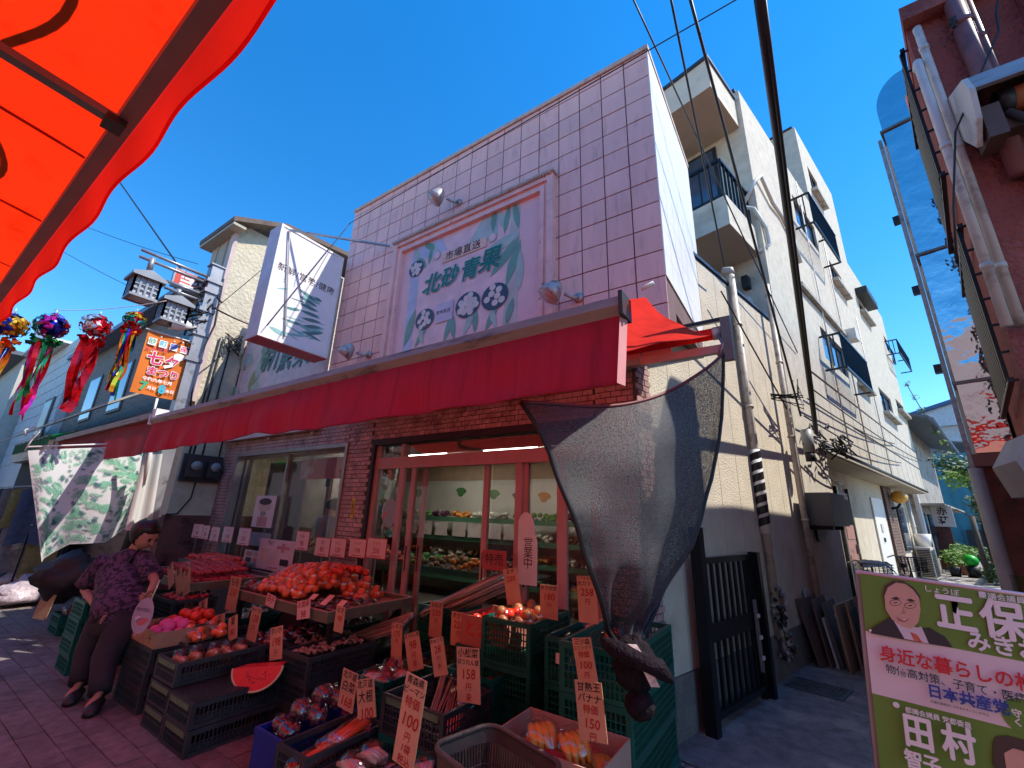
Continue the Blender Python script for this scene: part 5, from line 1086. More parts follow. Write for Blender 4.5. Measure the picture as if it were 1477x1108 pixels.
MB().tube([CS(-1.25, 20.5, 5.28), CS(-1.25, 31, 5.28)], .08, 8).build('gutter', mat('blue_gutter', (0, 0, 0)), nb); cbox(-2.2, -1.5, 21, 30, 2.35, 2.42, 'lower_eave', nbm, nb)
for k in range(5): x_ = cbox(-2.199, -2.15, 21.4+k*1.8, 22.3+k*1.8, .6, 2.1, 'window', wd_, nb); MB().obox(CS(-2.149, 21.5+k*1.8, .7), AW*.01, AD*.7, Vector((0, 0, 1.3))).build('pane', pn, x_)
cbox(-2.199, -2.1, 20.9, 21.2, 0, 5.2, 'corner_post', WHITE, nb)
cbox(-2.199, -1.7, 24, 24.06, .1, 1.7, 'red_panel', mat('maroon_plinth', (0, 0, 0)), nb)
p = CS(-1.72, 22.5, 2.02); fs_ = frame(p, AW, (0, 0, 1)); sg = thing('name_sign', 'small white hanging sign with two black characters in the far alley', 'sign', fs_); MB().box((-.28, -.36, -.05), (.28, .36, 0)).build('board', WHITE, sg, world=False); text(sg, '赤', 0, .16, .3, ink, z=.004, bold=.02); text(sg, '荘', 0, -.16, .3, ink, z=.004, bold=.02)
leafm = [mat('leaf_bright', (.16, .3, .04), .6, trans=.3, tcol=(.25, .45, .05)), mat('leaf_dark', (.035, .09, .025), .55, trans=.2, tcol=(.08, .2, .04)), mat('leaf_mid', (.08, .18, .04), .55, trans=.25, tcol=(.15, .3, .05))]
def leaves(c, r, n, sz, ax=(1, 1, 1), par=None, name='foliage', m=0, hollow=.0):
    b = MB()
    for k in range(n):
        d = Vector((R.gauss(0, 1), R.gauss(0, 1), R.gauss(0, 1))).normalized(); q = R.uniform(hollow, 1)**.5*r*(.75+.45*noise.noise(d*2+Vector(c))); p = Vector(c)+Vector((d.x*ax[0], d.y*ax[1], d.z*ax[2]))*q
        u = Vector((R.gauss(0, 1), R.gauss(0, 1), R.gauss(0, .6))).normalized()*sz*R.uniform(.6, 1.2); w = u.orthogonal().normalized()*sz*.45; b.poly([p-u, p+w, p+u, p-w])
    return b.build(name, leafm[m], par, kind='stuff')
potm = mat('terracotta', (.35, .13, .07), .8)
for i, (c_, s_, r_, m) in enumerate([(-1.75, 22.4, .42, 0), (-1.55, 23.5, .5, 0), (-1.7, 25.0, .5, 0), (-1.6, 27.0, .45, 0), (-1.2, 28.5, .4, 2)]):
    t = thing('potted_plant', ['bright bushy potted plant right beside the floor air conditioner', 'bushy potted plant behind the green pot', 'potted plant below the small white sign', 'light green potted plant further down the row', 'small dark potted plant last of the row'][i], 'plant', CS(c_, s_, 0), 'potted plants in the alley'); MB().tube([CS(c_, s_, 0), CS(c_, s_, .32)], [.13, .18], 12).build('pot', potm if i % 2 else BLACK, t); leaves(CS(c_, s_, .32+r_*.75), r_, 260, .07, par=t, m=m)
x = MB().ball(CS(-1.3, 22.6, .55), .2, 12, 8).build('green_ball_pot', mat('vivid_green', (.02, .5, .04), .4)); tag(rebase(x), 'vivid green round pot among the alley plants', 'pot'); x = MB().tube([CS(-1.3, 22.6, .0), CS(-1.3, 22.6, .37)], [.17, .2], 12).build('black_planter', BLACK); tag(rebase(x), 'black planter under the vivid green pot', 'planter')
# teal shed with house behind
ts = thing('teal_shed', 'teal metal shed closing the end of the alley', 'shed', CS(1, 37, 0)); tm = mat('teal_sheet', (.04, .2, .25), .6, var=.12, stretch=(1, 1, .3)); cbox(-3.5, 4, 37, 45, 0, 6.0, 'wall', tm, ts)
for k in range(18): cbox(-3.5+k*.42, -3.46+k*.42, 36.97, 36.999, .0, 5.9, 'rib', tm, ts)
MB().prism([CS(-3.7, 36.8, 7.2), CS(-3.7, 36.8, 7.4), CS(4.2, 36.8, 5.6), CS(4.2, 36.8, 5.4)], AD*9).build('roof', mat('pale_grey_roof', (.42, .45, .5), .5), ts)
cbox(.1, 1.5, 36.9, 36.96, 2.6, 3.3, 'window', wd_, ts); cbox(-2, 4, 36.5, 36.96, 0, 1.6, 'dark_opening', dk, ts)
hh = thing('grey_gable_house', 'pale grey house with a blue ridge above the teal shed', 'house', CS(1, 50, 0)); hm = mat('pale_grey_wall', (.42, .44, .47), .8); cbox(-7, 9, 52, 60, 0, 10.2, 'wall', hm, hh)
MB().prism([CS(-7.5, 51.5, 10.1), CS(9.5, 51.5, 10.1), CS(9.5, 51.5, 10.4), CS(1.5, 51.5, 12.9), CS(-7.5, 51.5, 10.4)], AD*9).build('roof', mat('pale_grey_roof', (0, 0, 0)), hh); MB().tube([CS(-7.5, 51.3, 10.45), CS(1.5, 51.3, 12.95), CS(9.5, 51.3, 10.45)], .2, 6).build('verge', mat('blue_verge', (.04, .1, .22), .5), hh); cbox(-4, 7, 51.9, 51.999, 8.6, 9.0, 'band', WHITE, hh)
# fence and tree on right side of far alley
fe = thing('slat_fence', 'weathered vertical slat fence on the right of the far alley', 'fence', CS(-.5, 24, 0)); fmat = mat('fence_wood', (.4, .34, .24), .8, var=.2)
for k in range(60): cbox(-.62, -.6, 20+k*.17, 20.13+k*.17, .05, .95+.03*(k % 3), 'slat', fmat, fe)
cbox(-.599, -.56, 20, 30.2, .3, .36, 'rail', fmat, fe); cbox(-.599, -.56, 20, 30.2, .75, .81, 'rail', fmat, fe)
for k, s_ in enumerate((21, 26.5, 33)): x = MB().tube([CS(-.9, s_, 0), CS(-.92, s_, 2.0)], .07, 8).build('wooden_post', mat('dark_timber', (.08, .065, .05), .8)); tag(rebase(x), ['first dark timber post nearest on the alley right edge', 'second dark timber post behind the fence start', 'farthest dark timber post on the alley right edge'][k], 'post', 'dark timber posts')
def tree(c, s, h, rad, label, n, m, lean=0):
    t = thing('garden_tree', label, 'tree', CS(c, s, 0), 'garden trees on the alley right side'); tr = MB(); top = CS(c+lean, s, h); tr.tube([CS(c, s, 0), CS(c+lean*.3, s, h*.5), top], [.1, .07, .03], 8)
    for k in range(9): a = R.uniform(0, 6.28); b0 = CS(c+lean*.5, s, h*R.uniform(.45, .9)); tr.tube([b0, b0+Vector((math.cos(a)*rad*.8, math.sin(a)*rad*.8, rad*.5))], [.035, .01], 5)
    tr.build('trunk', mat('bark', (.12, .09, .06), .9), t)
    for k in range(8): a = k*.8; leaves(CS(c+lean+math.cos(a)*rad*.55, s+math.sin(a)*rad*.55, h+rad*.35*math.sin(k*2.1)), rad*.5, n, .09, par=t, name='crown', m=(m+k) % 3 if k % 2 else 1)
tree(-.35, 22, 3.6, 1.0, 'bushy dark green tree leaning over the alley behind the pipe', 190, 1, -.35); tree(-.2, 26, 2.4, .9, 'lower green shrub tree behind the slat fence', 170, 2, -.2)
tw = MB(); base = CS(-.95, 22.5, 4.0)
pts_ = [base+AW*(-.12*k)+Vector((0, 0, .3*k+.02*k*k)) for k in range(8)]; tw.tube(pts_, .015, 5); t = thing('climbing_sprig', 'long thin leafy sprig rising against the sky at the alley end', 'plant', CS(-.9, 22.5, 0)); tw.tube([CS(-.5, 22.5, 0.0), base], .02, 5); tw.build('stem', mat('bark', (0, 0, 0)), t)
for k, p in enumerate(pts_): leaves(p, .2, 26, .06, par=t, m=(0, 2)[k % 2], name='leaf_cluster')
for k in range(5): leaves(CS(-.85, 20.5+k*1.1, .25), .3, 90, .06, par=None, m=1).name = 'ground_shrub'
for o in [o for o in COL.objects if o.name.startswith('ground_shrub')]: o['label'] = 'low green shrubs at the foot of the slat fence'; o['category'] = 'shrubs'; o['group'] = 'shrubs under the fence'

# ================================================================== RIGHT RED BUILDING
RY = 3.3; RX = YP(1328, 110, RY).x; RH = 4.95
redw = mat('red_rough_wall', (.36, .10, .08), .85, var=.14, scale=3, bump=.6, bscale=34, dirt='#4a201c', dscale=1.3, dlo=.5, dhi=.8)
rbd = thing('red_building', 'dark red rough rendered building at the right edge with pipes and duct', 'building', (RX+2, RY, 0))
MB().prism([(RX, RY, 1.9), (RX+9, RY, 1.9), (RX+12.6, 12, 1.9), tuple(CS(.25, 14, 0).xy)+(1.9,), tuple(CS(.11, 6.3, 0).xy)+(1.9,)], (0, 0, RH-1.9)).build('wall', redw, rbd)
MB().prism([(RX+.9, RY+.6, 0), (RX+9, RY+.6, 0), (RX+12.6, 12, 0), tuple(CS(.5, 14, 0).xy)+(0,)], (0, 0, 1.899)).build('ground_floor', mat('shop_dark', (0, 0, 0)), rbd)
MB().prism([(RX-.03, RY-.1, RH), (RX+9, RY-.1, RH), (RX+12.7, 12, RH), tuple(CS(.22, 14, 0).xy)+(RH,), tuple(CS(.09, 6.3, 0).xy)+(RH,)], (0, 0, .12)).build('roof_edge', redw, rbd)
MB().box((RX+.5, RY-.12, 3.3), (RX+.95, RY-.001, RH-.001)).build('pilaster', redw, rbd)
def rp(px, py, dy=-.08): return YP(px, py, RY+dy)
def rpipe(pxa, pya, pxb, pyb, r, m, label, dy=-.1, bend=True):
    a, b = rp(pxa, pya, dy), rp(pxb, pyb, dy); x = (a.x+b.x)/2; t = thing('wall_pipe', label, 'pipe', (x, RY+dy, b.z), 'pipes on the red building')
    pts = [(x, RY+dy, b.z), (x, RY+dy, a.z)]
    if bend: pts += [(x+.01, RY+dy+.03, a.z+.05), (x+.02, RY+dy+.1, a.z+.06)]
    MB().tube(pts, r, 12).build('pipe', m, t)
    z = b.z+.35
    while z < a.z: MB().tube([(x, RY+dy, z), (x, RY+dy, z+.035)], r*1.16, 12).build('socket', m, t); z += .85
    return t
wp = mat('pipe_cream', (.60, .57, .52), .45, var=.05, dirt='#8b8178', dscale=5); rpm = mat('pipe_maroon', (.23, .085, .08), .4, dirt='#5b3a36', dscale=7)
rpipe(1322, 95, 1456, 470, .024, wp, 'left cream pipe bending into the red wall lower down', -.12); rpipe(1322, 45, 1476, 470, .023, wp, 'right cream pipe starting higher on the red wall', -.06)
rpipe(1345, -60, 1480, 250, .05, rpm, 'thick maroon pipe passing behind the awning case', -.07, False); rpipe(1375, -60, 1500, 280, .028, rpm, 'thin maroon pipe beside the thick one', -.05, False)
# awning case
acz = (YP(1385, 110, RY-.35).z+YP(1477, 70, RY-.35).z)/2; acx = YP(1385, 110, RY-.3).x
cs_ = thing('awning_case', 'retracted street awning in a cream metal case on the red wall', 'awning case', (acx, RY-.3, acz)); gy = mat('case_grey', (.36, .36, .36), .45, .2, dirt='#77716a', dscale=4, stretch=(1, 5, 5))
MB().prism([(acx, RY-.001, acz+.12), (acx, RY-.30, acz), (acx, RY-.34, acz-.12), (acx, RY-.30, acz-.3), (acx, RY-.2, acz-.42), (acx, RY-.001, acz-.15)], (.025, 0, 0)).build('end_plate', wp, cs_)
MB().prism([(acx+.026, RY-.001, acz+.12), (acx+.026, RY-.30, acz), (acx+.026, RY-.34, acz-.12), (acx+.026, RY-.31, acz-.12), (acx+.026, RY-.27, acz-.02), (acx+.026, RY-.001, acz+.09)], (3.2, 0, 0)).build('hood', gy, cs_)
MB().tube([(acx+.2, RY-.16, acz-.15), (acx+3, RY-.16, acz-.15)], .075, 14).build('fabric_roll', mat('orange_roll', (.5, .22, .1), .7), cs_); MB().tube([(acx+.14, RY-.16, acz-.15), (acx+.2, RY-.16, acz-.15)], .082, 14).build('roll_end', BLACK, cs_)
MB().box((acx+.05, RY-.2, acz-.36), (acx+2.6, RY-.12, acz-.29)).build('torsion_bar', mat('rust_bracket', (.1, .06, .045), .6), cs_); MB().box((acx+.04, RY-.26, acz-.42), (acx+.12, RY-.1, acz-.2)).build('bracket', mat('rust_bracket', (0, 0, 0)), cs_)
MB().tube([(acx+.16, RY-.2, acz-.25), (acx+.3, RY-.32, acz-.6), (acx+.42, RY-.4, acz-.95)], .022, 7).build('crank_rod', mat('rust_bracket', (0, 0, 0)), cs_)
MB().tube([(acx+.62, RY-.15, acz-.35), (acx+.22, RY-.12, acz-.8)], .045, 8).build('folded_arm', rpm, cs_)
cw = [rp(1440, -10, -.1), rp(1437, 20, -.12), rp(1441, 45, -.12), rp(1378, 190, -.2), rp(1375, 300, -.2), rp(1380, 380, -.15)]; wire_run('hanging_wire', cw, .006, 'thin black wire hanging down across the cream pipes')
wire_run('taped_wire_knot', [rp(1375+math.cos(k*1.7)*4, 25+k*1.2, -.14) for k in range(12)], .012, 'knot of taped wires hanging off the maroon pipes')
# window grille on alley-side wall
gs = thing('window_grille', 'tall black window grille on the alley side of the red building', 'window grille', (RX, RY+.5, 2.2))
for zc in ((2.35, 3.35), (3.75, 4.85)):
    for k in range(9): p = (CS(.155-.02*(.12+k*.14)-.025, 3.42+.12+k*.14)); MB().bar(p+Vector((0, 0, zc[0])), p+Vector((0, 0, zc[1])), .018).build('bar', rail_m, gs)
    for z in zc: MB().bar(CS(.14, 3.5, z), CS(.09, 4.7, z), .025).build('rail', rail_m, gs)
    for k in range(7): z = zc[0]+(zc[1]-zc[0])*k/6; MB().bar(CS(.135, 3.53, z), CS(.17, 3.53, z), .012).build('bar', rail_m, gs)
# stainless duct
mir = mat('duct_stainless', (.62, .64, .66), .06, 1., var=.05, bump=.4, bscale=2.6)
DY = 5.0; dxl, dxr = YP(1378, 554, DY).x, YP(1432, 547, DY).x; dz1 = YP(1262, 150, DY).z
du = thing('exhaust_duct', 'tall mirror-like stainless exhaust duct climbing the red building', 'duct', (dxl, DY, 2.2))
dzb = YP(1430, 655, DY).z; js = [dzb, YP(1400, 551, DY).z, YP(1340, 365, DY).z, YP(1290, 185, DY).z]
for a, e in zip(js[:-1], js[1:]):
    MB().box((dxl+.004, DY, a+.012), (dxr-.004, DY+.42, e-.012)).build('duct_section', mir, du); MB().box((dxl-.02, DY-.02, e-.012), (dxr+.02, DY+.44, e+.012)).build('flange', mat('flange_steel', (.2, .18, .16), .4, .7), du)
bend = [(dxl, js[-1]+.013)]+[(dxr+.02-(dxr+.02-dxl)*math.cos(t), js[-1]+.25+(dxr-dxl+.15)*math.sin(t)) for t in [PI/2*k/10 for k in range(11)]]+[(dxr+.9, js[-1]+.25+dxr-dxl+.15), (dxr+.9, js[-1]+.3), (dxr, js[-1]+.3), (dxr, js[-1]+.013)]
MB().prism([(x, DY, z) for x, z in bend], (0, .42, 0)).build('elbow', mir, du)
MB().box((dxl-.06, DY+.1, dzb-.3), (dxl-.03, DY+.16, js[-1])).build('side_channel', gy, du); MB().box((dxl-.03, DY+.22, dzb), (dxl-.005, DY+.3, js[-1])).build('side_channel', WHITE, du)
for a in (2.9, 3.7, 4.5): MB().box((dxl-.11, DY+.1, a), (dxl-.061, DY+.16, a+.08)).build('side_bracket', DMETAL, du); MB().tube([(dxr, DY-.01, a+.3), (dxr+.25, DY-.15, a+.38)], .012, 6).build('brace', STEEL, du)
MB().box((dxl-.02, DY-.05, dzb-.1), (dxr+.3, DY+.45, dzb-.001)).build('base_ledge', mat('rust_ledge', (.22, .09, .07), .7), du)
M_ = Matrix.Translation((dxl, DY, 2.2)) @ Matrix.Rotation(math.radians(-16), 4, 'Z'); du.matrix_world = M_
# lower column and grey pipe
a, b = YP(1420, 700, DY), YP(1470, 700, DY); x = MB().box((a.x, DY, 0), (a.x+.34, DY+.3, dzb-.101)).build('red_column', mat('maroon_column', (.2, .05, .035), .6, dirt='#3a1a14', dscale=4)); tag(rebase(x), 'maroon steel column under the stainless duct', 'column')
x = MB().tube([(YP(1430, 757, DY-.1).x, DY-.1, 0), (YP(1430, 757, DY-.1).x, DY-.1, dzb-.12)], .045, 10).build('grey_downpipe', mat('downpipe_grey', (.3, .27, .25), .5)); tag(rebase(x), 'grey down pipe in front of the maroon column', 'pipe')
p = YP(1455, 668, RY-.1); x = MB().prism([(p.x, RY-.2, p.z), (p.x+.04, RY-.2, p.z-.16), (p.x+1.4, RY-.2, p.z-.16), (p.x+1.4, RY-.2, p.z+.2), (p.x+.08, RY-.2, p.z+.14)], (0, .35, 0)).build('shutter_box', mat('concrete_box', (.36, .34, .31), .8)); tag(rebase(x), 'grey shutter box at the right edge below the duct', 'shutter box')
cr_ = thing('clear_crate', 'clear plastic case with a pink edge standing behind the green campaign banner', 'crate', G(1455, 840, .9)); q = G(1462, 850, 1.3); MB().box((q.x-.0, q.y, q.z-.1), (q.x+.3, q.y+.01, q.z+.06)).build('panel', glass_mat('clear_plastic', (.8, .8, .8), .1), cr_)

# ================================================================== CAMPAIGN BANNER
bd = -ray(-300, 612).normalized(); ba = YP(1240, 828, 2.2); bn = bd.cross(Vector((0, 0, 1))).normalized(); BZ = ba.z
FB = frame(ba, bd, (0, 0, 1))
cb2 = thing('campaign_banner', 'green, white and green campaign banner with large white characters at the alley mouth', 'banner', FB)
def bl(px, py): p = NP(px, py, bn, bn.dot(ba)); q = FB.inverted() @ p; return (q.x, q.y)
bwid, bhei = 1.15, 1.28
bgn = mat('campaign_green', (.13, .26, .035), .5, var=.03); bpk = mat('campaign_white', (.72, .62, .66), .5, var=.02)
def bq(u0, u1, v0, v1, m, z, n=14):
    return MB().grid(lambda u, v: (u0+u*(u1-u0), v0+v*(v1-v0), z+.004*math.sin((u0+u*(u1-u0))*9+(v0+v*(v1-v0))*5)), n, 8).build('cloth', m, cb2, world=False)
vA = (bl(1257, 912)[1]); vB = bl(1277, 1005)[1]
bq(0, bwid, vA, 0, bgn, 0); bq(0, bwid, vB, vA, bpk, 0); bq(0, bwid, -bhei, vB, bgn, 0)
MB().tube([(-.01, 0.005, -.01), (bwid, 0.005, -.01)], .008, 6).build('rod', WHITE, cb2, world=False)
for x in (.0, .4, .8, 1.12):
    MB().box((x-.012, -BZ+.01+x*.07, -.03), (x+.012, .0, -.012)).build('stake', mat('stake_grey', (.3, .3, .3), .5), cb2, world=False)
W = mat('campaign_letter_white', (.82, .78, .8), .5, var=.0); rd_ = mat('campaign_red', (.6, .02, .03), .5, var=0); bk2 = mat('campaign_black', (.03, .03, .035), .5, var=0); bl_ = mat('campaign_blue', (.03, .05, .3), .5, var=0)
Z = .006
def bt(s, px, py, hpx, m, bold=.03, sx=1., space=1., rot=None):
    x, y = bl(px, py); x2, y2 = bl(px, py-hpx); return text(cb2, s, x, y, abs(y2-y), m, z=Z, bold=bold, sx=sx, space=space)
_zi = [0]
def bt(s, px, py, hpx, m, bold=.03, sx=1., space=1., rot=None):
    _zi[0] += 1; x, y = bl(px, py); x2, y2 = bl(px, py-hpx); h_ = abs(y2-y); fat = .022*h_ if hpx > 20 else 0
    for k_, (ox, oy) in enumerate(((0, 0), (fat, 0), (-fat, 0), (0, fat), (0, -fat)) if fat else ((0, 0),)): t_ = text(cb2, s, x+ox, y+oy, h_, m, z=Z+.0014*_zi[0]+.00025*k_, bold=0.008, sx=sx, space=space)
    return t_
def btl(s, px, py, hpx, m, bold=.03):
    _zi[0] += 1; x, y = bl(px, py); x2, y2 = bl(px, py-hpx); h = abs(y2-y); return text(cb2, s, x+h*len(s)*.45, y, h, m, z=Z+.0014*_zi[0], bold=bold, sx=.9)
bt('正', 1377, 887, 54, W, .03, .86); bt('保', 1446, 898, 58, W, .03, .86); bt('みきお', 1446, 933, 29, W, .03, .95); bt('しょうぼ', 1356, 852, 10, W, .01); bt('区議会議員', 1442, 862, 10, W, .015)
flat(cb2, ell(*bl(1416, 857), .009, .009), W, Z, 'disc'); flat(cb2, ell(*bl(1255, 909), .004, .004), W, Z, 'disc')
btl('身近な暮らしの相談相手', 1267, 941, 23, rd_, .025); btl('物価高対策、子育て・医療介護の充実', 1276, 963, 14, bk2, .01); btl('日本共産党', 1335, 994, 20, bl_, .03); btl('区議会議員団と力をあわせくらしを守る', 1340, 1009, 4, bk2, .01)
btl('都議会議員 党都委員', 1300, 1020, 9, W, .015); flat(cb2, ell(*bl(1292, 1016), .009, .009), W, Z, 'disc')
bt('田', 1322, 1056, 50, W, .03, .76); bt('村', 1380, 1073, 52, W, .03, .78); bt('智', 1315, 1093, 27, W, .025, .85); bt('子', 1341, 1100, 27, W, .025, .85)
e_ = bl(1476, 1034); flat(cb2, ell(e_[0], e_[1], .05, .05, 30), bgn, Z-.001, 'disc'); text(cb2, '守ろう\nくらし', e_[0], e_[1], .024, W, z=Z+.03, bold=.02)
# printed portrait (flat print)
sk = mat('print_skin', (.62, .36, .27), .5, var=.1, scale=12); hr = mat('print_hair', (.06, .035, .03), .5); st = mat('print_suit', (.03, .025, .035), .5); sw = mat('print_shirt', (.7, .62, .66), .5); ti = mat('print_tie', (.6, .12, .08), .5, var=.5, scale=60); shd = mat('print_cheek', (.5, .25, .18), .5); 
def bpoly(pts, m, z): return flat(cb2, [bl(*p) for p in pts], m, z, 'portrait')
bpoly([(1255, 913), (1258, 906), (1284, 890), (1297, 896), (1322, 906), (1340, 905), (1362, 918), (1374, 934), (1318, 925)], st, .0062)
bpoly([(1285, 889), (1300, 897), (1322, 905), (1328, 903), (1339, 928), (1304, 921)], sw, .0066); bpoly([(1312, 911), (1321, 914), (1330, 926), (1318, 924)], ti, .0070)
bpoly([(1273, 858), (1276, 845), (1288, 837), (1303, 838), (1317, 847), (1327, 860), (1326, 870), (1276, 872)], hr, .0064)
bpoly([(1275, 860), (1280, 847), (1292, 840), (1305, 842), (1316, 850), (1325, 862), (1327, 880), (1324, 897), (1314, 907), (1300, 903), (1286, 893), (1277, 879)], sk, .0068)
for pts in ([(1284, 863), (1292, 860), (1298, 864), (1291, 865)], [(1306, 865), (1313, 863), (1320, 867), (1313, 868)]): bpoly(pts, hr, .0074)
for cx_, cy_ in ((1291, 869), (1312, 873)):
    bpoly([(cx_+8.5*math.cos(t), cy_+4.5*math.sin(t)) for t in [2*PI*k/16 for k in range(16)]], hr, .0076); bpoly([(cx_+7.6*math.cos(t), cy_+3.7*math.sin(t)) for t in [2*PI*k/16 for k in range(16)]], sk, .0080); bpoly([(cx_+3.2*math.cos(t), cy_+.9*math.sin(t)) for t in [2*PI*k/12 for k in range(12)]], bk2, .0084)
bpoly([(1300, 872), (1302, 880), (1298, 884), (1306, 885)], shd, .0082); bpoly([(1292, 889), (1300, 893), (1311, 892), (1304, 897), (1296, 895)], mat('print_lip', (.45, .12, .1), .5), .0082)
bpoly([(1294, 890), (1301, 893), (1309, 892), (1303, 894.5)], W, .0086)
bpoly([(1432, 1070), (1436, 1062), (1452, 1060), (1477, 1066), (1490, 1080), (1490, 1120), (1440, 1120), (1431, 1100)], hr, .0062); bpoly([(1447, 1085), (1460, 1078), (1480, 1084), (1488, 1120), (1452, 1120)], sk, .0068)

# ================================================================== BLACK SHADE NET
netm = bpy.data.materials.new('shade_net'); netm.use_nodes = True
def mknet():
    N = netm.node_tree.nodes; L = netm.node_tree.links; b = N['Principled BSDF']; b.inputs['Base Color'].default_value = (.035, .035, .04, 1); b.inputs['Roughness'].default_value = .55; b.inputs['Specular IOR Level'].default_value = .35
    tc = N.new('ShaderNodeTexCoord'); mp = N.new('ShaderNodeMapping'); mp.inputs['Scale'].default_value = (230, 230, 330); L.new(tc.outputs['Object'], mp.inputs[0]); nz = N.new('ShaderNodeTexNoise'); nz.inputs['Scale'].default_value = 1; nz.inputs['Detail'].default_value = 3; L.new(mp.outputs[0], nz.inputs['Vector'])
    n3 = N.new('ShaderNodeTexNoise'); n3.inputs['Scale'].default_value = 5; n3.inputs['Detail'].default_value = 3; L.new(tc.outputs['Object'], n3.inputs['Vector'])
    cr = N.new('ShaderNodeValToRGB'); cr.color_ramp.elements[0].position = .42; cr.color_ramp.elements[0].color = (.005, .005, .007, 1); cr.color_ramp.elements[1].position = .66; cr.color_ramp.elements[1].color = (.085, .085, .095, 1); L.new(nz.outputs[0], cr.inputs[0]); L.new(cr.outputs[0], b.inputs['Base Color'])
    bp2 = N.new('ShaderNodeBump'); bp2.inputs['Strength'].default_value = .8; bp2.inputs['Distance'].default_value = .004; L.new(nz.outputs[0], bp2.inputs['Height']); L.new(bp2.outputs[0], b.inputs['Normal'])
    gt2 = N.new('ShaderNodeMath'); gt2.operation = 'GREATER_THAN'; gt2.inputs[1].default_value = .42; L.new(nz.outputs[0], gt2.inputs[0]); L.new(gt2.outputs[0], b.inputs['Alpha'])
mknet()
nt_ = thing('shade_net', 'black shade net hung from the awning end and gathered into a big knot', 'net', (-.9, 2.3, 1))
TL, TR = YP(752, 580, AY+.03), YP(1043, 508, RYr-.1)
KN = YP(903, 925, 2.05)
# edges measured by sight line and by depth along the side of the awning
Lp = [(752, 580), (790, 655), (822, 740), (850, 820), (877, 900), (888, 930)]; Rp = [(1043, 510), (1042, 600), (1030, 690), (1000, 790), (955, 860), (925, 922)]
Ly = [1.5, 1.55, 1.6, 1.7, 1.9, 2.0]; Ry = [3.12, 3.1, 3.0, 2.75, 2.4, 2.1]
def itp(a, t): k = t*(len(a)-1); i = min(int(k), len(a)-2); f_ = k-i; return a[i]*(1-f_)+a[i+1]*f_ if not isinstance(a[0], tuple) else tuple(a[i][j]*(1-f_)+a[i+1][j]*f_ for j in range(2))
def netp(u, v):
    l = YP(*itp(Lp, v), itp(Ly, v)); r = YP(*itp(Rp, v), itp(Ry, v)); p = l.lerp(r, u)
    dip = .16*math.sin(PI*u)*(1-v)**3; nrm = Vector((.85, -.45, 0)); am = math.sin(PI*min(1, v*1.1+.05))
    f_ = .035*math.sin(u*16+v*3)*v*(1-.4*v)+.02*math.sin(u*37+v*7)*v+.10*math.sin(PI*u)*am+.05*noise.noise(Vector((u*4, v*4, 3)))
    return p-Vector((0, 0, dip))+nrm*f_
MB().grid(netp, 80, 70).build('net', netm, nt_)
MB().tube([Vector(netp(0, i/40)) for i in range(41)], .012, 6).build('edge_cord', BLACK, nt_); MB().tube([Vector(netp(i/40, 0)) for i in range(41)], .01, 6).build('edge_cord', mat('net_hem', (.12, .015, .02), .6), nt_); MB().tube([Vector(netp(1, i/40)) for i in range(41)], .012, 6).build('edge_cord', BLACK, nt_)
kc = YP(915, 958, 1.95)
knm = mat('net_knot', (.014, .009, .013), .85, spec=.15, var=.4, scale=30, bump=.4, bscale=50)
MB().ball(kc, .095, 26, 20, lambda d: .9+.14*noise.noise(d*2.5)+.06*math.sin(8*math.atan2(d.y, d.x)+3*d.z), (1, 1, 1.15)).build('knot', knm, nt_)
MB().ball(kc+Vector((.02, -.02, -.13)), .065, 18, 12, lambda d: .9+.16*noise.noise(d*3.1), (1, 1, .9)).build('knot', knm, nt_)
MB().tube([kc+Vector((-.13, 0, .06)), kc+Vector((-.02, -.15, .08)), kc+Vector((.12, -.06, .02)), kc+Vector((.12, .06, -.04))], [.02, .035, .035, .02], 8).build('wrap', knm, nt_)
MB().grid(lambda u, v: kc+Vector((.02+.028*u+.07*v, -.125+.02*u+.04*v*v, .10-.08*v-.06*v*v)), 5, 8).build('pale_strip', mat('pale_band', (.6, .45, .42), .5, var=.3, scale=60), nt_)
# ================================================================== CANOPY OVER THE CAMERA SIDE
cm = mat('canopy_cloth', (.5, .03, .012), .8, var=.06, scale=3, bump=.05, trans=.85, tcol=(.82, .022, .003), dirt='#5a0a04', dscale=3.5, dlo=.55, dhi=.8)
cnz = 3.0; c0_, c1_ = G(0, 390, cnz), G(330, 0, cnz); yb = (G(60, 330, cnz).y+G(300, 40, cnz).y)/2
cn = thing('overhead_canopy', 'glowing orange-red canopy sheet with grey edge bar overhead at upper left', 'canopy', (-3, 0, cnz))
MB().grid(lambda u, v: (-7+u*8.5, yb-.02-v*3.2, cnz+.06+v*.55-.05*math.sin(PI*v*2)*math.sin(u*40)*.3), 60, 12).build('cloth', cm, cn)
cbar = mat('canopy_bar', (.16, .12, .12), .5, .3)
MB().box((-7, yb-.03, cnz-.02), (1.5, yb+.025, cnz+.04)).build('edge_bar', cbar, cn)
vr = mat('canopy_valance', (.55, .012, .012), .75, var=.1, scale=2, trans=.75, tcol=(1., .018, .008))
def vfn(u, v):
    x = -7+u*8.5; d = .13+.03*math.sin(x*1.9+1.2)+.03*noise.noise(Vector((x*1.7, 0, 4))); w = .02*math.sin(x*9)*v
    return (x, yb+.035+v*.03+w*.5, cnz+.045-v*(.15+d*.55))
MB().grid(vfn, 160, 8).build('valance', vr, cn); MB().tube([Vector(vfn(i/160, 1)) for i in range(161)], .006, 5).build('hem', vr, cn)
r0 = G(0, 115, cnz+.03); r1 = G(165, 165, cnz+.0)
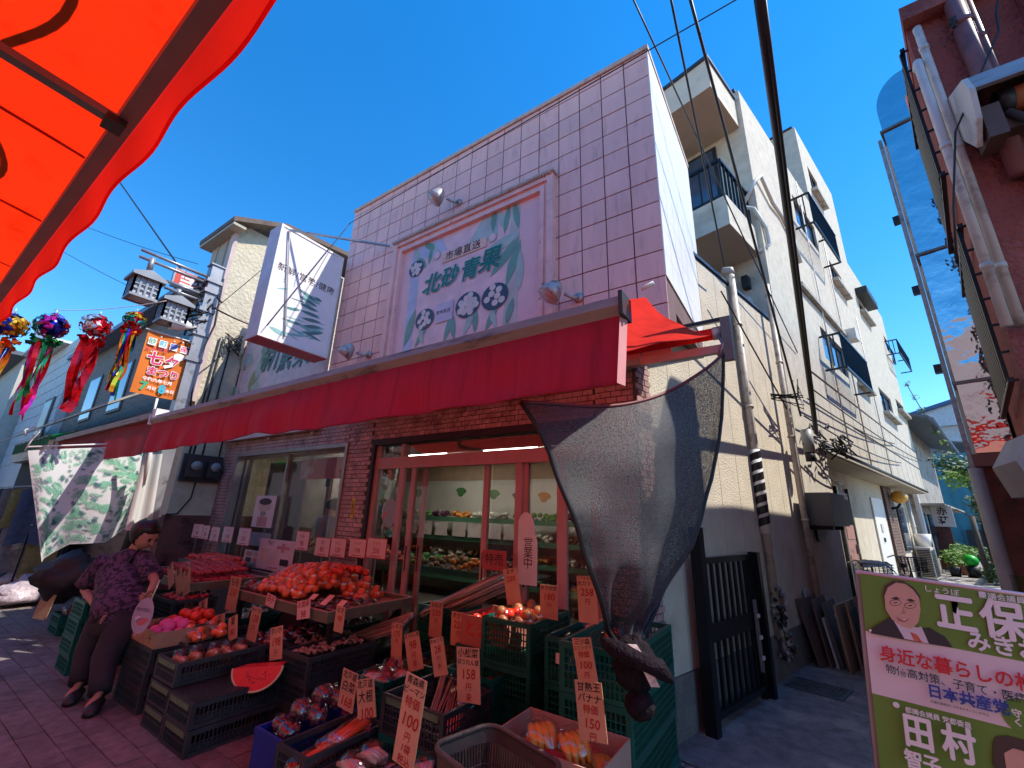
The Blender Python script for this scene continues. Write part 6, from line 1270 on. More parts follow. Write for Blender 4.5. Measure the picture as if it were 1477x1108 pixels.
MB().bar((r1.x-.02, yb, cnz-.01), (r0.x-.06, yb-1.6, cnz+.25), .045, .03).build('rib', cbar, cn); MB().box((r1.x-.05, yb-.06, cnz-.05), (r1.x+.03, yb+.0, cnz-.021)).build('rib_bracket', BLACK, cn)
MB().bar((1.2, yb, cnz), (1.2, yb-3.1, cnz+.5), .045, .03).build('rib', cbar, cn)
for x in (-1.15, -2.55, -3.4, -4.3): MB().bar((x, yb-.03, cnz+.062), (x-.05, yb-3, cnz+.575), .02, .004).build('seam', mat('canopy_seam', (.4, .01, .01), .7, trans=.5, tcol=(.7, .01, .005)), cn)
wire_run('canopy_cable', [(-.1-k*.08, yb-.2+.06*math.sin(k*.42)+.03*math.sin(k*.19), cnz+.44+.02*math.sin(k*.3)) for k in range(56)], .014, 'dark cable lying on top of the overhead canopy, seen as a shadow')

# ================================================================== OVERHEAD CABLES
def ck(n, a, b, r, lab, s=.0, m=CABLE): return wire_run(n, sag(a, b, s, 14), r, lab, m)
ck('thick_cable', YP(1090, -40, 2.2), cj+Vector((0, 0, .05)), .03, 'thickest black cable running from above down to the alley wall junction', .0)
ck('thick_cable', YP(1097, -40, 2.2), cj+Vector((.02, .05, .05)), .014, 'second strand strapped to the thickest cable', .03)
ck('overhead_cable', YP(900, -30, 2.6), CS(C0+.1, 7.9, 4.3), .008, 'thin cable crossing the fascia corner toward the balcony', .02)
ck('overhead_cable', YP(962, -30, 2.6), AP(1045, 385, C0+.2), .010, 'middle thin cable crossing in front of the upper balcony', .0); 
ck('overhead_cable', YP(988, -30, 2.6), AP(1155, 600, C0+.25), .013, 'right thin cable from the top to the wall junction', .03)
ck('overhead_cable', YP(1075, -8, 3.0), YP(505, 322, 3.1), .006, 'thin wire running just above the fascia top edge', .0)
ck('overhead_cable', YP(505, 322, 3.1), YP(385, 470, 2.3), .006, 'thin wire passing in front of the projecting sign', .0)
ck('overhead_cable', YP(172, 262, 1.2), Vector((PX.x+.05, 1.86, pz-.5)), .012, 'cable dropping from the canopy to the lantern pole', .0); ck('overhead_cable', Vector((PX.x+.05, 1.86, pz-.5)), XP(365, 470, XC+.2), .012, 'cable from the lantern pole to the cream house wall', .02)
ck('overhead_cable', XP(60, 300, -9), Vector((PX.x, 1.7, pz)), .004, 'faint wire rising left of the lantern arms', .05); ck('overhead_cable', XP(60, 345, -9), Vector((PX.x, 1.86, pz-.7)), .004, 'faint lower wire left of the lantern arms', .05)
ck('overhead_cable', XP(440, 335, -6.0), Vector((PX.x, 1.9, pz-.7)), .005, 'thin wire between the lantern pole and the sign stay', .02)
for k, (a, b) in enumerate([((1160, 600), (1300, 668)), ((1165, 575), (1290, 640)), ((1158, 640), (1215, 700)), ((1170, 560), (1330, 665))]): ck('wall_cable', AP(*a, C0+.2), AP(*b, C0+.12), .012, ['uppermost', 'second', 'lowest', 'third'][k]+' black cable strung along the beige block from the junction', .12)
ck('wall_cable', AP(1040, 420, C0+.15), AP(1135, 590, C0+.15), .010, 'thin cable slanting down across the annex wall', .0)
# ================================================================== CRATES
crm = dict(dark=mat('crate_dark', (.032, .046, .05), .45, var=.3, dirt='#3a4a44', dscale=9, dlo=.6, dhi=.8), teal=mat('crate_teal', (.0, .13, .095), .4, var=.15, dirt='#0c5a4c', dscale=8), green=mat('crate_green', (.004, .105, .07), .4, var=.15, dirt='#0d4a3d', dscale=7),
           blue=mat('crate_blue', (.01, .035, .3), .35, var=.1), brown=mat('basket_brown', (.075, .055, .05), .5, var=.15))
lab_g = mat('crate_label_green', (.1, .19, .1), .5, var=.2, scale=20)
_C = {}
def crate_parts(w, l, h, style):
    key = (round(w, 2), round(l, 2), round(h, 2), style)
    if key in _C: return _C[key]
    m = crm[style]; t = .012; x, y = w/2, l/2; out = []
    rim = MB()
    for a, c in (((-x, -y), (x, -y+t*1.6)), ((-x, y-t*1.6), (x, y)), ((-x, -y+t*1.6), (-x+t*1.6, y-t*1.6)), ((x-t*1.6, -y+t*1.6), (x, y-t*1.6))):
        rim.box((a[0], a[1], h-.03), (c[0], c[1], h)); rim.box((a[0], a[1], 0), (c[0], c[1], .022))
    out.append(('rim', rim.mesh('crate_rim', m), None))
    if style == 'blue':
        s = MB(); s.box((-x+.004, -y+.004, .0225), (-x+.014, y-.004, h-.031)); s.box((x-.014, -y+.004, .0225), (x-.004, y-.004, h-.031)); s.box((-x+.015, -y+.004, .0225), (x-.015, -y+.014, h-.031)); s.box((-x+.015, y-.014, .0225), (x-.015, y-.004, h-.031))
    else:
        s = MB(); z0, z1 = .0225, h-.0305
        for sx in (-1, 1):
            for sy in (-1, 1): s.box((min(sx*x, sx*(x-.03)), min(sy*y, sy*(y-.03)), z0), (max(sx*x, sx*(x-.03)), max(sy*y, sy*(y-.03)), z1))
        nx, ny = max(4, int(w/.028)), max(6, int(l/.028)); nz = max(2, int((h-.05)/.034))
        for i in range(1, nx):
            xx = -x+.03+(w-.06)*i/nx
            for sy in (-1, 1): yy = sy*(y-.006); s.box((xx-.003, yy-.004, z0), (xx+.003, yy+.004, z1))
        for i in range(1, ny):
            yy = -y+.03+(l-.06)*i/ny
            for sx in (-1, 1): xx = sx*(x-.006); s.box((xx-.004, yy-.003, z0), (xx+.004, yy+.003, z1))
        for k in range(1, nz):
            zz = z0+(z1-z0)*k/nz
            for sy in (-1, 1): yy = sy*(y-.006); s.box((-x+.03, yy-.0035, zz-.0035), (x-.03, yy+.0035, zz+.0035))
            for sx in (-1, 1): xx = sx*(x-.006); s.box((xx-.0035, -y+.03, zz-.0035), (xx+.0035, y-.03, zz+.0035))
        # solid lower third panel, as on real produce crates
        for sx in (-1, 1): xx = sx*(x-.016); s.box((xx-.0015, -y+.03, z0), (xx+.0015, y-.03, z0+(z1-z0)*.36))
        for sy in (-1, 1): yy = sy*(y-.016); s.box((-x+.03, yy-.0015, z0), (x-.03, yy+.0015, z0+(z1-z0)*.36))
    out.append(('side_lattice', s.mesh('crate_sides', m), None))
    f_ = MB()
    nb = int(l/.05)
    for i in range(nb): yy = -y+.02+(l-.04)*i/nb; f_.box((-x+.02, yy, .003), (x-.02, yy+.03, .012))
    out.append(('base_grid', f_.mesh('crate_base', m), None))
    lb_ = MB().box((-x+.04, -y-.004, h-.045), (x-.04, -y-.0005, h-.012))
    out.append(('end_label', lb_.mesh('crate_label', lab_g), 'lab'))
    _C[key] = out; return out
def crate(x, y, zt, w, l, h, style, label, rz=0., lab=True, group='stacked produce crates', flip=False):
    M = xyz(x, y, zt-h, rz) if not flip else xyz(x, y, zt, rz) @ Matrix.Rotation(PI, 4, 'Y')
    t = thing('produce_crate', label, 'crate', M, group)
    for n, me, k in crate_parts(w, l, h, style):
        if k == 'lab' and not lab: continue
        place(n, me, Matrix(), t)
    return t
def stack(x, y, zt, w, l, h, n, style, what, **k):
    for i in range(n):
        crate(x+R.uniform(-.006, .006), y+R.uniform(-.008, .008), zt-i*h-(.001*i), w, l, h-.002, style, ('%s, %s' % (what, ['topmost of stack', 'second down', 'third down', 'fourth down', 'fifth down'][i])), R.uniform(-.012, .012), **k)
def nc(px, py, z): p = G(px, py, z); return p.x, p.y          # near right top corner of a crate

# left peninsula
crate_sets = []
x, y = nc(277.5, 1017, .30); stack(x-.185, y+.3, .30, .37, .6, .15, 2, 'dark', 'dark crate low in front with green end label')
for k in range(1, 4): stack(x-.185, y+.3+.61*k, .30, .37, .6, .15, 2, 'dark', 'dark crate of the low row, place %s toward the shop' % ['', 'second', 'third', 'fourth'][k], lab=False)
lowx, lowy = x-.185, y
ug = MB()
for k in range(4):
    for i in range(40): ug.box((x-.36, y+.02+.61*k+i*.0148, .301), (x-.01, y+.028+.61*k+i*.0148, .306))
o = ug.build('ribbed_mat', crm['dark']); tag(rebase(o), 'dark ribbed plastic grid covering the low crate row under the watermelon', 'grid mat')
x, y = nc(255.5, 957.5, .46); stack(x-.185, y+.3, .46, .37, .6, .155, 3, 'dark', 'dark crate of citrus packs at the street end with green label')
stack(x-.185, y+.91, .46, .37, .6, .155, 3, 'dark', 'dark crate behind the citrus pack crate', lab=False); stack(x-.185, y+1.52, .46, .37, .6, .155, 3, 'dark', 'dark crate of the upper row nearest the shop wall', lab=False)
upx, upy = x-.185, y
x, y = nc(407, 936, .5)
stack(x+.185, y+.3, .5, .37, .6, .17, 3, 'dark', 'dark crate heaped with brown packs beneath the right table', lab=False); thx, thy = x+.185, y
stack(x-.19, y+.5, .46, .37, .6, .155, 2, 'dark', 'dark crate of plum packs behind the price strips', lab=False)
# cardboard tray on black crates
bx_, by_ = nc(218, 938, .44)
stack(bx_-.27, by_+.22, .44, .52, .42, .145, 3, 'dark', 'black open crate under the cardboard tray by the woman', lab=False)
def carton(x, y, z0, w, l, h, label, m=cbm, prints=None, flaps=False, rz=0.):
    t = thing('cardboard_box', label, 'box', xyz(x, y, z0, rz)); b = .006; X_, Y_ = w/2, l/2
    for lo, hi in (((-X_, -Y_, 0), (X_, -Y_+b, h)), ((-X_, Y_-b, 0), (X_, Y_, h)), ((-X_, -Y_+b, 0), (-X_+b, Y_-b, h)), ((X_-b, -Y_+b, 0), (X_, Y_-b, h))): MB().box(lo, hi).build('side', m, t, world=False)
    MB().box((-X_+b, -Y_+b, 0), (X_-b, Y_-b, b)).build('base', m, t, world=False)
    if flaps: MB().obox((-X_, -Y_-.002, h), (0, -.14, .06), (w, 0, 0), (0, .004, .006)).build('flap', m, t, world=False); MB().obox((X_+.002, -Y_, h), (.12, 0, .02), (0, l, 0), (0, 0, .005)).build('flap', m, t, world=False)
    if prints:
        for (s, x_, z_, sz, mm) in prints:
            te = text_mesh(s, mm, .01); place('lettering', te, Matrix.Translation((x_, -Y_-.001, z_)) @ Matrix.Rotation(PI/2, 4, 'X') @ Matrix.Diagonal((sz, sz, sz, 1)), t)
    return t
brk = mat('print_brown', (.12, .05, .03), .8)
carton(bx_-.27, by_+.22, .443, .56, .42, .115, 'shallow open cardboard tray of pink netted fruit and potatoes', prints=[('産直', -.2, .05, .07, WHITE), ('十', .16, .05, .08, brk)])

# tables
tgm = mat('table_edge_green', (.14, .15, .10), .6, dirt='#5e3b38', dscale=4); tpm = mat('table_top_pink', (.42, .2, .19), .6)
def table(px, py, z, w, l, label):
    p = G(px, py, z); t = thing('display_table', label, 'table', (p.x-w/2, p.y+l/2, 0), 'tray-topped display tables'); x0, x1, y0, y1 = p.x-w, p.x, p.y, p.y+l
    MB().box((x0+.02, y0+.02, z-.07), (x1-.02, y1-.02, z-.04)).build('top', tpm, t)
    for lo, hi in (((x0, y0, z-.08), (x1, y0+.018, z)), ((x0, y1-.018, z-.08), (x1, y1, z)), ((x0, y0+.019, z-.08), (x0+.018, y1-.019, z)), ((x1-.018, y0+.019, z-.08), (x1, y1-.019, z))):
        MB().box(lo, hi).build('edge_board', tgm, t); MB().box((lo[0], lo[1], z+.0005), (hi[0], hi[1], z+.006)).build('edge_cap', mat('table_cap', (.5, .3, .27), .5), t)
    for xx in (x0+.08, x1-.08):
        for yy in (y0+.1, y1-.1): MB().box((xx-.02, yy-.02, 0), (xx+.02, yy+.02, z-.081)).build('leg', DMETAL, t)
        MB().bar((xx, y0+.12, .15), (xx, y1-.12, z-.12), .02).build('brace', DMETAL, t)
    return x0, x1, y0, y1
TA = table(277, 842, .75, 1.65, .95, 'left display table heaped with red tomato packs'); TB = table(473, 884, .75, 1.67, .93, 'right display table with a pile of bagged orange fruit and aubergines')
# ================================================================== PRODUCE
film = glass_mat('clear_film', (1, 1, 1), .13, .14, False)
def lump(s, k=.12): return lambda d: 1+k*noise.noise(d*2.2+Vector((s, s*2, 0)))
pm_ = dict(tomato=mat('tomato_red', (.8, .05, .025), .25, var=.2, scale=25, rnd=.2), persim=mat('fruit_orange', (.88, .14, .04), .3, var=.2, scale=25, rnd=.25), red=mat('deep_red', (.75, .03, .05), .3, var=.2), aub=mat('aubergine', (.03, .008, .02), .25, var=.2), potato=mat('potato', (.26, .14, .07), .8, var=.25, rnd=.3), pink=mat('pink_foam_net', (.85, .12, .35), .7, var=.1),
           grape=mat('grape_dark', (.12, .03, .05), .3, var=.3), carrot=mat('carrot', (.8, .13, .04), .4, var=.1), onion=mat('onion_skin', (.45, .2, .08), .35, var=.2), mush=mat('mushroom', (.4, .27, .2), .6, var=.25), green=mat('leaf_veg', (.05, .16, .03), .5, var=.3), ban=mat('banana', (.75, .38, .05), .4, var=.12), plum=mat('plum', (.2, .02, .04), .3, var=.2),
           pale=mat('pale_veg', (.6, .52, .42), .5, var=.15), citrus=mat('citrus', (.75, .3, .04), .4, var=.1), peach=mat('peach_pink', (.6, .16, .1), .45, var=.2))
_I = {}
def item_mesh(kind, v):
    key = (kind, v)
    if key in _I: return _I[key]
    r = random.Random(hash(kind) % 97+v if False else sum(map(ord, kind))+v); b = MB(); f_ = MB(); fm = True
    if kind in ('tomato_bag', 'fruit_bag', 'plum_bag', 'onion_bag', 'citrus_bag'):
        mk = dict(tomato_bag='tomato', fruit_bag='persim', plum_bag='plum', onion_bag='onion', citrus_bag='citrus')[kind]; rr = .036
        for i, (x, y, z) in enumerate([(-.036, -.03, .035), (.036, -.028, .035), (0, .036, .036), (0, -.0, .09)]): b.ball((x+r.uniform(-.006, .006), y+r.uniform(-.006, .006), z), rr*r.uniform(.93, 1.07), 12, 8, lump(i+v, .06), (1, 1, .9))
        f_.ball((0, 0, .055), .085, 16, 12, lambda d: 1+.16*noise.noise(d*4+Vector((v, 0, 0)))+(.35*max(0, d.z-.8)*5), (1, 1, .78))
    elif kind == 'tomato': mk = 'tomato'; b.ball((0, 0, .036), .038*(.9+.07*v), 14, 10, lambda d: (1+.08*noise.noise(d*2+Vector((v, 0, 0)))+.035*math.cos(5*math.atan2(d.y, d.x)))*(1-.16*max(0, d.z)**6), (1, 1, .86)); fm = False
    elif kind == 'red_pack':
        mk = 'red'
        for i in range(6): b.ball((-.03+.03*(i % 3), -.02+.04*(i//3), .022), .02, 8, 6, lump(i, .1), (1, 1, .9))
        f_.box((-.055, -.045, .002), (.055, .045, .05))
    elif kind == 'aubergine_pack':
        mk = 'aub'
        for i in range(3): b.ball((-.03+.03*i, 0, .025), .024, 10, 8, lump(i, .1), (.85, 2.3, .9))
        f_.ball((0, 0, .03), .07, 14, 8, lump(v, .15), (1, 1.05, .5))
    elif kind == 'potato': mk = 'potato'; b.ball((0, 0, .03), .036, 9, 7, lump(v, .3), (1.25, .95, .85)); fm = False
    elif kind == 'pink_fruit': mk = 'pink'; b.ball((0, 0, .042), .046, 14, 9, lambda d: 1+.06*math.sin(9*math.atan2(d.y, d.x))*math.cos(8*d.z), (1, 1, .9)); fm = False
    elif kind == 'grape_bag':
        mk = 'grape'
        for i in range(22): 
            q = Vector((r.gauss(0, 1), r.gauss(0, 1), r.gauss(0, 1))).normalized()*.05; b.ball(Vector((q.x, q.y, .055+q.z*.8)), .016, 7, 5)
        f_.ball((0, 0, .055), .075, 14, 10, lambda d: 1+.2*noise.noise(d*5+Vector((v, 0, 0))), (1, 1, .85))
    elif kind == 'carrot_bag':
        mk = 'carrot'
        for i in range(3): x = -.03+.03*i; b.tube([(x, -.12, .03), (x+.004, -.06, .034), (x, .02, .035), (x-.003, .09, .034), (x, .115, .03)], [.006, .014, .02, .023, .012], 10)
        f_.tube([(0, -.15, .03), (0, -.13, .032), (0, 0, .034), (0, .12, .034), (0, .16, .03)], [.02, .05, .06, .058, .03], 12)
    elif kind == 'mushroom_tray':
        mk = 'mush'
        for i in range(24): b.ball((r.uniform(-.08, .08), r.uniform(-.055, .055), .03+r.uniform(0, .012)), .013*r.uniform(.8, 1.3), 7, 5, ax=(1.6, .9, .7))
        f_.box((-.1, -.07, .0), (.1, .07, .045))
    elif kind == 'citrus_pack':
        mk = 'onion'
        for i in range(4): b.ball((-.05+.035*i, 0, .04+.004*(i % 2)), .026, 9, 7, lump(i, .12), (.8, 1.1, 1.2))
        f_.ball((0, 0, .05), .078, 14, 10, lambda d: 1+.12*math.sin(7*d.x*2)+.12*noise.noise(d*5), (1, .6, .85))
    elif kind == 'leafy_bundle':
        mk = 'green'
        for i in range(26): a = r.uniform(-.5, .5); x = r.uniform(-.03, .03); b.add([(x, -.15, .02), (x+.01, -.15, .025), (x+.03*a, .0, .05+r.uniform(0, .03)), (x+.09*a+.02, .13+r.uniform(0, .04), .04+r.uniform(0, .05)), (x+.09*a-.01, .15, .03+r.uniform(0, .04))], [(0, 1, 2), (0, 2, 4), (2, 3, 4)])
        f_.tube([(0, -.16, .03), (0, -.05, .04), (0, .08, .05)], [.03, .05, .08], 12, False)
    elif kind == 'long_bundle':
        mk = 'mush'
        for i in range(7): x, z = r.uniform(-.035, .035), r.uniform(.015, .06); b.tube([(x, -.38, z), (x+.01, 0, z+.01), (x, .36, z)], [.006, .01, .011], 6)
        f_.tube([(0, -.4, .035), (0, -.3, .035), (0, .3, .035), (0, .42, .035)], [.03, .05, .055, .06], 10)
    elif kind == 'banana_bag':
        mk = 'ban'
        for i in range(4): o = -.04+.027*i; b.tube([(o, -.07, .03), (o*1.1, -.035, .06), (o*1.1, .01, .075), (o, .055, .06), (o*.8, .085, .045)], [.008, .018, .02, .017, .007], 8)
        f_.ball((0, 0, .055), .1, 16, 12, lambda d: 1+.2*noise.noise(d*4+Vector((v, 0, 0))), (.85, 1, .62))
    elif kind == 'pale_bag':
        mk = 'pale'
        for i in range(4): x = -.035+.024*i; b.tube([(x, -.08, .03), (x, 0, .05), (x, .08, .04)], [.012, .017, .01], 8)
        f_.ball((0, 0, .05), .09, 16, 12, lambda d: 1+.22*noise.noise(d*4.5+Vector((v, 3, 0))), (.8, 1, .7))
    elif kind == 'pepper': mk = 'green'; b.ball((0, 0, .03), .032, 12, 9, lambda d: 1+.12*math.cos(4*math.atan2(d.y, d.x))*(1-abs(d.z)), (1, 1, 1.2)); fm = False
    elif kind == 'berry_pack':
        mk = 'tomato'
        for i in range(20): b.ball((-.055+.027*(i % 5), -.04+.027*(i//5), .02+r.uniform(0, .02)), .0145, 8, 6)
        f_.box((-.075, -.06, 0), (.075, .06, .055))
    if kind in ('tomato', 'berry_pack', 'pepper'):
        pass
    me = b.mesh(kind, pm_[mk])
    if kind == 'tomato':
        g_ = MB()
        for q in range(5): a = 2*PI*q/5+v; g_.add([(0, 0, .0665), (.006*math.cos(a+.7), .006*math.sin(a+.7), .067), (.02*math.cos(a), .02*math.sin(a), .067), (.006*math.cos(a-.7), .006*math.sin(a-.7), .067)], [(0, 3, 2, 1)])
        me.materials.append(pm_['green']); n0 = len(me.polygons)
        bm_ = bmesh.new(); bm_.from_mesh(me); vs_ = [bm_.verts.new(v_) for v_ in g_.v]
        for f_q in g_.f: fa = bm_.faces.new([vs_[i] for i in f_q]); fa.material_index = 1
        bm_.to_mesh(me); bm_.free()
    me = me; fl_ = f_.mesh('film', film) if fm else None
    _I[key] = (me, fl_); return _I[key]
def item(kind, x, y, z, label, group, rz=None, s=1., rx=0., ry=0.):
    v = R.randrange(4); me, fl_ = item_mesh(kind, v); M = xyz(x, y, z, R.uniform(0, 6.28) if rz is None else rz+R.uniform(-.15, .15), rx, ry, s)
    if fl_ is None: o = place(kind, me, M); tag(o, label, group[1], group[0]); return o
    t = thing(kind, label, group[1], M, group[0]); place('contents', me, Matrix(), t); place('film_wrap', fl_, Matrix(), t); return t
def heap(kind, x0, x1, y0, y1, z, dx, dy, label, cat, hfn=None, layers=1, s=1., rz=None, tilt=.25, keep=1.):
    n = 0; nx, ny = max(1, int((x1-x0)/dx)), max(1, int((y1-y0)/dy))
    for L_ in range(layers):
        for i in range(nx-L_):
            for j in range(ny-L_):
                if R.random() > keep: continue
                xx = x0+(i+.5+.5*L_)*(x1-x0)/nx+R.uniform(-.1, .1)*dx; yy = y0+(j+.5+.5*L_)*(y1-y0)/ny+R.uniform(-.1, .1)*dy
                h = hfn(i/max(1, nx-1), j/max(1, ny-1)) if hfn else 0
                if h < 0: continue
                item(kind, xx, yy, z+h+L_*dx*.62, label, (label, cat), rz, s, R.uniform(-tilt, tilt), R.uniform(-tilt, tilt)); n += 1
    return n
# table A: dark tray of tomatoes at the back left, red packs in front
x0, x1, y0, y1 = TA
trm = mat('tray_black', (.02, .018, .02), .5)
t = thing('fruit_tray', 'black raised tray of round tomatoes at the back of the left table', 'tray', (x0+.45, y1-.3, .75)); MB().box((x0+.03, y1-.52, .72), (x0+1.0, y1-.04, .80)).build('base', trm, t); MB().box((x0+.03, y1-.53, .801), (x0+1.0, y1-.521, .86)).build('lip', trm, t)
heap('tomato', x0+.06, x0+.98, y1-.5, y1-.07, .80, .078, .085, 'red tomato in the raised black tray on the left table', 'tomato', layers=2)
heap('red_pack', x0+.06, x0+.62, y0+.05, y1-.56, .712, .115, .1, 'flat clear pack of red fruit at the left side of the left table', 'fruit pack', layers=1, rz=0, tilt=.1)
heap('red_pack', x0+.66, x1-.12, y0+.05, y1-.25, .712, .105, .092, 'flat clear pack of red fruit at the right side of the left table', 'fruit pack', hfn=lambda u, v: .10*(1-u)*(.4+.6*v)+.015, layers=2, rz=0, tilt=.12)
# table B
x0, x1, y0, y1 = TB
heap('plum_bag', x0+.05, x0+.5, y0+.1, y1-.1, .712, .13, .13, 'bag of red plums at the left end of the right table', 'plums', tilt=.2)
heap('fruit_bag', x0+.38, x0+1.1, y0+.06, y1-.1, .712, .115, .11, 'clear bag of orange-red fruit in the pile on the right table', 'fruit bag', hfn=lambda u, v: .14*math.sin(PI*min(1, v*.8+.15))*(1-.5*abs(u-.6)), layers=2, tilt=.35)
heap('tomato', x0+.55, x0+1.15, y0+.35, y1-.12, .90, .085, .09, 'loose round tomato on top of the pile on the right table', 'tomato', hfn=lambda u, v: .05*math.sin(PI*v), keep=.7)
heap('fruit_bag', x1-.62, x1-.28, y1-.42, y1-.06, .712, .14, .13, 'clear bag of orange-red fruit at the back right of the right table', 'fruit bag', layers=2)
heap('aubergine_pack', x1-.72, x1-.04, y0+.05, y1-.3, .712, .14, .15, 'dark aubergine pack on the right corner of the right table', 'aubergines', rz=0, tilt=.1)
for i in range(5):
    f = frame((x1-.62+.14*i, y0+.1+.07*(i % 3), .79), (1, .1, 0), (0, .8, .6)); o = MB().box((-.035, -.03, 0), (.035, .03, .002)).build('pink_label', pk); o.matrix_world = f; tag(o, 'pink paper slip on the aubergine packs', 'label', 'pink slips on the aubergines')
# cardboard tray contents
heap('potato', bx_-.53, bx_-.36, by_+.04, by_+.4, .46, .06, .065, 'brown potato at the left end of the cardboard tray', 'potato', layers=3); heap('potato', bx_-.34, bx_-.03, by_+.3, by_+.4, .46, .07, .07, 'brown potato behind the pink netted fruit', 'potato', layers=2)
heap('pink_fruit', bx_-.36, bx_-.02, by_+.05, by_+.32, .465, .09, .09, 'fruit in a bright pink foam net in the cardboard tray', 'netted fruit', layers=2, s=1.08)
# crates of the left peninsula
heap('fruit_bag', upx-.16, upx+.17, upy+.02, upy+.3, .40, .12, .11, 'clear bag of pale red fruit beside the cardboard tray', 'fruit bag', s=.85) if False else None
heap('citrus_pack', upx-.15, upx+.16, upy+.05, upy+.56, .37, .32, .1, 'netted pack of shallots standing in the citrus crate', 'vegetable pack', rz=0, tilt=.3, s=1.15)
heap('plum_bag', upx-.16, upx+.17, upy+.64, upy+1.18, .40, .12, .11, 'bag of dark plums in the second upper crate', 'plums', s=.9); heap('fruit_bag', upx-.5, upx-.2, upy+.2, upy+.55, .47, .13, .12, 'clear bag of glossy red fruit between tray and crates', 'fruit bag', s=.9)
stack(upx-.38, upy+.5, .47, .37, .6, .155, 3, 'dark', 'dark crate of glossy red fruit bags left of the upper row', lab=False)
heap('grape_bag', upx-.16, upx+.17, upy+1.25, upy+1.8, .40, .13, .12, 'bag of dark grapes in the upper crate nearest the shop', 'grapes', s=.85)
heap('mushroom_tray', thx-.17, thx+.17, thy+.03, thy+.58, .45, .17, .13, 'flat tray of brown mushrooms in the crate beneath the right table', 'mushrooms', rz=0, tilt=.15, layers=2, hfn=lambda u, v: .01)
heap('mushroom_tray', thx-.55, thx-.22, thy+.25, thy+.78, .42, .17, .13, 'flat tray of brown mushrooms behind the price strips', 'mushrooms', rz=0, tilt=.15)
# middle-left: green crate with oranges, and small red wooden trays
gx, gy = nc(262, 905, .55); stack(gx-.25, gy+.2, .55, .5, .4, .18, 3, 'green', 'green crate of peaches behind the round fan', lab=False); heap('tomato', gx-.47, gx-.03, gy+.03, gy+.37, .5, .09, .09, 'orange-red peach in the green crate behind the fan', 'peach', s=1.15, layers=2)
gx2, gy2 = nc(250, 868, .62); stack(gx2-.25, gy2+.2, .62, .5, .4, .2, 3, 'dark', 'dark crate of red packs under the left table front', lab=False); heap('red_pack', gx2-.47, gx2-.03, gy2+.03, gy2+.37, .6, .11, .1, 'red fruit pack in the crate under the left table front', 'fruit pack', rz=0)
gx3, gy3 = nc(330, 893, .45); stack(gx3-.1, gy3+.25, .45, .37, .5, .15, 3, 'green', 'green crate of long vegetables behind the small price strips', lab=False); heap('pale_bag', gx3-.26, gx3+.06, gy3+.05, gy3+.45, .42, .12, .14, 'bag of pale stems in the green crate behind the small strips', 'vegetable bag')
# street-side crates left of the woman
for i, (px, py, z, n, lab) in enumerate([(92, 888, .22, 2, 'teal crate nearest the street behind the woman'), (128, 868, .62, 4, 'tall stack teal crate left behind the woman')]):
    x, y = nc(px, py, z); stack(x-.18, y+.2, z, .37, .45, z/n, n, 'teal', lab, lab=False); heap('plum_bag', x-.33, x-.03, y+.03, y+.4, z-.05, .12, .12, 'bag of dark produce in the %s' % lab, 'produce bag')
x, y = nc(150, 862, .5); stack(x+.45, y+.5, .55, .5, .5, .18, 3, 'green', 'green crate directly behind the woman legs', lab=False)
p = G(64, 875, .35); o = MB().box((-.12, -.004, -.13), (.12, .004, .13)).build('brown_card', cbm); o.matrix_world = frame(p, (1, .3, 0), (.2, .2, 1)) @ Matrix.Rotation(PI/2, 4, 'X'); tag(o, 'brown cardboard sheet with a round mark left of the teal crates', 'card')
# ---------------- right cluster
x, y = nc(404, 1072, .29); crate(x-.15, y+.27, .29, .3, .52, .29, 'blue', 'blue plastic crate of grape bags on the ground', lab=False); heap('grape_bag', x-.28, x-.03, y+.05, y+.5, .2, .11, .12, 'shiny bag of dark grapes in the blue crate', 'grapes', hfn=lambda u, v: .03+.08*v, layers=2)
x, y = nc(441.7, 1095.7, .3); crate(x-.14, y+.26, .3, .285, .52, .3, 'dark', 'black crate of bagged carrots beside the blue crate', lab=False)
for k, (dx_, dy_, dz, rz_, rx_) in enumerate([(-.10, .12, .2, -.1, .1), (-.12, .30, .23, .0, .15), (-.09, .34, .26, .1, .12), (-.16, .36, .2, 0, .1)]): item('carrot_bag', x+dx_, y+dy_, dz, 'bag of bright orange-red carrots in the black crate', ('carrot bags in the black crate', 'carrots'), rz_, 1.05, rx_)
ax_, ay_ = x, y
crate(x+.17, y+.22, .24, .3, .52, .24, 'dark', 'black crate of clear vegetable bags at the bottom edge by the pepper sign', lab=False); crate(x+.5, y+.3, .24, .34, .52, .24, 'dark', 'black crate of clear bags right of the pepper sign foot', lab=False)
heap('pale_bag', x+.04, x+.31, y+.02, y+.44, .14, .13, .13, 'crinkled clear bag of pale vegetables at the bottom edge', 'vegetable bag', layers=2); heap('pale_bag', x+.36, x+.65, y+.1, y+.5, .14, .14, .13, 'crinkled clear bag of green peppers at the bottom edge', 'vegetable bag', layers=2)
x, y = nc(553.6, 986.7, .42); crate(x-.17, y+.3, .42, .34, .6, .21, 'green', 'green crate of half cut cabbages behind the low price strips', lab=False); crate(x-.17, y+.3, .209, .34, .6, .208, 'green', 'green crate under the cabbage crate', lab=False); heap('pink_fruit', x-.3, x-.04, y+.05, y+.5, .3, .13, .13, 'cut cabbage piece wrapped in clear film', 'cabbage', s=0.01) if False else None
for k in range(6): item('plum_bag' if k % 3 == 0 else 'pale_bag', x-.09-.14*(k % 2), y+.1+.17*(k//2), .33, 'wrapped cut vegetable in the green crate behind the low strips', ('wrapped cut vegetables', 'vegetable'), 0, 1.25)
x, y = nc(641.4, 1032, .5)
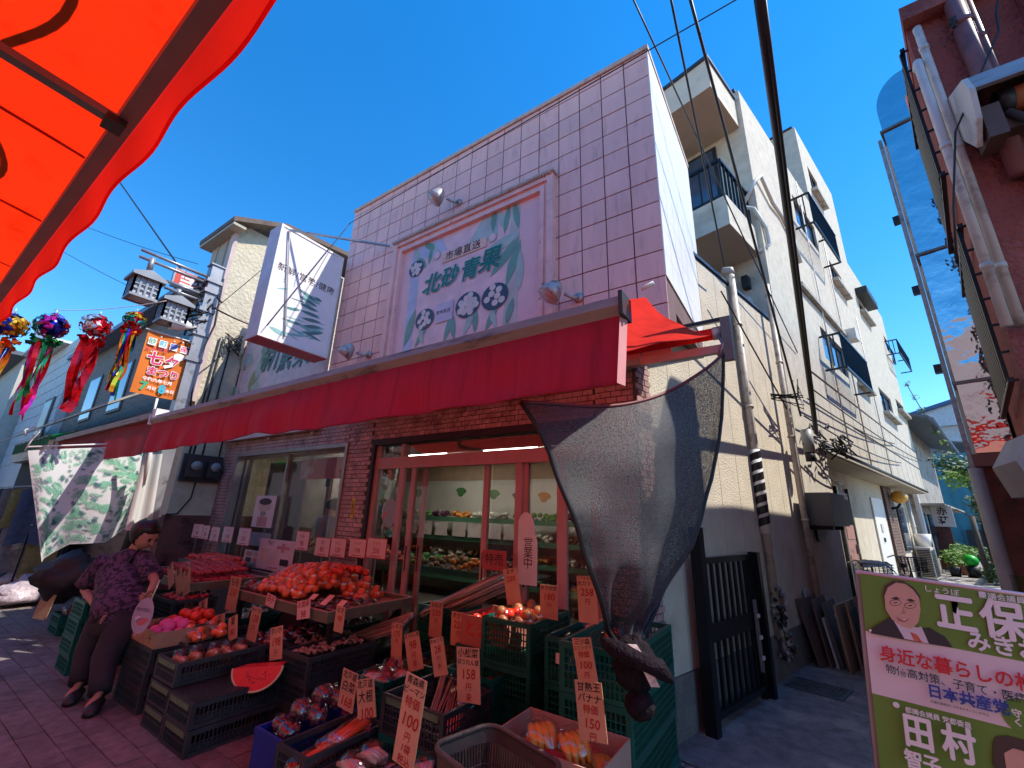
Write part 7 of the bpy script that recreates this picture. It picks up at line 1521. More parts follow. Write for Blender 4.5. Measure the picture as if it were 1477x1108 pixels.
crate(x-.25, y+.22, .5, .5, .45, .2, 'dark', 'dark crate with a green end label holding bagged roots behind the pepper sign', lab=True); stack(x-.25, y+.22, .299, .5, .45, .149, 2, 'teal', 'teal crate under the dark root crate', lab=False)
for k in range(5): item('long_bundle', x-.12-.05*k, y+.3, .36+.02*k, 'bundle of long brown burdock in clear film in the dark crate', ('burdock bundles', 'burdock'), .5, .5, .3)
heap('carrot_bag', x-.18, x-.03, y+.05, y+.35, .34, .1, .28, 'bag of carrots at the right end of the dark root crate', 'carrots', rz=.1); item('grape_bag', x-.06, y+.28, .4, 'single dark bag at the right side of the root crate', ('single bag', 'vegetable bag'))
x, y = nc(709.6, 981.9, .52); crate(x-.2, y+.28, .52, .42, .56, .24, 'teal', 'teal crate of tomatoes with the tall tomato price strip', lab=False); stack(x-.2, y+.28, .279, .42, .56, .139, 2, 'teal', 'teal crate under the tomato crate', lab=False)
heap('tomato', x-.37, x-.04, y+.06, y+.5, .43, .085, .09, 'red tomato in the teal crate', 'tomato', layers=1); t5 = (x, y)
x, y = nc(640, 962, .5); crate(x-.2, y+.3, .47, .42, .6, .24, 'green', 'green crate of bagged leafy vegetables in the middle of the cluster', lab=False); heap('leafy_bundle', x-.36, x-.05, y+.15, y+.5, .4, .1, .3, 'film-wrapped bunch of leafy greens in the middle green crate', 'greens', rz=.2, tilt=.3, layers=2); crate(x-.2, y+.3, .229, .42, .6, .228, 'green', 'green crate under the leafy vegetable crate', lab=False)
heap('onion_bag', x-.3, x+.1, y+.66, y+.95, .55, .13, .13, 'net bag of onions behind the leafy greens', 'onions', layers=2); stack(x-.1, y+.85, .52, .5, .4, .17, 3, 'dark', 'dark crate of onion bags behind the leafy greens', lab=False)
# long bundles in green tall crate near doors
x, y = nc(655, 880, .75); stack(x-.2, y+.2, .75, .45, .4, .25, 3, 'green', 'green crate of long burdock bundles before the doors', lab=False)
for k in range(7): item('long_bundle', x-.05+.035*k, y+.15+.02*k, .80+.02*(k % 3), 'dark film-wrapped burdock bundle leaning out of the green crate', ('burdock bundles before the doors', 'burdock'), -1.1, 1., .45)
bl_x = x
for k in range(4): item('long_bundle', x-.75, y-.25+.05*k, .42+.03*k, 'film-wrapped long bundle pointing at the left table', ('low burdock bundles', 'burdock'), -1.0, .8, .35)
# cardboard tomato box
p = G(714, 905, .78); carton(p.x-.12, p.y+.22, .62, .42, .4, .2, 'printed cardboard box of red tomatoes standing open', m=mat('cardboard_red_side', (.45, .16, .12), .7, var=.1), prints=[('とまと', 0, .11, .12, mat('print_red', (.6, .02, .02), .6))]); heap('tomato', p.x-.3, p.x+.06, p.y+.05, p.y+.38, .75, .085, .09, 'red tomato in the printed cardboard box', 'tomato'); stack(p.x-.12, p.y+.22, .615, .5, .42, .2, 3, 'green', 'green crate under the printed tomato box', lab=False)
# tall green stacks right
x, y = nc(763, 902, .86); stack(x-.2, y+.31, .86, .4, .6, .28, 3, 'green', 'green crate of onions in the tall stack left of the knotted net', lab=False); heap('onion_bag', x-.36, x-.04, y+.05, y+.55, .8, .13, .13, 'bag of onions in the tall green crate', 'onions'); heap('tomato', x-.3, x-.1, y+.1, y+.3, .84, .09, .09, 'red tomato lying on the onion crate', 'tomato')
x, y = nc(886, 938, .80); stack(x-.24, y+.31, .80, .48, .6, .265, 3, 'teal', 'teal crate of clear bags below the knotted net', lab=False)
heap('pale_bag', x-.43, x-.05, y+.06, y+.55, .70, .15, .15, 'shiny clear bag of pale vegetables in the teal crate by the net', 'vegetable bag', layers=2); heap('fruit_bag', x-.14, x-.0, y+.03, y+.3, .75, .14, .13, 'clear bag of red fruit at the right of the teal crate by the net', 'fruit bag')
f = frame((x-.33, y-.004, .69), (1, .0, 0), (0, 0, 1)); t = thing('small_card', 'small white price card tucked in the teal crate side', 'price card', f); MB().box((-.06, -.03, 0), (.06, .03, .002)).build('card', WHITE, t, world=False); text(t, '98', 0, 0, .04, ink, z=.003)
gxx, gyy = nc(957, 910, .92); stack(gxx-.2, gyy-.2, .92, .38, .8, .23, 4, 'green', 'green mesh crate in the tall stack at the alley corner', lab=False)
# strawberry crate and banana box in front
x, y = nc(938, 1042, .52); crate(x-.22, y+.24, .52, .44, .5, .25, 'dark', 'black crate of boxed mini tomatoes with a green label', lab=True); stack(x-.22, y+.24, .269, .44, .5, .134, 2, 'green', 'green crate under the mini tomato crate', lab=False)
heap('berry_pack', x-.4, x-.04, y+.04, y+.44, .36, .16, .13, 'clear box of orange-red mini tomatoes in the black crate', 'mini tomatoes', layers=2, rz=.3, tilt=.2)
bnx, bny = nc(905, 1070, .58); carton(bnx-.27, bny-.14, .33, .54, .36, .25, 'open cardboard banana box in front of the mini tomato crate', m=mat('cardboard_banana', (.45, .27, .2), .75, var=.08)); stack(bnx-.27, bny-.14, .325, .5, .36, .16, 2, 'green', 'green crate under the banana box', lab=False)
heap('banana_bag', bnx-.5, bnx-.05, bny-.3, bny+.0, .40, .15, .15, 'clear bag of bananas in the open cardboard box', 'bananas', layers=2, hfn=lambda u, v: .02, rz=.8, s=1.05)
bt_ = thing('banana_sticker', 'dark red label on the middle banana bag', 'label', frame((bnx-.24, bny-.25, .545), (1, .2, 0), (0, .5, 1))); MB().box((-.05, -.022, 0), (.05, .022, .002)).build('label', mat('wine_label', (.3, .01, .03), .3), bt_, world=False); MB().box((-.045, -.02, .0021), (.045, -.008, .003)).build('white_band', WHITE, bt_, world=False)
# brown basket bottom
def basket():
    p = G(745, 1075, .62); cx_, cy_ = p.x-.02, p.y-.12; t = thing('shopping_basket', 'dark brown plastic shopping basket at the bottom edge', 'basket', (cx_, cy_, .34)); m = crm['brown']
    def ring(z, w, l, r=.07, n=8):
        o = []
        for sx, sy, a0 in ((1, 1, 0), (-1, 1, PI/2), (-1, -1, PI), (1, -1, 1.5*PI)):
            for k in range(n+1): a = a0+PI/2*k/n; o.append(Vector((sx*(w/2-r)+r*math.cos(a), sy*(l/2-r)+r*math.sin(a), z)))
        return o
    rz_ = .5; rot = Matrix.Rotation(-.25, 4, 'Z')
    top = [rot @ v for v in ring(.28, .46, .33)]; mid = [rot @ v for v in ring(.22, .45, .32)]; bot = [rot @ v for v in ring(0, .38, .25, .05)]
    n = len(top)
    MB().tube(top+[top[0]], .011, 8, False).build('rim', m, t, world=False)
    b = MB(); b.add(top+mid, [(i, (i+1) % n, n+(i+1) % n, n+i) for i in range(n)], True); b.build('upper_band', m, t, world=False)
    b = MB()
    for i in range(n):
        a, c, d, e = mid[i], mid[(i+1) % n], bot[(i+1) % n], bot[i]; k = max(1, int((c-a).length/.016))
        for j in range(k):
            u = (j+.5)/k; b.bar(a.lerp(c, u), e.lerp(d, u), .007, .006)
    for zf in (.33, .66, .97):
        rg = [mid[i].lerp(bot[i], zf) for i in range(n)]; b.tube(rg+[rg[0]], .004, 5, False)
    b.build('ribs', m, t, world=False)
    MB().add(bot, [tuple(range(n))]).build('base', m, t, world=False)
    b = MB(); 
    for s_ in (-1, 1): q = [rot @ Vector((s_*.235, y_, .25)) for y_ in (-.06, .06)]; b.bar(q[0], q[1], .012, .02)
    b.build('handle_slot', BLACK, t, world=False)
    stack(cx_, cy_, .335, .4, .34, .165, 2, 'dark', 'dark crate under the brown shopping basket', lab=False)
basket()
# ================================================================== PRICE STRIPS
card = mat('price_cardboard', (.56, .31, .20), .75, var=.1, scale=10, rnd=.14); mkb = mat('marker_black', (.02, .015, .02), .7, var=0); mkr = mat('marker_red', (.38, .01, .02), .7, var=0)
def strip(t0, b0, wpx, Y, lines, label, m=card, fold=None, yaw_=0.):
    T_, B_ = YP(*t0, Y), YP(*b0, Y+.0); mid_ = (T_+B_)/2; h = (T_-B_).length; w = (YP(t0[0]+wpx/2, t0[1], Y)-YP(t0[0]-wpx/2, t0[1], Y)).length
    u = (T_-B_).normalized(); r = Vector((math.cos(yaw_), math.sin(yaw_), 0)); f = frame(mid_, r, u)
    # keep the lean: rebuild with u first
    n_ = r.cross(u).normalized(); r2 = u.cross(n_).normalized(); f = Matrix(((r2.x, u.x, n_.x, mid_.x), (r2.y, u.y, n_.y, mid_.y), (r2.z, u.z, n_.z, mid_.z), (0, 0, 0, 1)))
    t = thing('price_strip', label, 'price sign', f, 'handwritten cardboard price strips')
    MB().grid(lambda a, b: (-w/2+a*w, -h/2+b*h, .012*math.sin(b*3+1)*(1)), 2, 6).build('card', m, t, world=False) if False else MB().box((-w/2, -h/2, -.004), (w/2, h/2, 0)).build('card', m, t, world=False)
    y = h/2
    for s, k, mm in lines:
        sz = w*k; y -= sz*.62; text(t, s, 0, y, sz, mm, z=.002, rot=R.uniform(-.05, .05), bold=.008, shear=.12); y -= sz*.5
    return t
B_, R_ = mkb, mkr
S = [((506, 968), (497, 1024), 22, 1.95, [('北海道', .3, B_), ('白菜', .42, B_), ('168', .5, R_), ('円', .3, R_)], 'leaning strip reading 168 left of the daikon strip'),
 ((526, 979), (529, 1036), 25, 1.9, [('北海道', .3, B_), ('大根', .42, B_), ('100', .5, R_), ('円', .3, R_)], 'strip reading daikon 100 behind the carrot crate'),
 ((601, 976), (580, 1106), 30, 1.62, [('青森県', .28, B_), ('ピーマン', .26, B_), ('特価', .36, R_), ('100', .56, R_), ('円', .3, R_), ('1袋', .3, R_), ('税込', .3, R_)], 'tall strip reading green peppers 100 at the front'),
 ((572.6, 899), (571, 957), 15, 2.75, [('レタス', .32, B_), ('175', .45, R_), ('円', .3, R_)], 'narrow strip reading 175 at the left of the middle crates'),
 ((593, 913), (600, 967), 21, 2.6, [('ほうれん草', .2, B_), ('98', .5, R_), ('円', .3, R_), ('束', .3, R_)], 'strip reading spinach 98 behind the cut vegetables'),
 ((629, 920), (636, 975), 19, 2.35, [('きゅうり', .25, B_), ('28', .5, R_), ('円', .3, R_), ('本', .3, R_)], 'strip reading 28 between the spinach and the 158 strips'),
 ((630, 868), (627, 920), 18, 3.05, [('玉ねぎ', .3, B_), ('230', .45, R_), ('円', .3, R_)], 'strip reading 230 on the green crate before the doors'),
 ((662, 883), (660, 932), 21, 2.95, [('オクラ', .3, B_), ('228', .45, R_), ('円', .3, R_)], 'strip reading 228 in front of the printed tomato box'),
 ((722, 875), (714, 978), 23, 2.85, [('トマト', .3, B_), ('1ケ約', .26, B_), ('228', .45, R_), ('円', .3, R_)], 'tallest strip reading tomato in the teal crate'),
 ((674.5, 934), (676, 1014), 32, 2.25, [('小松菜', .3, B_), ('ほうれん草', .19, B_), ('158', .42, R_), ('円', .26, R_), ('束', .26, R_)], 'wide strip reading 158 in the middle of the cluster'),
 ((791.5, 844), (791.5, 893), 25, 2.95, [('ゆうがお', .24, B_), ('180', .45, R_), ('円', .28, R_)], 'strip reading 180 on the onion crate near the door post'),
 ((845, 831), (849, 899), 27, 2.75, [('とうもろこし', .16, B_), ('大カット', .25, B_), ('258', .45, R_), ('円', .28, R_)], 'strip reading 258 just left of the shade net'),
 ((838, 920), (849, 988), 27, 2.2, [('三ツ森', .28, B_), ('ミニトマト', .19, B_), ('特価', .3, R_), ('100', .45, R_), ('円', .28, R_)], 'strip reading mini tomato 100 beside the net knot'),
 ((847.5, 983), (856, 1070), 38, 1.98, [('甘熟王', .29, B_), ('バナナ', .29, B_), ('特価', .28, R_), ('150', .4, R_), ('円', .26, R_), ('税込', .24, R_)], 'strip reading banana 150 standing in the banana box'),
 ((735, 820), (742, 872), 20, 3.1, [('なす', .3, B_), ('230', .4, R_)], 'strip standing right before the door stile with red digits'),
 ((274, 850), (271, 890), 12, 2.3, [('桃', .5, B_), ('98', .5, R_)], 'strip beside the peach crate'),
 ((293, 866), (291, 899), 11, 2.15, [('梨', .5, B_), ('98', .5, R_)], 'strip behind the pink netted fruit'),
 ((318, 886), (315, 920), 12, 2.1, [('柿', .5, B_), ('80', .5, R_)], 'short strip left of its twin in the middle of the peninsula'), ((336, 889), (335, 923), 12, 2.1, [('栗', .5, B_), ('80', .5, R_)], 'short strip right of its twin in the middle of the peninsula'),
 ((371, 876), (360, 930), 14, 2.2, [('みょうが', .23, B_), ('128', .5, R_), ('円', .4, R_)], 'leaning strip reading 128 behind the shallot packs'), ((399, 904), (397, 952), 17, 2.15, [('すいか', .3, B_), ('198', .5, R_), ('円', .3, R_)], 'strip reading 198 just above the cut watermelon'),
 ((492, 875), (487, 912), 13, 2.38, [('なす', .4, B_), ('98', .5, R_)], 'strip hung at the right corner of the right table'), ((341, 832), (331, 881), 15, 2.34, [('もも', .4, B_), ('250', .4, R_)], 'leaning strip at the left corner of the right table'),
 ((223, 818), (220, 838), 7, 2.2, [('梅', .5, B_)], 'small strip at the left corner of the left table'), ((245, 815), (247, 846), 7, 2.19, [('苺', .5, B_)], 'second small strip along the left table edge'), ((257, 823), (259, 858), 8, 2.18, [('苺', .5, B_)], 'third small strip along the left table edge'), ((269.4, 821), (268.6, 858), 9, 2.17, [('苺', .5, B_)], 'fourth small strip nearest the left table right corner')]
for s in S: strip(*s)
strip((392, 858), (388, 875), 13, 2.35, [('茄子', .4, R_)], 'small pink slip hanging from the right table edge, left one', m=pk); strip((438, 866), (437, 893), 18, 2.34, [('お買得', .3, R_), ('98', .4, R_)], 'larger pink slip hanging from the right table edge, right one', m=pk)
p = YP(713, 808, 3.25); t = thing('red_board', 'red card with a dark character hung inside the open doorway', 'card', frame(p, (1, 0, 0), (0, 0, 1))); MB().box((-.13, -.08, 0), (.13, .08, .004)).build('card', mat('red_card', (.42, .07, .06), .6), t, world=False); text(t, '特売', 0, 0, .1, mkb, z=.006)
# ---- small cards on wire stands
pcs = [(285, 766, 14, 17), (297, 768, 9, 17), (310, 770.6, 12, 18), (328.5, 771, 14, 20), (352, 774, 17, 22), (436, 780, 18, 25), (465, 789, 20, 25), (487.6, 790, 21, 25), (515.6, 790.6, 23, 25), (543, 791, 27, 27)]
for i, (px, py, w, h) in enumerate(pcs):
    Y = 3.12 if i < 5 else 3.2; p = YP(px, py, Y); ww = (YP(px+w/2, py, Y)-YP(px-w/2, py, Y)).length; hh_ = (YP(px, py+h/2, Y)-YP(px, py-h/2, Y)).length
    t = thing('card_stand', ['leftmost card of the five', 'narrow second card of the five', 'third card of the five', 'fourth card of the five', 'rightmost card of the five'][i]+' standing behind the left table' if i < 5 else ['leftmost card of the five', 'second card of the five', 'third card of the five', 'fourth card of the five', 'rightmost, widest card of the five'][i-5]+' standing behind the right table', 'price card', frame(p, (1, 0, 0), (0, 0, 1)), 'pink cards on wire stands')
    MB().box((-ww/2, -hh_/2, 0), (ww/2, hh_/2, .003)).build('card', pk, t, world=False); MB().box((-ww/2-.008, -hh_/2-.008, -.004), (ww/2+.008, hh_/2+.008, -.001)).build('red_backing', mat('card_red', (.45, .04, .05), .5), t, world=False)
    text(t, ['もも', '桃', 'りんご', 'トマト', 'トマト'][i % 5], 0, hh_*.25, hh_*.24, mkr, z=.005); text(t, ['98', '80', '150', '198', '250'][i % 5], 0, -hh_*.15, hh_*.4, mkr, z=.005)
    MB().box((-ww*.3, -hh_*.44, .003), (ww*.3, -hh_*.40, .004)).build('underline', mkr, t, world=False)
    MB().tube([(0, -hh_/2, -.006), (0, -(p.z-.7), -.006)], .0035, 6).build('wire_stand', STEEL, t, world=False)
# ---- watermelon
def melon():
    c = G(372, 962, .42); t = thing('watermelon_wedge', 'cut watermelon half showing red flesh on the dark ribbed grid', 'watermelon', frame(c, (.83, .5, .10), (.1, .45, 1))); r = .2; n = 28
    red = mat('melon_flesh', (.75, .03, .05), .3, var=.08, scale=20); wh = mat('melon_rind_white', (.6, .5, .32), .4); gn = mat('melon_rind', (.02, .07, .025), .3, var=.5, scale=12)
    arc = lambda q, k=1.: [(q*math.cos(a), q*math.sin(a)*k) for a in [PI+PI*i/n for i in range(n+1)]]
    b = MB(); b.add([(x, y*.8, 0) for x, y in arc(r-.018)], [tuple(range(n+1))]); b.build('flesh', red, t, world=False)
    def ringf(r0, r1, z): o = [(x, y*.8, z) for x, y in arc(r0)]; i_ = [(x, y*.8, z) for x, y in arc(r1)]; return MB().add(o+i_, [(k, k+1, n+2+k, n+1+k) for k in range(n)])
    ringf(r-.006, r-.018, .0005).build('white_rind', wh, t, world=False); ringf(r, r-.006, .0002).build('rind_edge', gn, t, world=False)
    MB().grid(lambda u, v: (r*math.cos(PI+PI*u)*math.cos(v*PI/2*.92), .8*r*math.sin(PI+PI*u)*math.cos(v*PI/2*.92)+.0, -r*.75*math.sin(v*PI/2*.92)), 28, 12).build('rind', gn, t, world=False)
    MB().add([(-r+.018, 0, 0), (r-.018, 0, 0), (r*.75, .035, -.13), (-r*.75, .035, -.13)], [(0, 1, 2, 3)]).build('top_flesh', red, t, world=False)
    MB().add([(-r, -.004, -.0), (-r+.018, .001, 0), (-r*.75, .036, -.13), (-r*.8, .02, -.13)], [(0, 1, 2, 3)]).build('white_rind', wh, t, world=False)
    b = MB()
    for k in range(34): a = PI+PI*R.uniform(.12, .88); q = r*R.uniform(.35, .62); x, y = q*math.cos(a), q*.8*math.sin(a)*.9-.01; b.box((x-.0035, y-.002, .0006), (x+.0035, y+.002, .002))
    b.build('seeds', BLACK, t, world=False, kind='stuff')
melon()
# round fan
p = YP(206, 888, 1.52); fan = thing('round_fan', 'round printed paper fan with a pale stick held by the woman', 'fan', frame(p, (1, .25, .0), (0.1, .1, 1))); rfa = .115
MB().prism([(rfa*math.cos(a), rfa*1.1*math.sin(a), 0) for a in [2*PI*k/32 for k in range(32)]], (0, 0, .003)).build('disc', mat('fan_lilac', (.36, .3, .42), .5, var=.1), fan, world=False)
for k in range(3): flat(fan, leafpts(-.08+.02*k, -.02-.02*k, .13, .05, -.2+.25*k), [mat('fan_white', (.6, .55, .62), .5), mat('fan_purple', (.18, .14, .26), .5), mat('fan_red', (.5, .1, .14), .5)][k], .0036+.0003*k)
text(fan, '夏の大売出し', 0, .04, .03, mkb, z=.005); MB().tube([(.03, .1, -.003), (.06, .26, -.003)], .005, 6).build('stick', TAPE, fan, world=False)

# ================================================================== PEOPLE
def skinbody(name, m, joints, edges, parent, levels=2, mats=None):
    me = bpy.data.meshes.new(name); idx = {k: i for i, k in enumerate(joints)}
    inv = WM[parent.name].inverted(); me.from_pydata([tuple(inv @ Vector(joints[k][0])) for k in joints], [(idx[a], idx[b]) for a, b in edges], [])
    o = bpy.data.objects.new(name, me); COL.objects.link(o); mo = o.modifiers.new('s', 'SKIN')
    for k in joints: 
        r = joints[k][1]; me.skin_vertices[0].data[idx[k]].radius = (r, r) if not isinstance(r, tuple) else r
    me.skin_vertices[0].data[0].use_root = True
    sb = o.modifiers.new('u', 'SUBSURF'); sb.levels = sb.render_levels = levels
    dg = bpy.context.evaluated_depsgraph_get(); dg.update(); nm = bpy.data.meshes.new_from_object(o.evaluated_get(dg)); nm.name = name
    nm.materials.clear(); nm.materials.append(m); nm.polygons.foreach_set('use_smooth', [True]*len(nm.polygons))
    bpy.data.objects.remove(o); o = bpy.data.objects.new(name, nm); COL.objects.link(o); o.parent = parent; WM[o.name] = WM[parent.name].copy(); return o
skinm = mat('skin', (.42, .2, .135), .55, var=.08, sub=.08); blouse = mat('purple_blouse', (.10, .045, .11), .8, var=.1, dirt='#1a1222', dscale=26, dlo=.48, dhi=.54, bump=.1, bscale=9); trous = mat('black_trousers', (.022, .018, .024), .85, var=.3, bump=.3, bscale=7); hair = mat('black_hair', (.01, .008, .009), .45, var=.3, stretch=(8, 8, 2))
def V(px, py, Y, dz=0): p = YP(px, py, Y); return Vector((p.x, p.y, p.z+dz))
wbase = Vector((-4.95, 1.5, 0)); mk_ = 1; wm = thing('person', 'woman in a purple patterned blouse and black trousers bending over the fruit', 'person', wbase)
hip = V(168, 872, 1.55); che = V(178, 818, 1.62); nek = V(196, 789, 1.66); hed = V(203, 766, 1.66)
shL, shR = V(140, 812, 1.45), V(212, 808, 1.78); elL, elR = V(128, 852, 1.42), V(221, 838, 1.75); haL, haR = V(153, 892, 1.5), V(212, 852, 1.66)
fL, fR = Vector((-5.16, 1.43, .06)), Vector((-4.80, 1.47, .06)); kL, kR = V(127, 940, 1.47), V(152, 950, 1.5)
hpL, hpR = hip+Vector((-.13, -.03, -.02)), hip+Vector((.13, .03, -.02))
sid = Vector((.83, .56, 0))
hip = V(172, 880, 1.56); che = V(176, 822, 1.62); nek = V(194, 791, 1.66); hed = V(209, 776, 1.70)
shL = V(150, 812, 1.50); shR = V(206, 806, 1.72); elL = V(121, 850, 1.44); haL = V(150, 889, 1.46); elR = V(224, 838, 1.72); haR = V(214, 858, 1.62)
hpL, hpR = hip-sid*.085-Vector((0, 0, .04)), hip+sid*.085-Vector((0, 0, .04))
J = dict(hip=(hip, .09), che=(che, .09), nek=(nek-Vector((0, 0, .02)), .05), hed=(hed, .075), shL=(shL, .05), elL=(elL, .04), wrL=(elL.lerp(haL, .85), .026), shR=(shR, .05), elR=(elR, .036), wrR=(elR.lerp(haR, .85), .024),
         hpL=(hpL, .075), kL=(kL, .055), aL=(fL+Vector((0, 0, .05)), .028), tL=(fL+Vector((.03, -.07, -.02)), .02), hpR=(hpR, .075), kR=(kR, .055), aR=(fR+Vector((0, 0, .05)), .028), tR=(fR+Vector((.03, -.07, -.02)), .02))
skinbody('body', skinm, J, [('hip', 'che'), ('che', 'nek'), ('nek', 'hed'), ('che', 'shL'), ('shL', 'elL'), ('elL', 'wrL'), ('che', 'shR'), ('shR', 'elR'), ('elR', 'wrR'), ('hip', 'hpL'), ('hpL', 'kL'), ('kL', 'aL'), ('aL', 'tL'), ('hip', 'hpR'), ('hpR', 'kR'), ('kR', 'aR'), ('aR', 'tR')], wm)
b = MB()
ltube(b, [hip-Vector((0, 0, .07)), hip, hip.lerp(che, .45), che, che.lerp(nek, .5), nek-Vector((0, 0, .035)), nek], [(.215, .16), (.205, .155), (.185, .145), (.2, .14), (.17, .11), (.08, .07), (.06, .055)], sid, 28)
ltube(b, [shL.lerp(che, .5), shL, shL.lerp(elL, .4), shL.lerp(elL, .86)], [(.09, .09), (.095, .09), (.088, .082), (.095, .085)], Vector((0, 1, 0)), 18)
ltube(b, [shR.lerp(che, .5), shR, shR.lerp(elR, .4), shR.lerp(elR, .8)], [(.08, .08), (.085, .08), (.08, .075), (.085, .078)], Vector((0, 1, 0)), 18)
b.build('blouse', blouse, wm)
b = MB(); ank = lambda f_: f_+Vector((0, 0, .06))
ltube(b, [hip+Vector((0, 0, .0)), hip-Vector((0, 0, .08)), hip-Vector((0, 0, .17))], [(.185, .14), (.2, .155), (.19, .15)], sid, 24)
ltube(b, [hpL, hpL.lerp(kL, .35), kL, kL.lerp(ank(fL), .5), ank(fL)], [(.115, .13), (.115, .12), (.09, .095), (.078, .085), (.07, .075)], sid, 20)
ltube(b, [hpR, hpR.lerp(kR, .35), kR, kR.lerp(ank(fR), .5), ank(fR)], [(.115, .13), (.115, .12), (.09, .095), (.078, .085), (.07, .075)], sid, 20)
b.build('trousers', trous, wm)
for f_ in (fL, fR):
    d = Vector((.85, -.5, 0)).normalized(); e_ = Vector((d.y, -d.x, 0))
    b = MB(); ltube(b, [f_-d*.06+Vector((0, 0, -.02)), f_+Vector((0, 0, -.01)), f_+d*.08+Vector((0, 0, -.025)), f_+d*.15+Vector((0, 0, -.04))], [(.038, .036), (.048, .046), (.05, .034), (.035, .018)], e_, 14); b.build('shoe', mat('shoe_black', (.015, .013, .016), .5), wm)
# head: face turned down to the right, hair cap
fd = Vector((.82, .38, -.55)).normalized(); sd_ = fd.cross(Vector((0, 0, 1))).normalized(); ud = sd_.cross(fd)
H = hed+ud*.02
HM = Matrix(((sd_.x, fd.x, ud.x, 0), (sd_.y, fd.y, ud.y, 0), (sd_.z, fd.z, ud.z, 0), (0, 0, 0, 1)))
def headfn(d):
    v = HM.transposed() @ d; k = 1.0
    if v.y > 0: k *= 1-.07*abs(v.z)
    if v.y > .85 and abs(v.x) < .25 and -.35 < v.z < .15: k *= 1.1
    if v.z < -.5 and v.y > 0: k *= 1.08
    return k
MB().ball(H, .1, 24, 18, headfn, (.95, .95, 1.15)).build('head', skinm, wm)
MB().ball(H+ud*.022-fd*.032, .126, 26, 20, lambda d: (.75 if (HM.transposed() @ d).y > .45 and (HM.transposed() @ d).z < .45 else 1.0)+.05*noise.noise(d*6), (1.02, 1.0, 1.08)).build('hair', hair, wm)
for s_ in (-1, 1):
    MB().ball(H+fd*.09+sd_*.035*s_+ud*.01, .012, 8, 6).build('eye', BLACK, wm); MB().ball(H+sd_*.097*s_-ud*.01, .025, 8, 6, ax=(.5, .8, 1)).build('ear', skinm, wm)
    MB().tube([H+fd*.097+sd_*(.02*s_)+ud*.03, H+fd*.09+sd_*(.052*s_)+ud*.028], .005, 5).build('eyebrow', hair, wm)
MB().tube([H+fd*.092+ud*.01, H+fd*.122-ud*.022], [.01, .016], 8).build('nose', skinm, wm); MB().tube([H+fd*.1-ud*.05-sd_*.022, H+fd*.106-ud*.05, H+fd*.1-ud*.05+sd_*.022], .006, 6).build('mouth', mat('lips', (.35, .08, .07), .5), wm)
def hand(c, d, side, par, m, curl=.5):
    d = d.normalized(); s = d.cross(side).normalized(); n = s.cross(d); b = MB(); b.ball(c+d*.025, .036, 12, 8, ax=(1, 1, 1))
    for i, L_ in enumerate((.055, .062, .058, .045)):
        p0 = c+d*.045+s*(-.027+.018*i); p1 = p0+(d*math.cos(curl)+n*math.sin(curl))*L_*.55; p2 = p1+(d*math.cos(curl*2.2)+n*math.sin(curl*2.2))*L_*.5; b.tube([p0, p1, p2], [.0095, .0088, .0065], 8)
    p0 = c+d*.01-s*.03; b.tube([p0, p0-s*.018+d*.025+n*.01, p0-s*.014+d*.05+n*.02], [.011, .0095, .007], 8); b.build('hand', m, par)
hand(haL, (haL-elL), Vector((0, -1, .2)), wm, skinm); hand(haR, (haR-elR), Vector((0, -1, .2)), wm, skinm, .9)
bg_ = MB().tube([nek+sid*.08+Vector((.02, -.03, -.01)), shR+Vector((.04, -.12, -.03)), V(214, 836, 1.75)], [.012, .013, .012], 8).build('bag_strap', BLACK, wm)
MB().ball(V(216, 846, 1.85), .1, 14, 10, lump(2, .15), (.6, .8, 1.3)).build('shoulder_bag', mat('bag_black', (.02, .02, .025), .6), wm)
# staff member inside
sx_ = YP(474, 745, 4.15).x; pb = Vector((sx_, 4.15, 0)); pz_ = YP(484, 700, 4.15).z
sp_ = thing('person', 'shop worker in a grey-blue shirt and dark apron seen through the side window', 'person', pb)
o = pb; q = lambda x, y, z: o+Vector((x, y, z))
J = dict(hip=(q(0, 0, .95), .12), che=(q(0, 0, 1.28), .14), nek=(q(.02, 0, 1.46), .055), hed=(q(.04, -.01, 1.58), .085), shL=(q(-.19, 0, 1.38), .055), elL=(q(-.27, -.05, 1.12), .042), haL=(q(-.1, -.25, 1.05), .03), shR=(q(.19, 0, 1.38), .055), elR=(q(.25, -.05, 1.12), .042), haR=(q(.08, -.25, 1.05), .03), hL=(q(-.1, 0, .88), .09), kL=(q(-.1, 0, .48), .06), aL=(q(-.1, 0, .07), .04), hR=(q(.1, 0, .88), .09), kR=(q(.1, 0, .48), .06), aR=(q(.1, 0, .07), .04))
skinbody('body', skinm, J, [('hip', 'che'), ('che', 'nek'), ('nek', 'hed'), ('che', 'shL'), ('shL', 'elL'), ('elL', 'haL'), ('che', 'shR'), ('shR', 'elR'), ('elR', 'haR'), ('hip', 'hL'), ('hL', 'kL'), ('kL', 'aL'), ('hip', 'hR'), ('hR', 'kR'), ('kR', 'aR')], sp_)
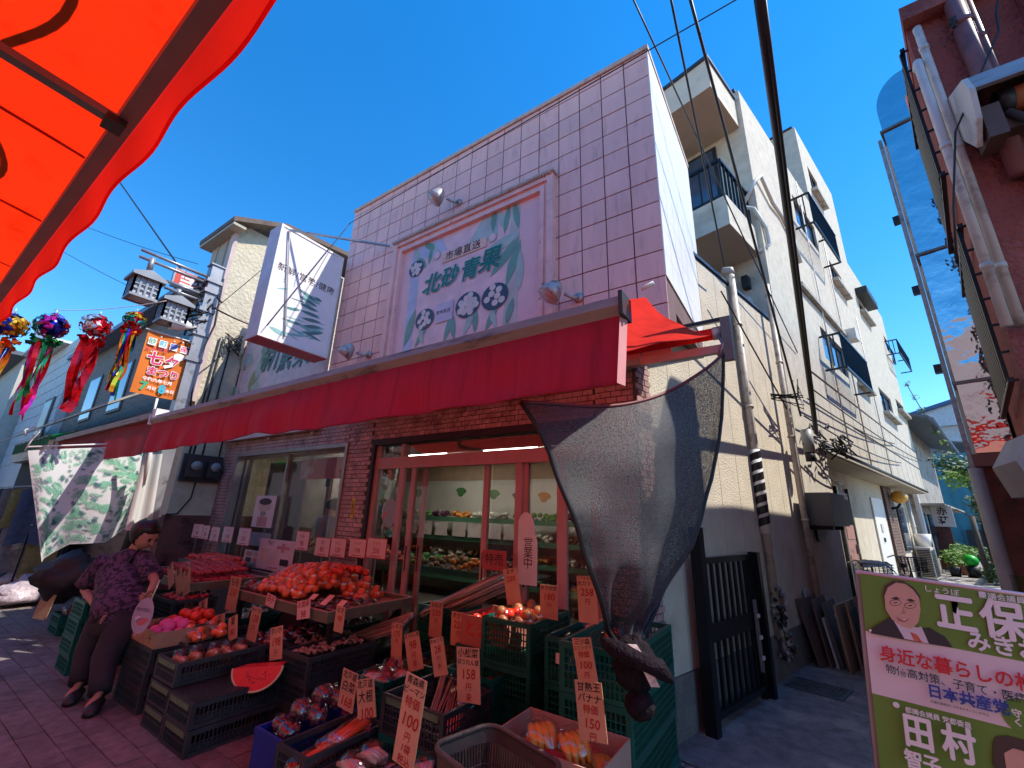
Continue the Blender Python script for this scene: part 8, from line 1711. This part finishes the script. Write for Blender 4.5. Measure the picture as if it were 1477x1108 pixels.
JB = dict(hip=(q(0, 0, .98), .15), che=(q(0, 0, 1.28), .165), nek=(q(.01, 0, 1.42), .07), shL=(q(-.19, 0, 1.38), .075), aL=(q(-.25, -.03, 1.2), .065), shR=(q(.19, 0, 1.38), .075), aR=(q(.24, -.03, 1.2), .065))
skinbody('shirt', mat('grey_blue_shirt', (.16, .2, .24), .8), JB, [('hip', 'che'), ('che', 'nek'), ('che', 'shL'), ('shL', 'aL'), ('che', 'shR'), ('shR', 'aR')], sp_)
JT = dict(hip=(q(0, 0, .9), .15), hL=(q(-.1, 0, .8), .11), aL=(q(-.1, 0, .1), .08), hR=(q(.1, 0, .8), .11), aR=(q(.1, 0, .1), .08)); skinbody('apron_and_trousers', mat('navy_apron', (.02, .025, .05), .8), JT, [('hip', 'hL'), ('hL', 'aL'), ('hip', 'hR'), ('hR', 'aR')], sp_)
MB().ball(q(.04, .02, 1.62), .105, 18, 12).build('hair', hair, sp_); hand(q(-.1, -.25, 1.05), Vector((.6, -.5, -.2)), Vector((0, 0, 1)), sp_, skinm); hand(q(.08, -.25, 1.05), Vector((-.6, -.5, -.2)), Vector((0, 0, 1)), sp_, skinm)
pst = thing('window_post', 'slim brown wooden post inside the side window room', 'post', (YP(470, 760, 4.3).x, 4.3, 0)); x = YP(472, 720, 4.3).x; MB().box((x-.03, 4.28, 0), (x+.03, 4.34, 2.05)).build('post', mat('wood_post', (.3, .13, .09), .6), pst); MB().box((x-.05, 4.26, 1.9), (x+.05, 4.279, 2.12)).build('dark_box', BLACK, pst)
wbk = thing('red_counter', 'dark counter with pale tray inside the side window', 'counter', (-5.9, 3.9, 0)); MB().box((-7.4, 3.75, 0), (-5.0, 4.0, .95)).build('counter', mat('counter_dark', (.05, .04, .045), .6), wbk)
# steel pole by curtain
x = MB().tube([XP(224, 622, PX.x+.25), XP(206, 700, PX.x+.2)], .02, 8).build('white_tube', WHITE); tag(rebase(x), 'short white tube leaning from the awning corner beside the leaf curtain', 'tube')
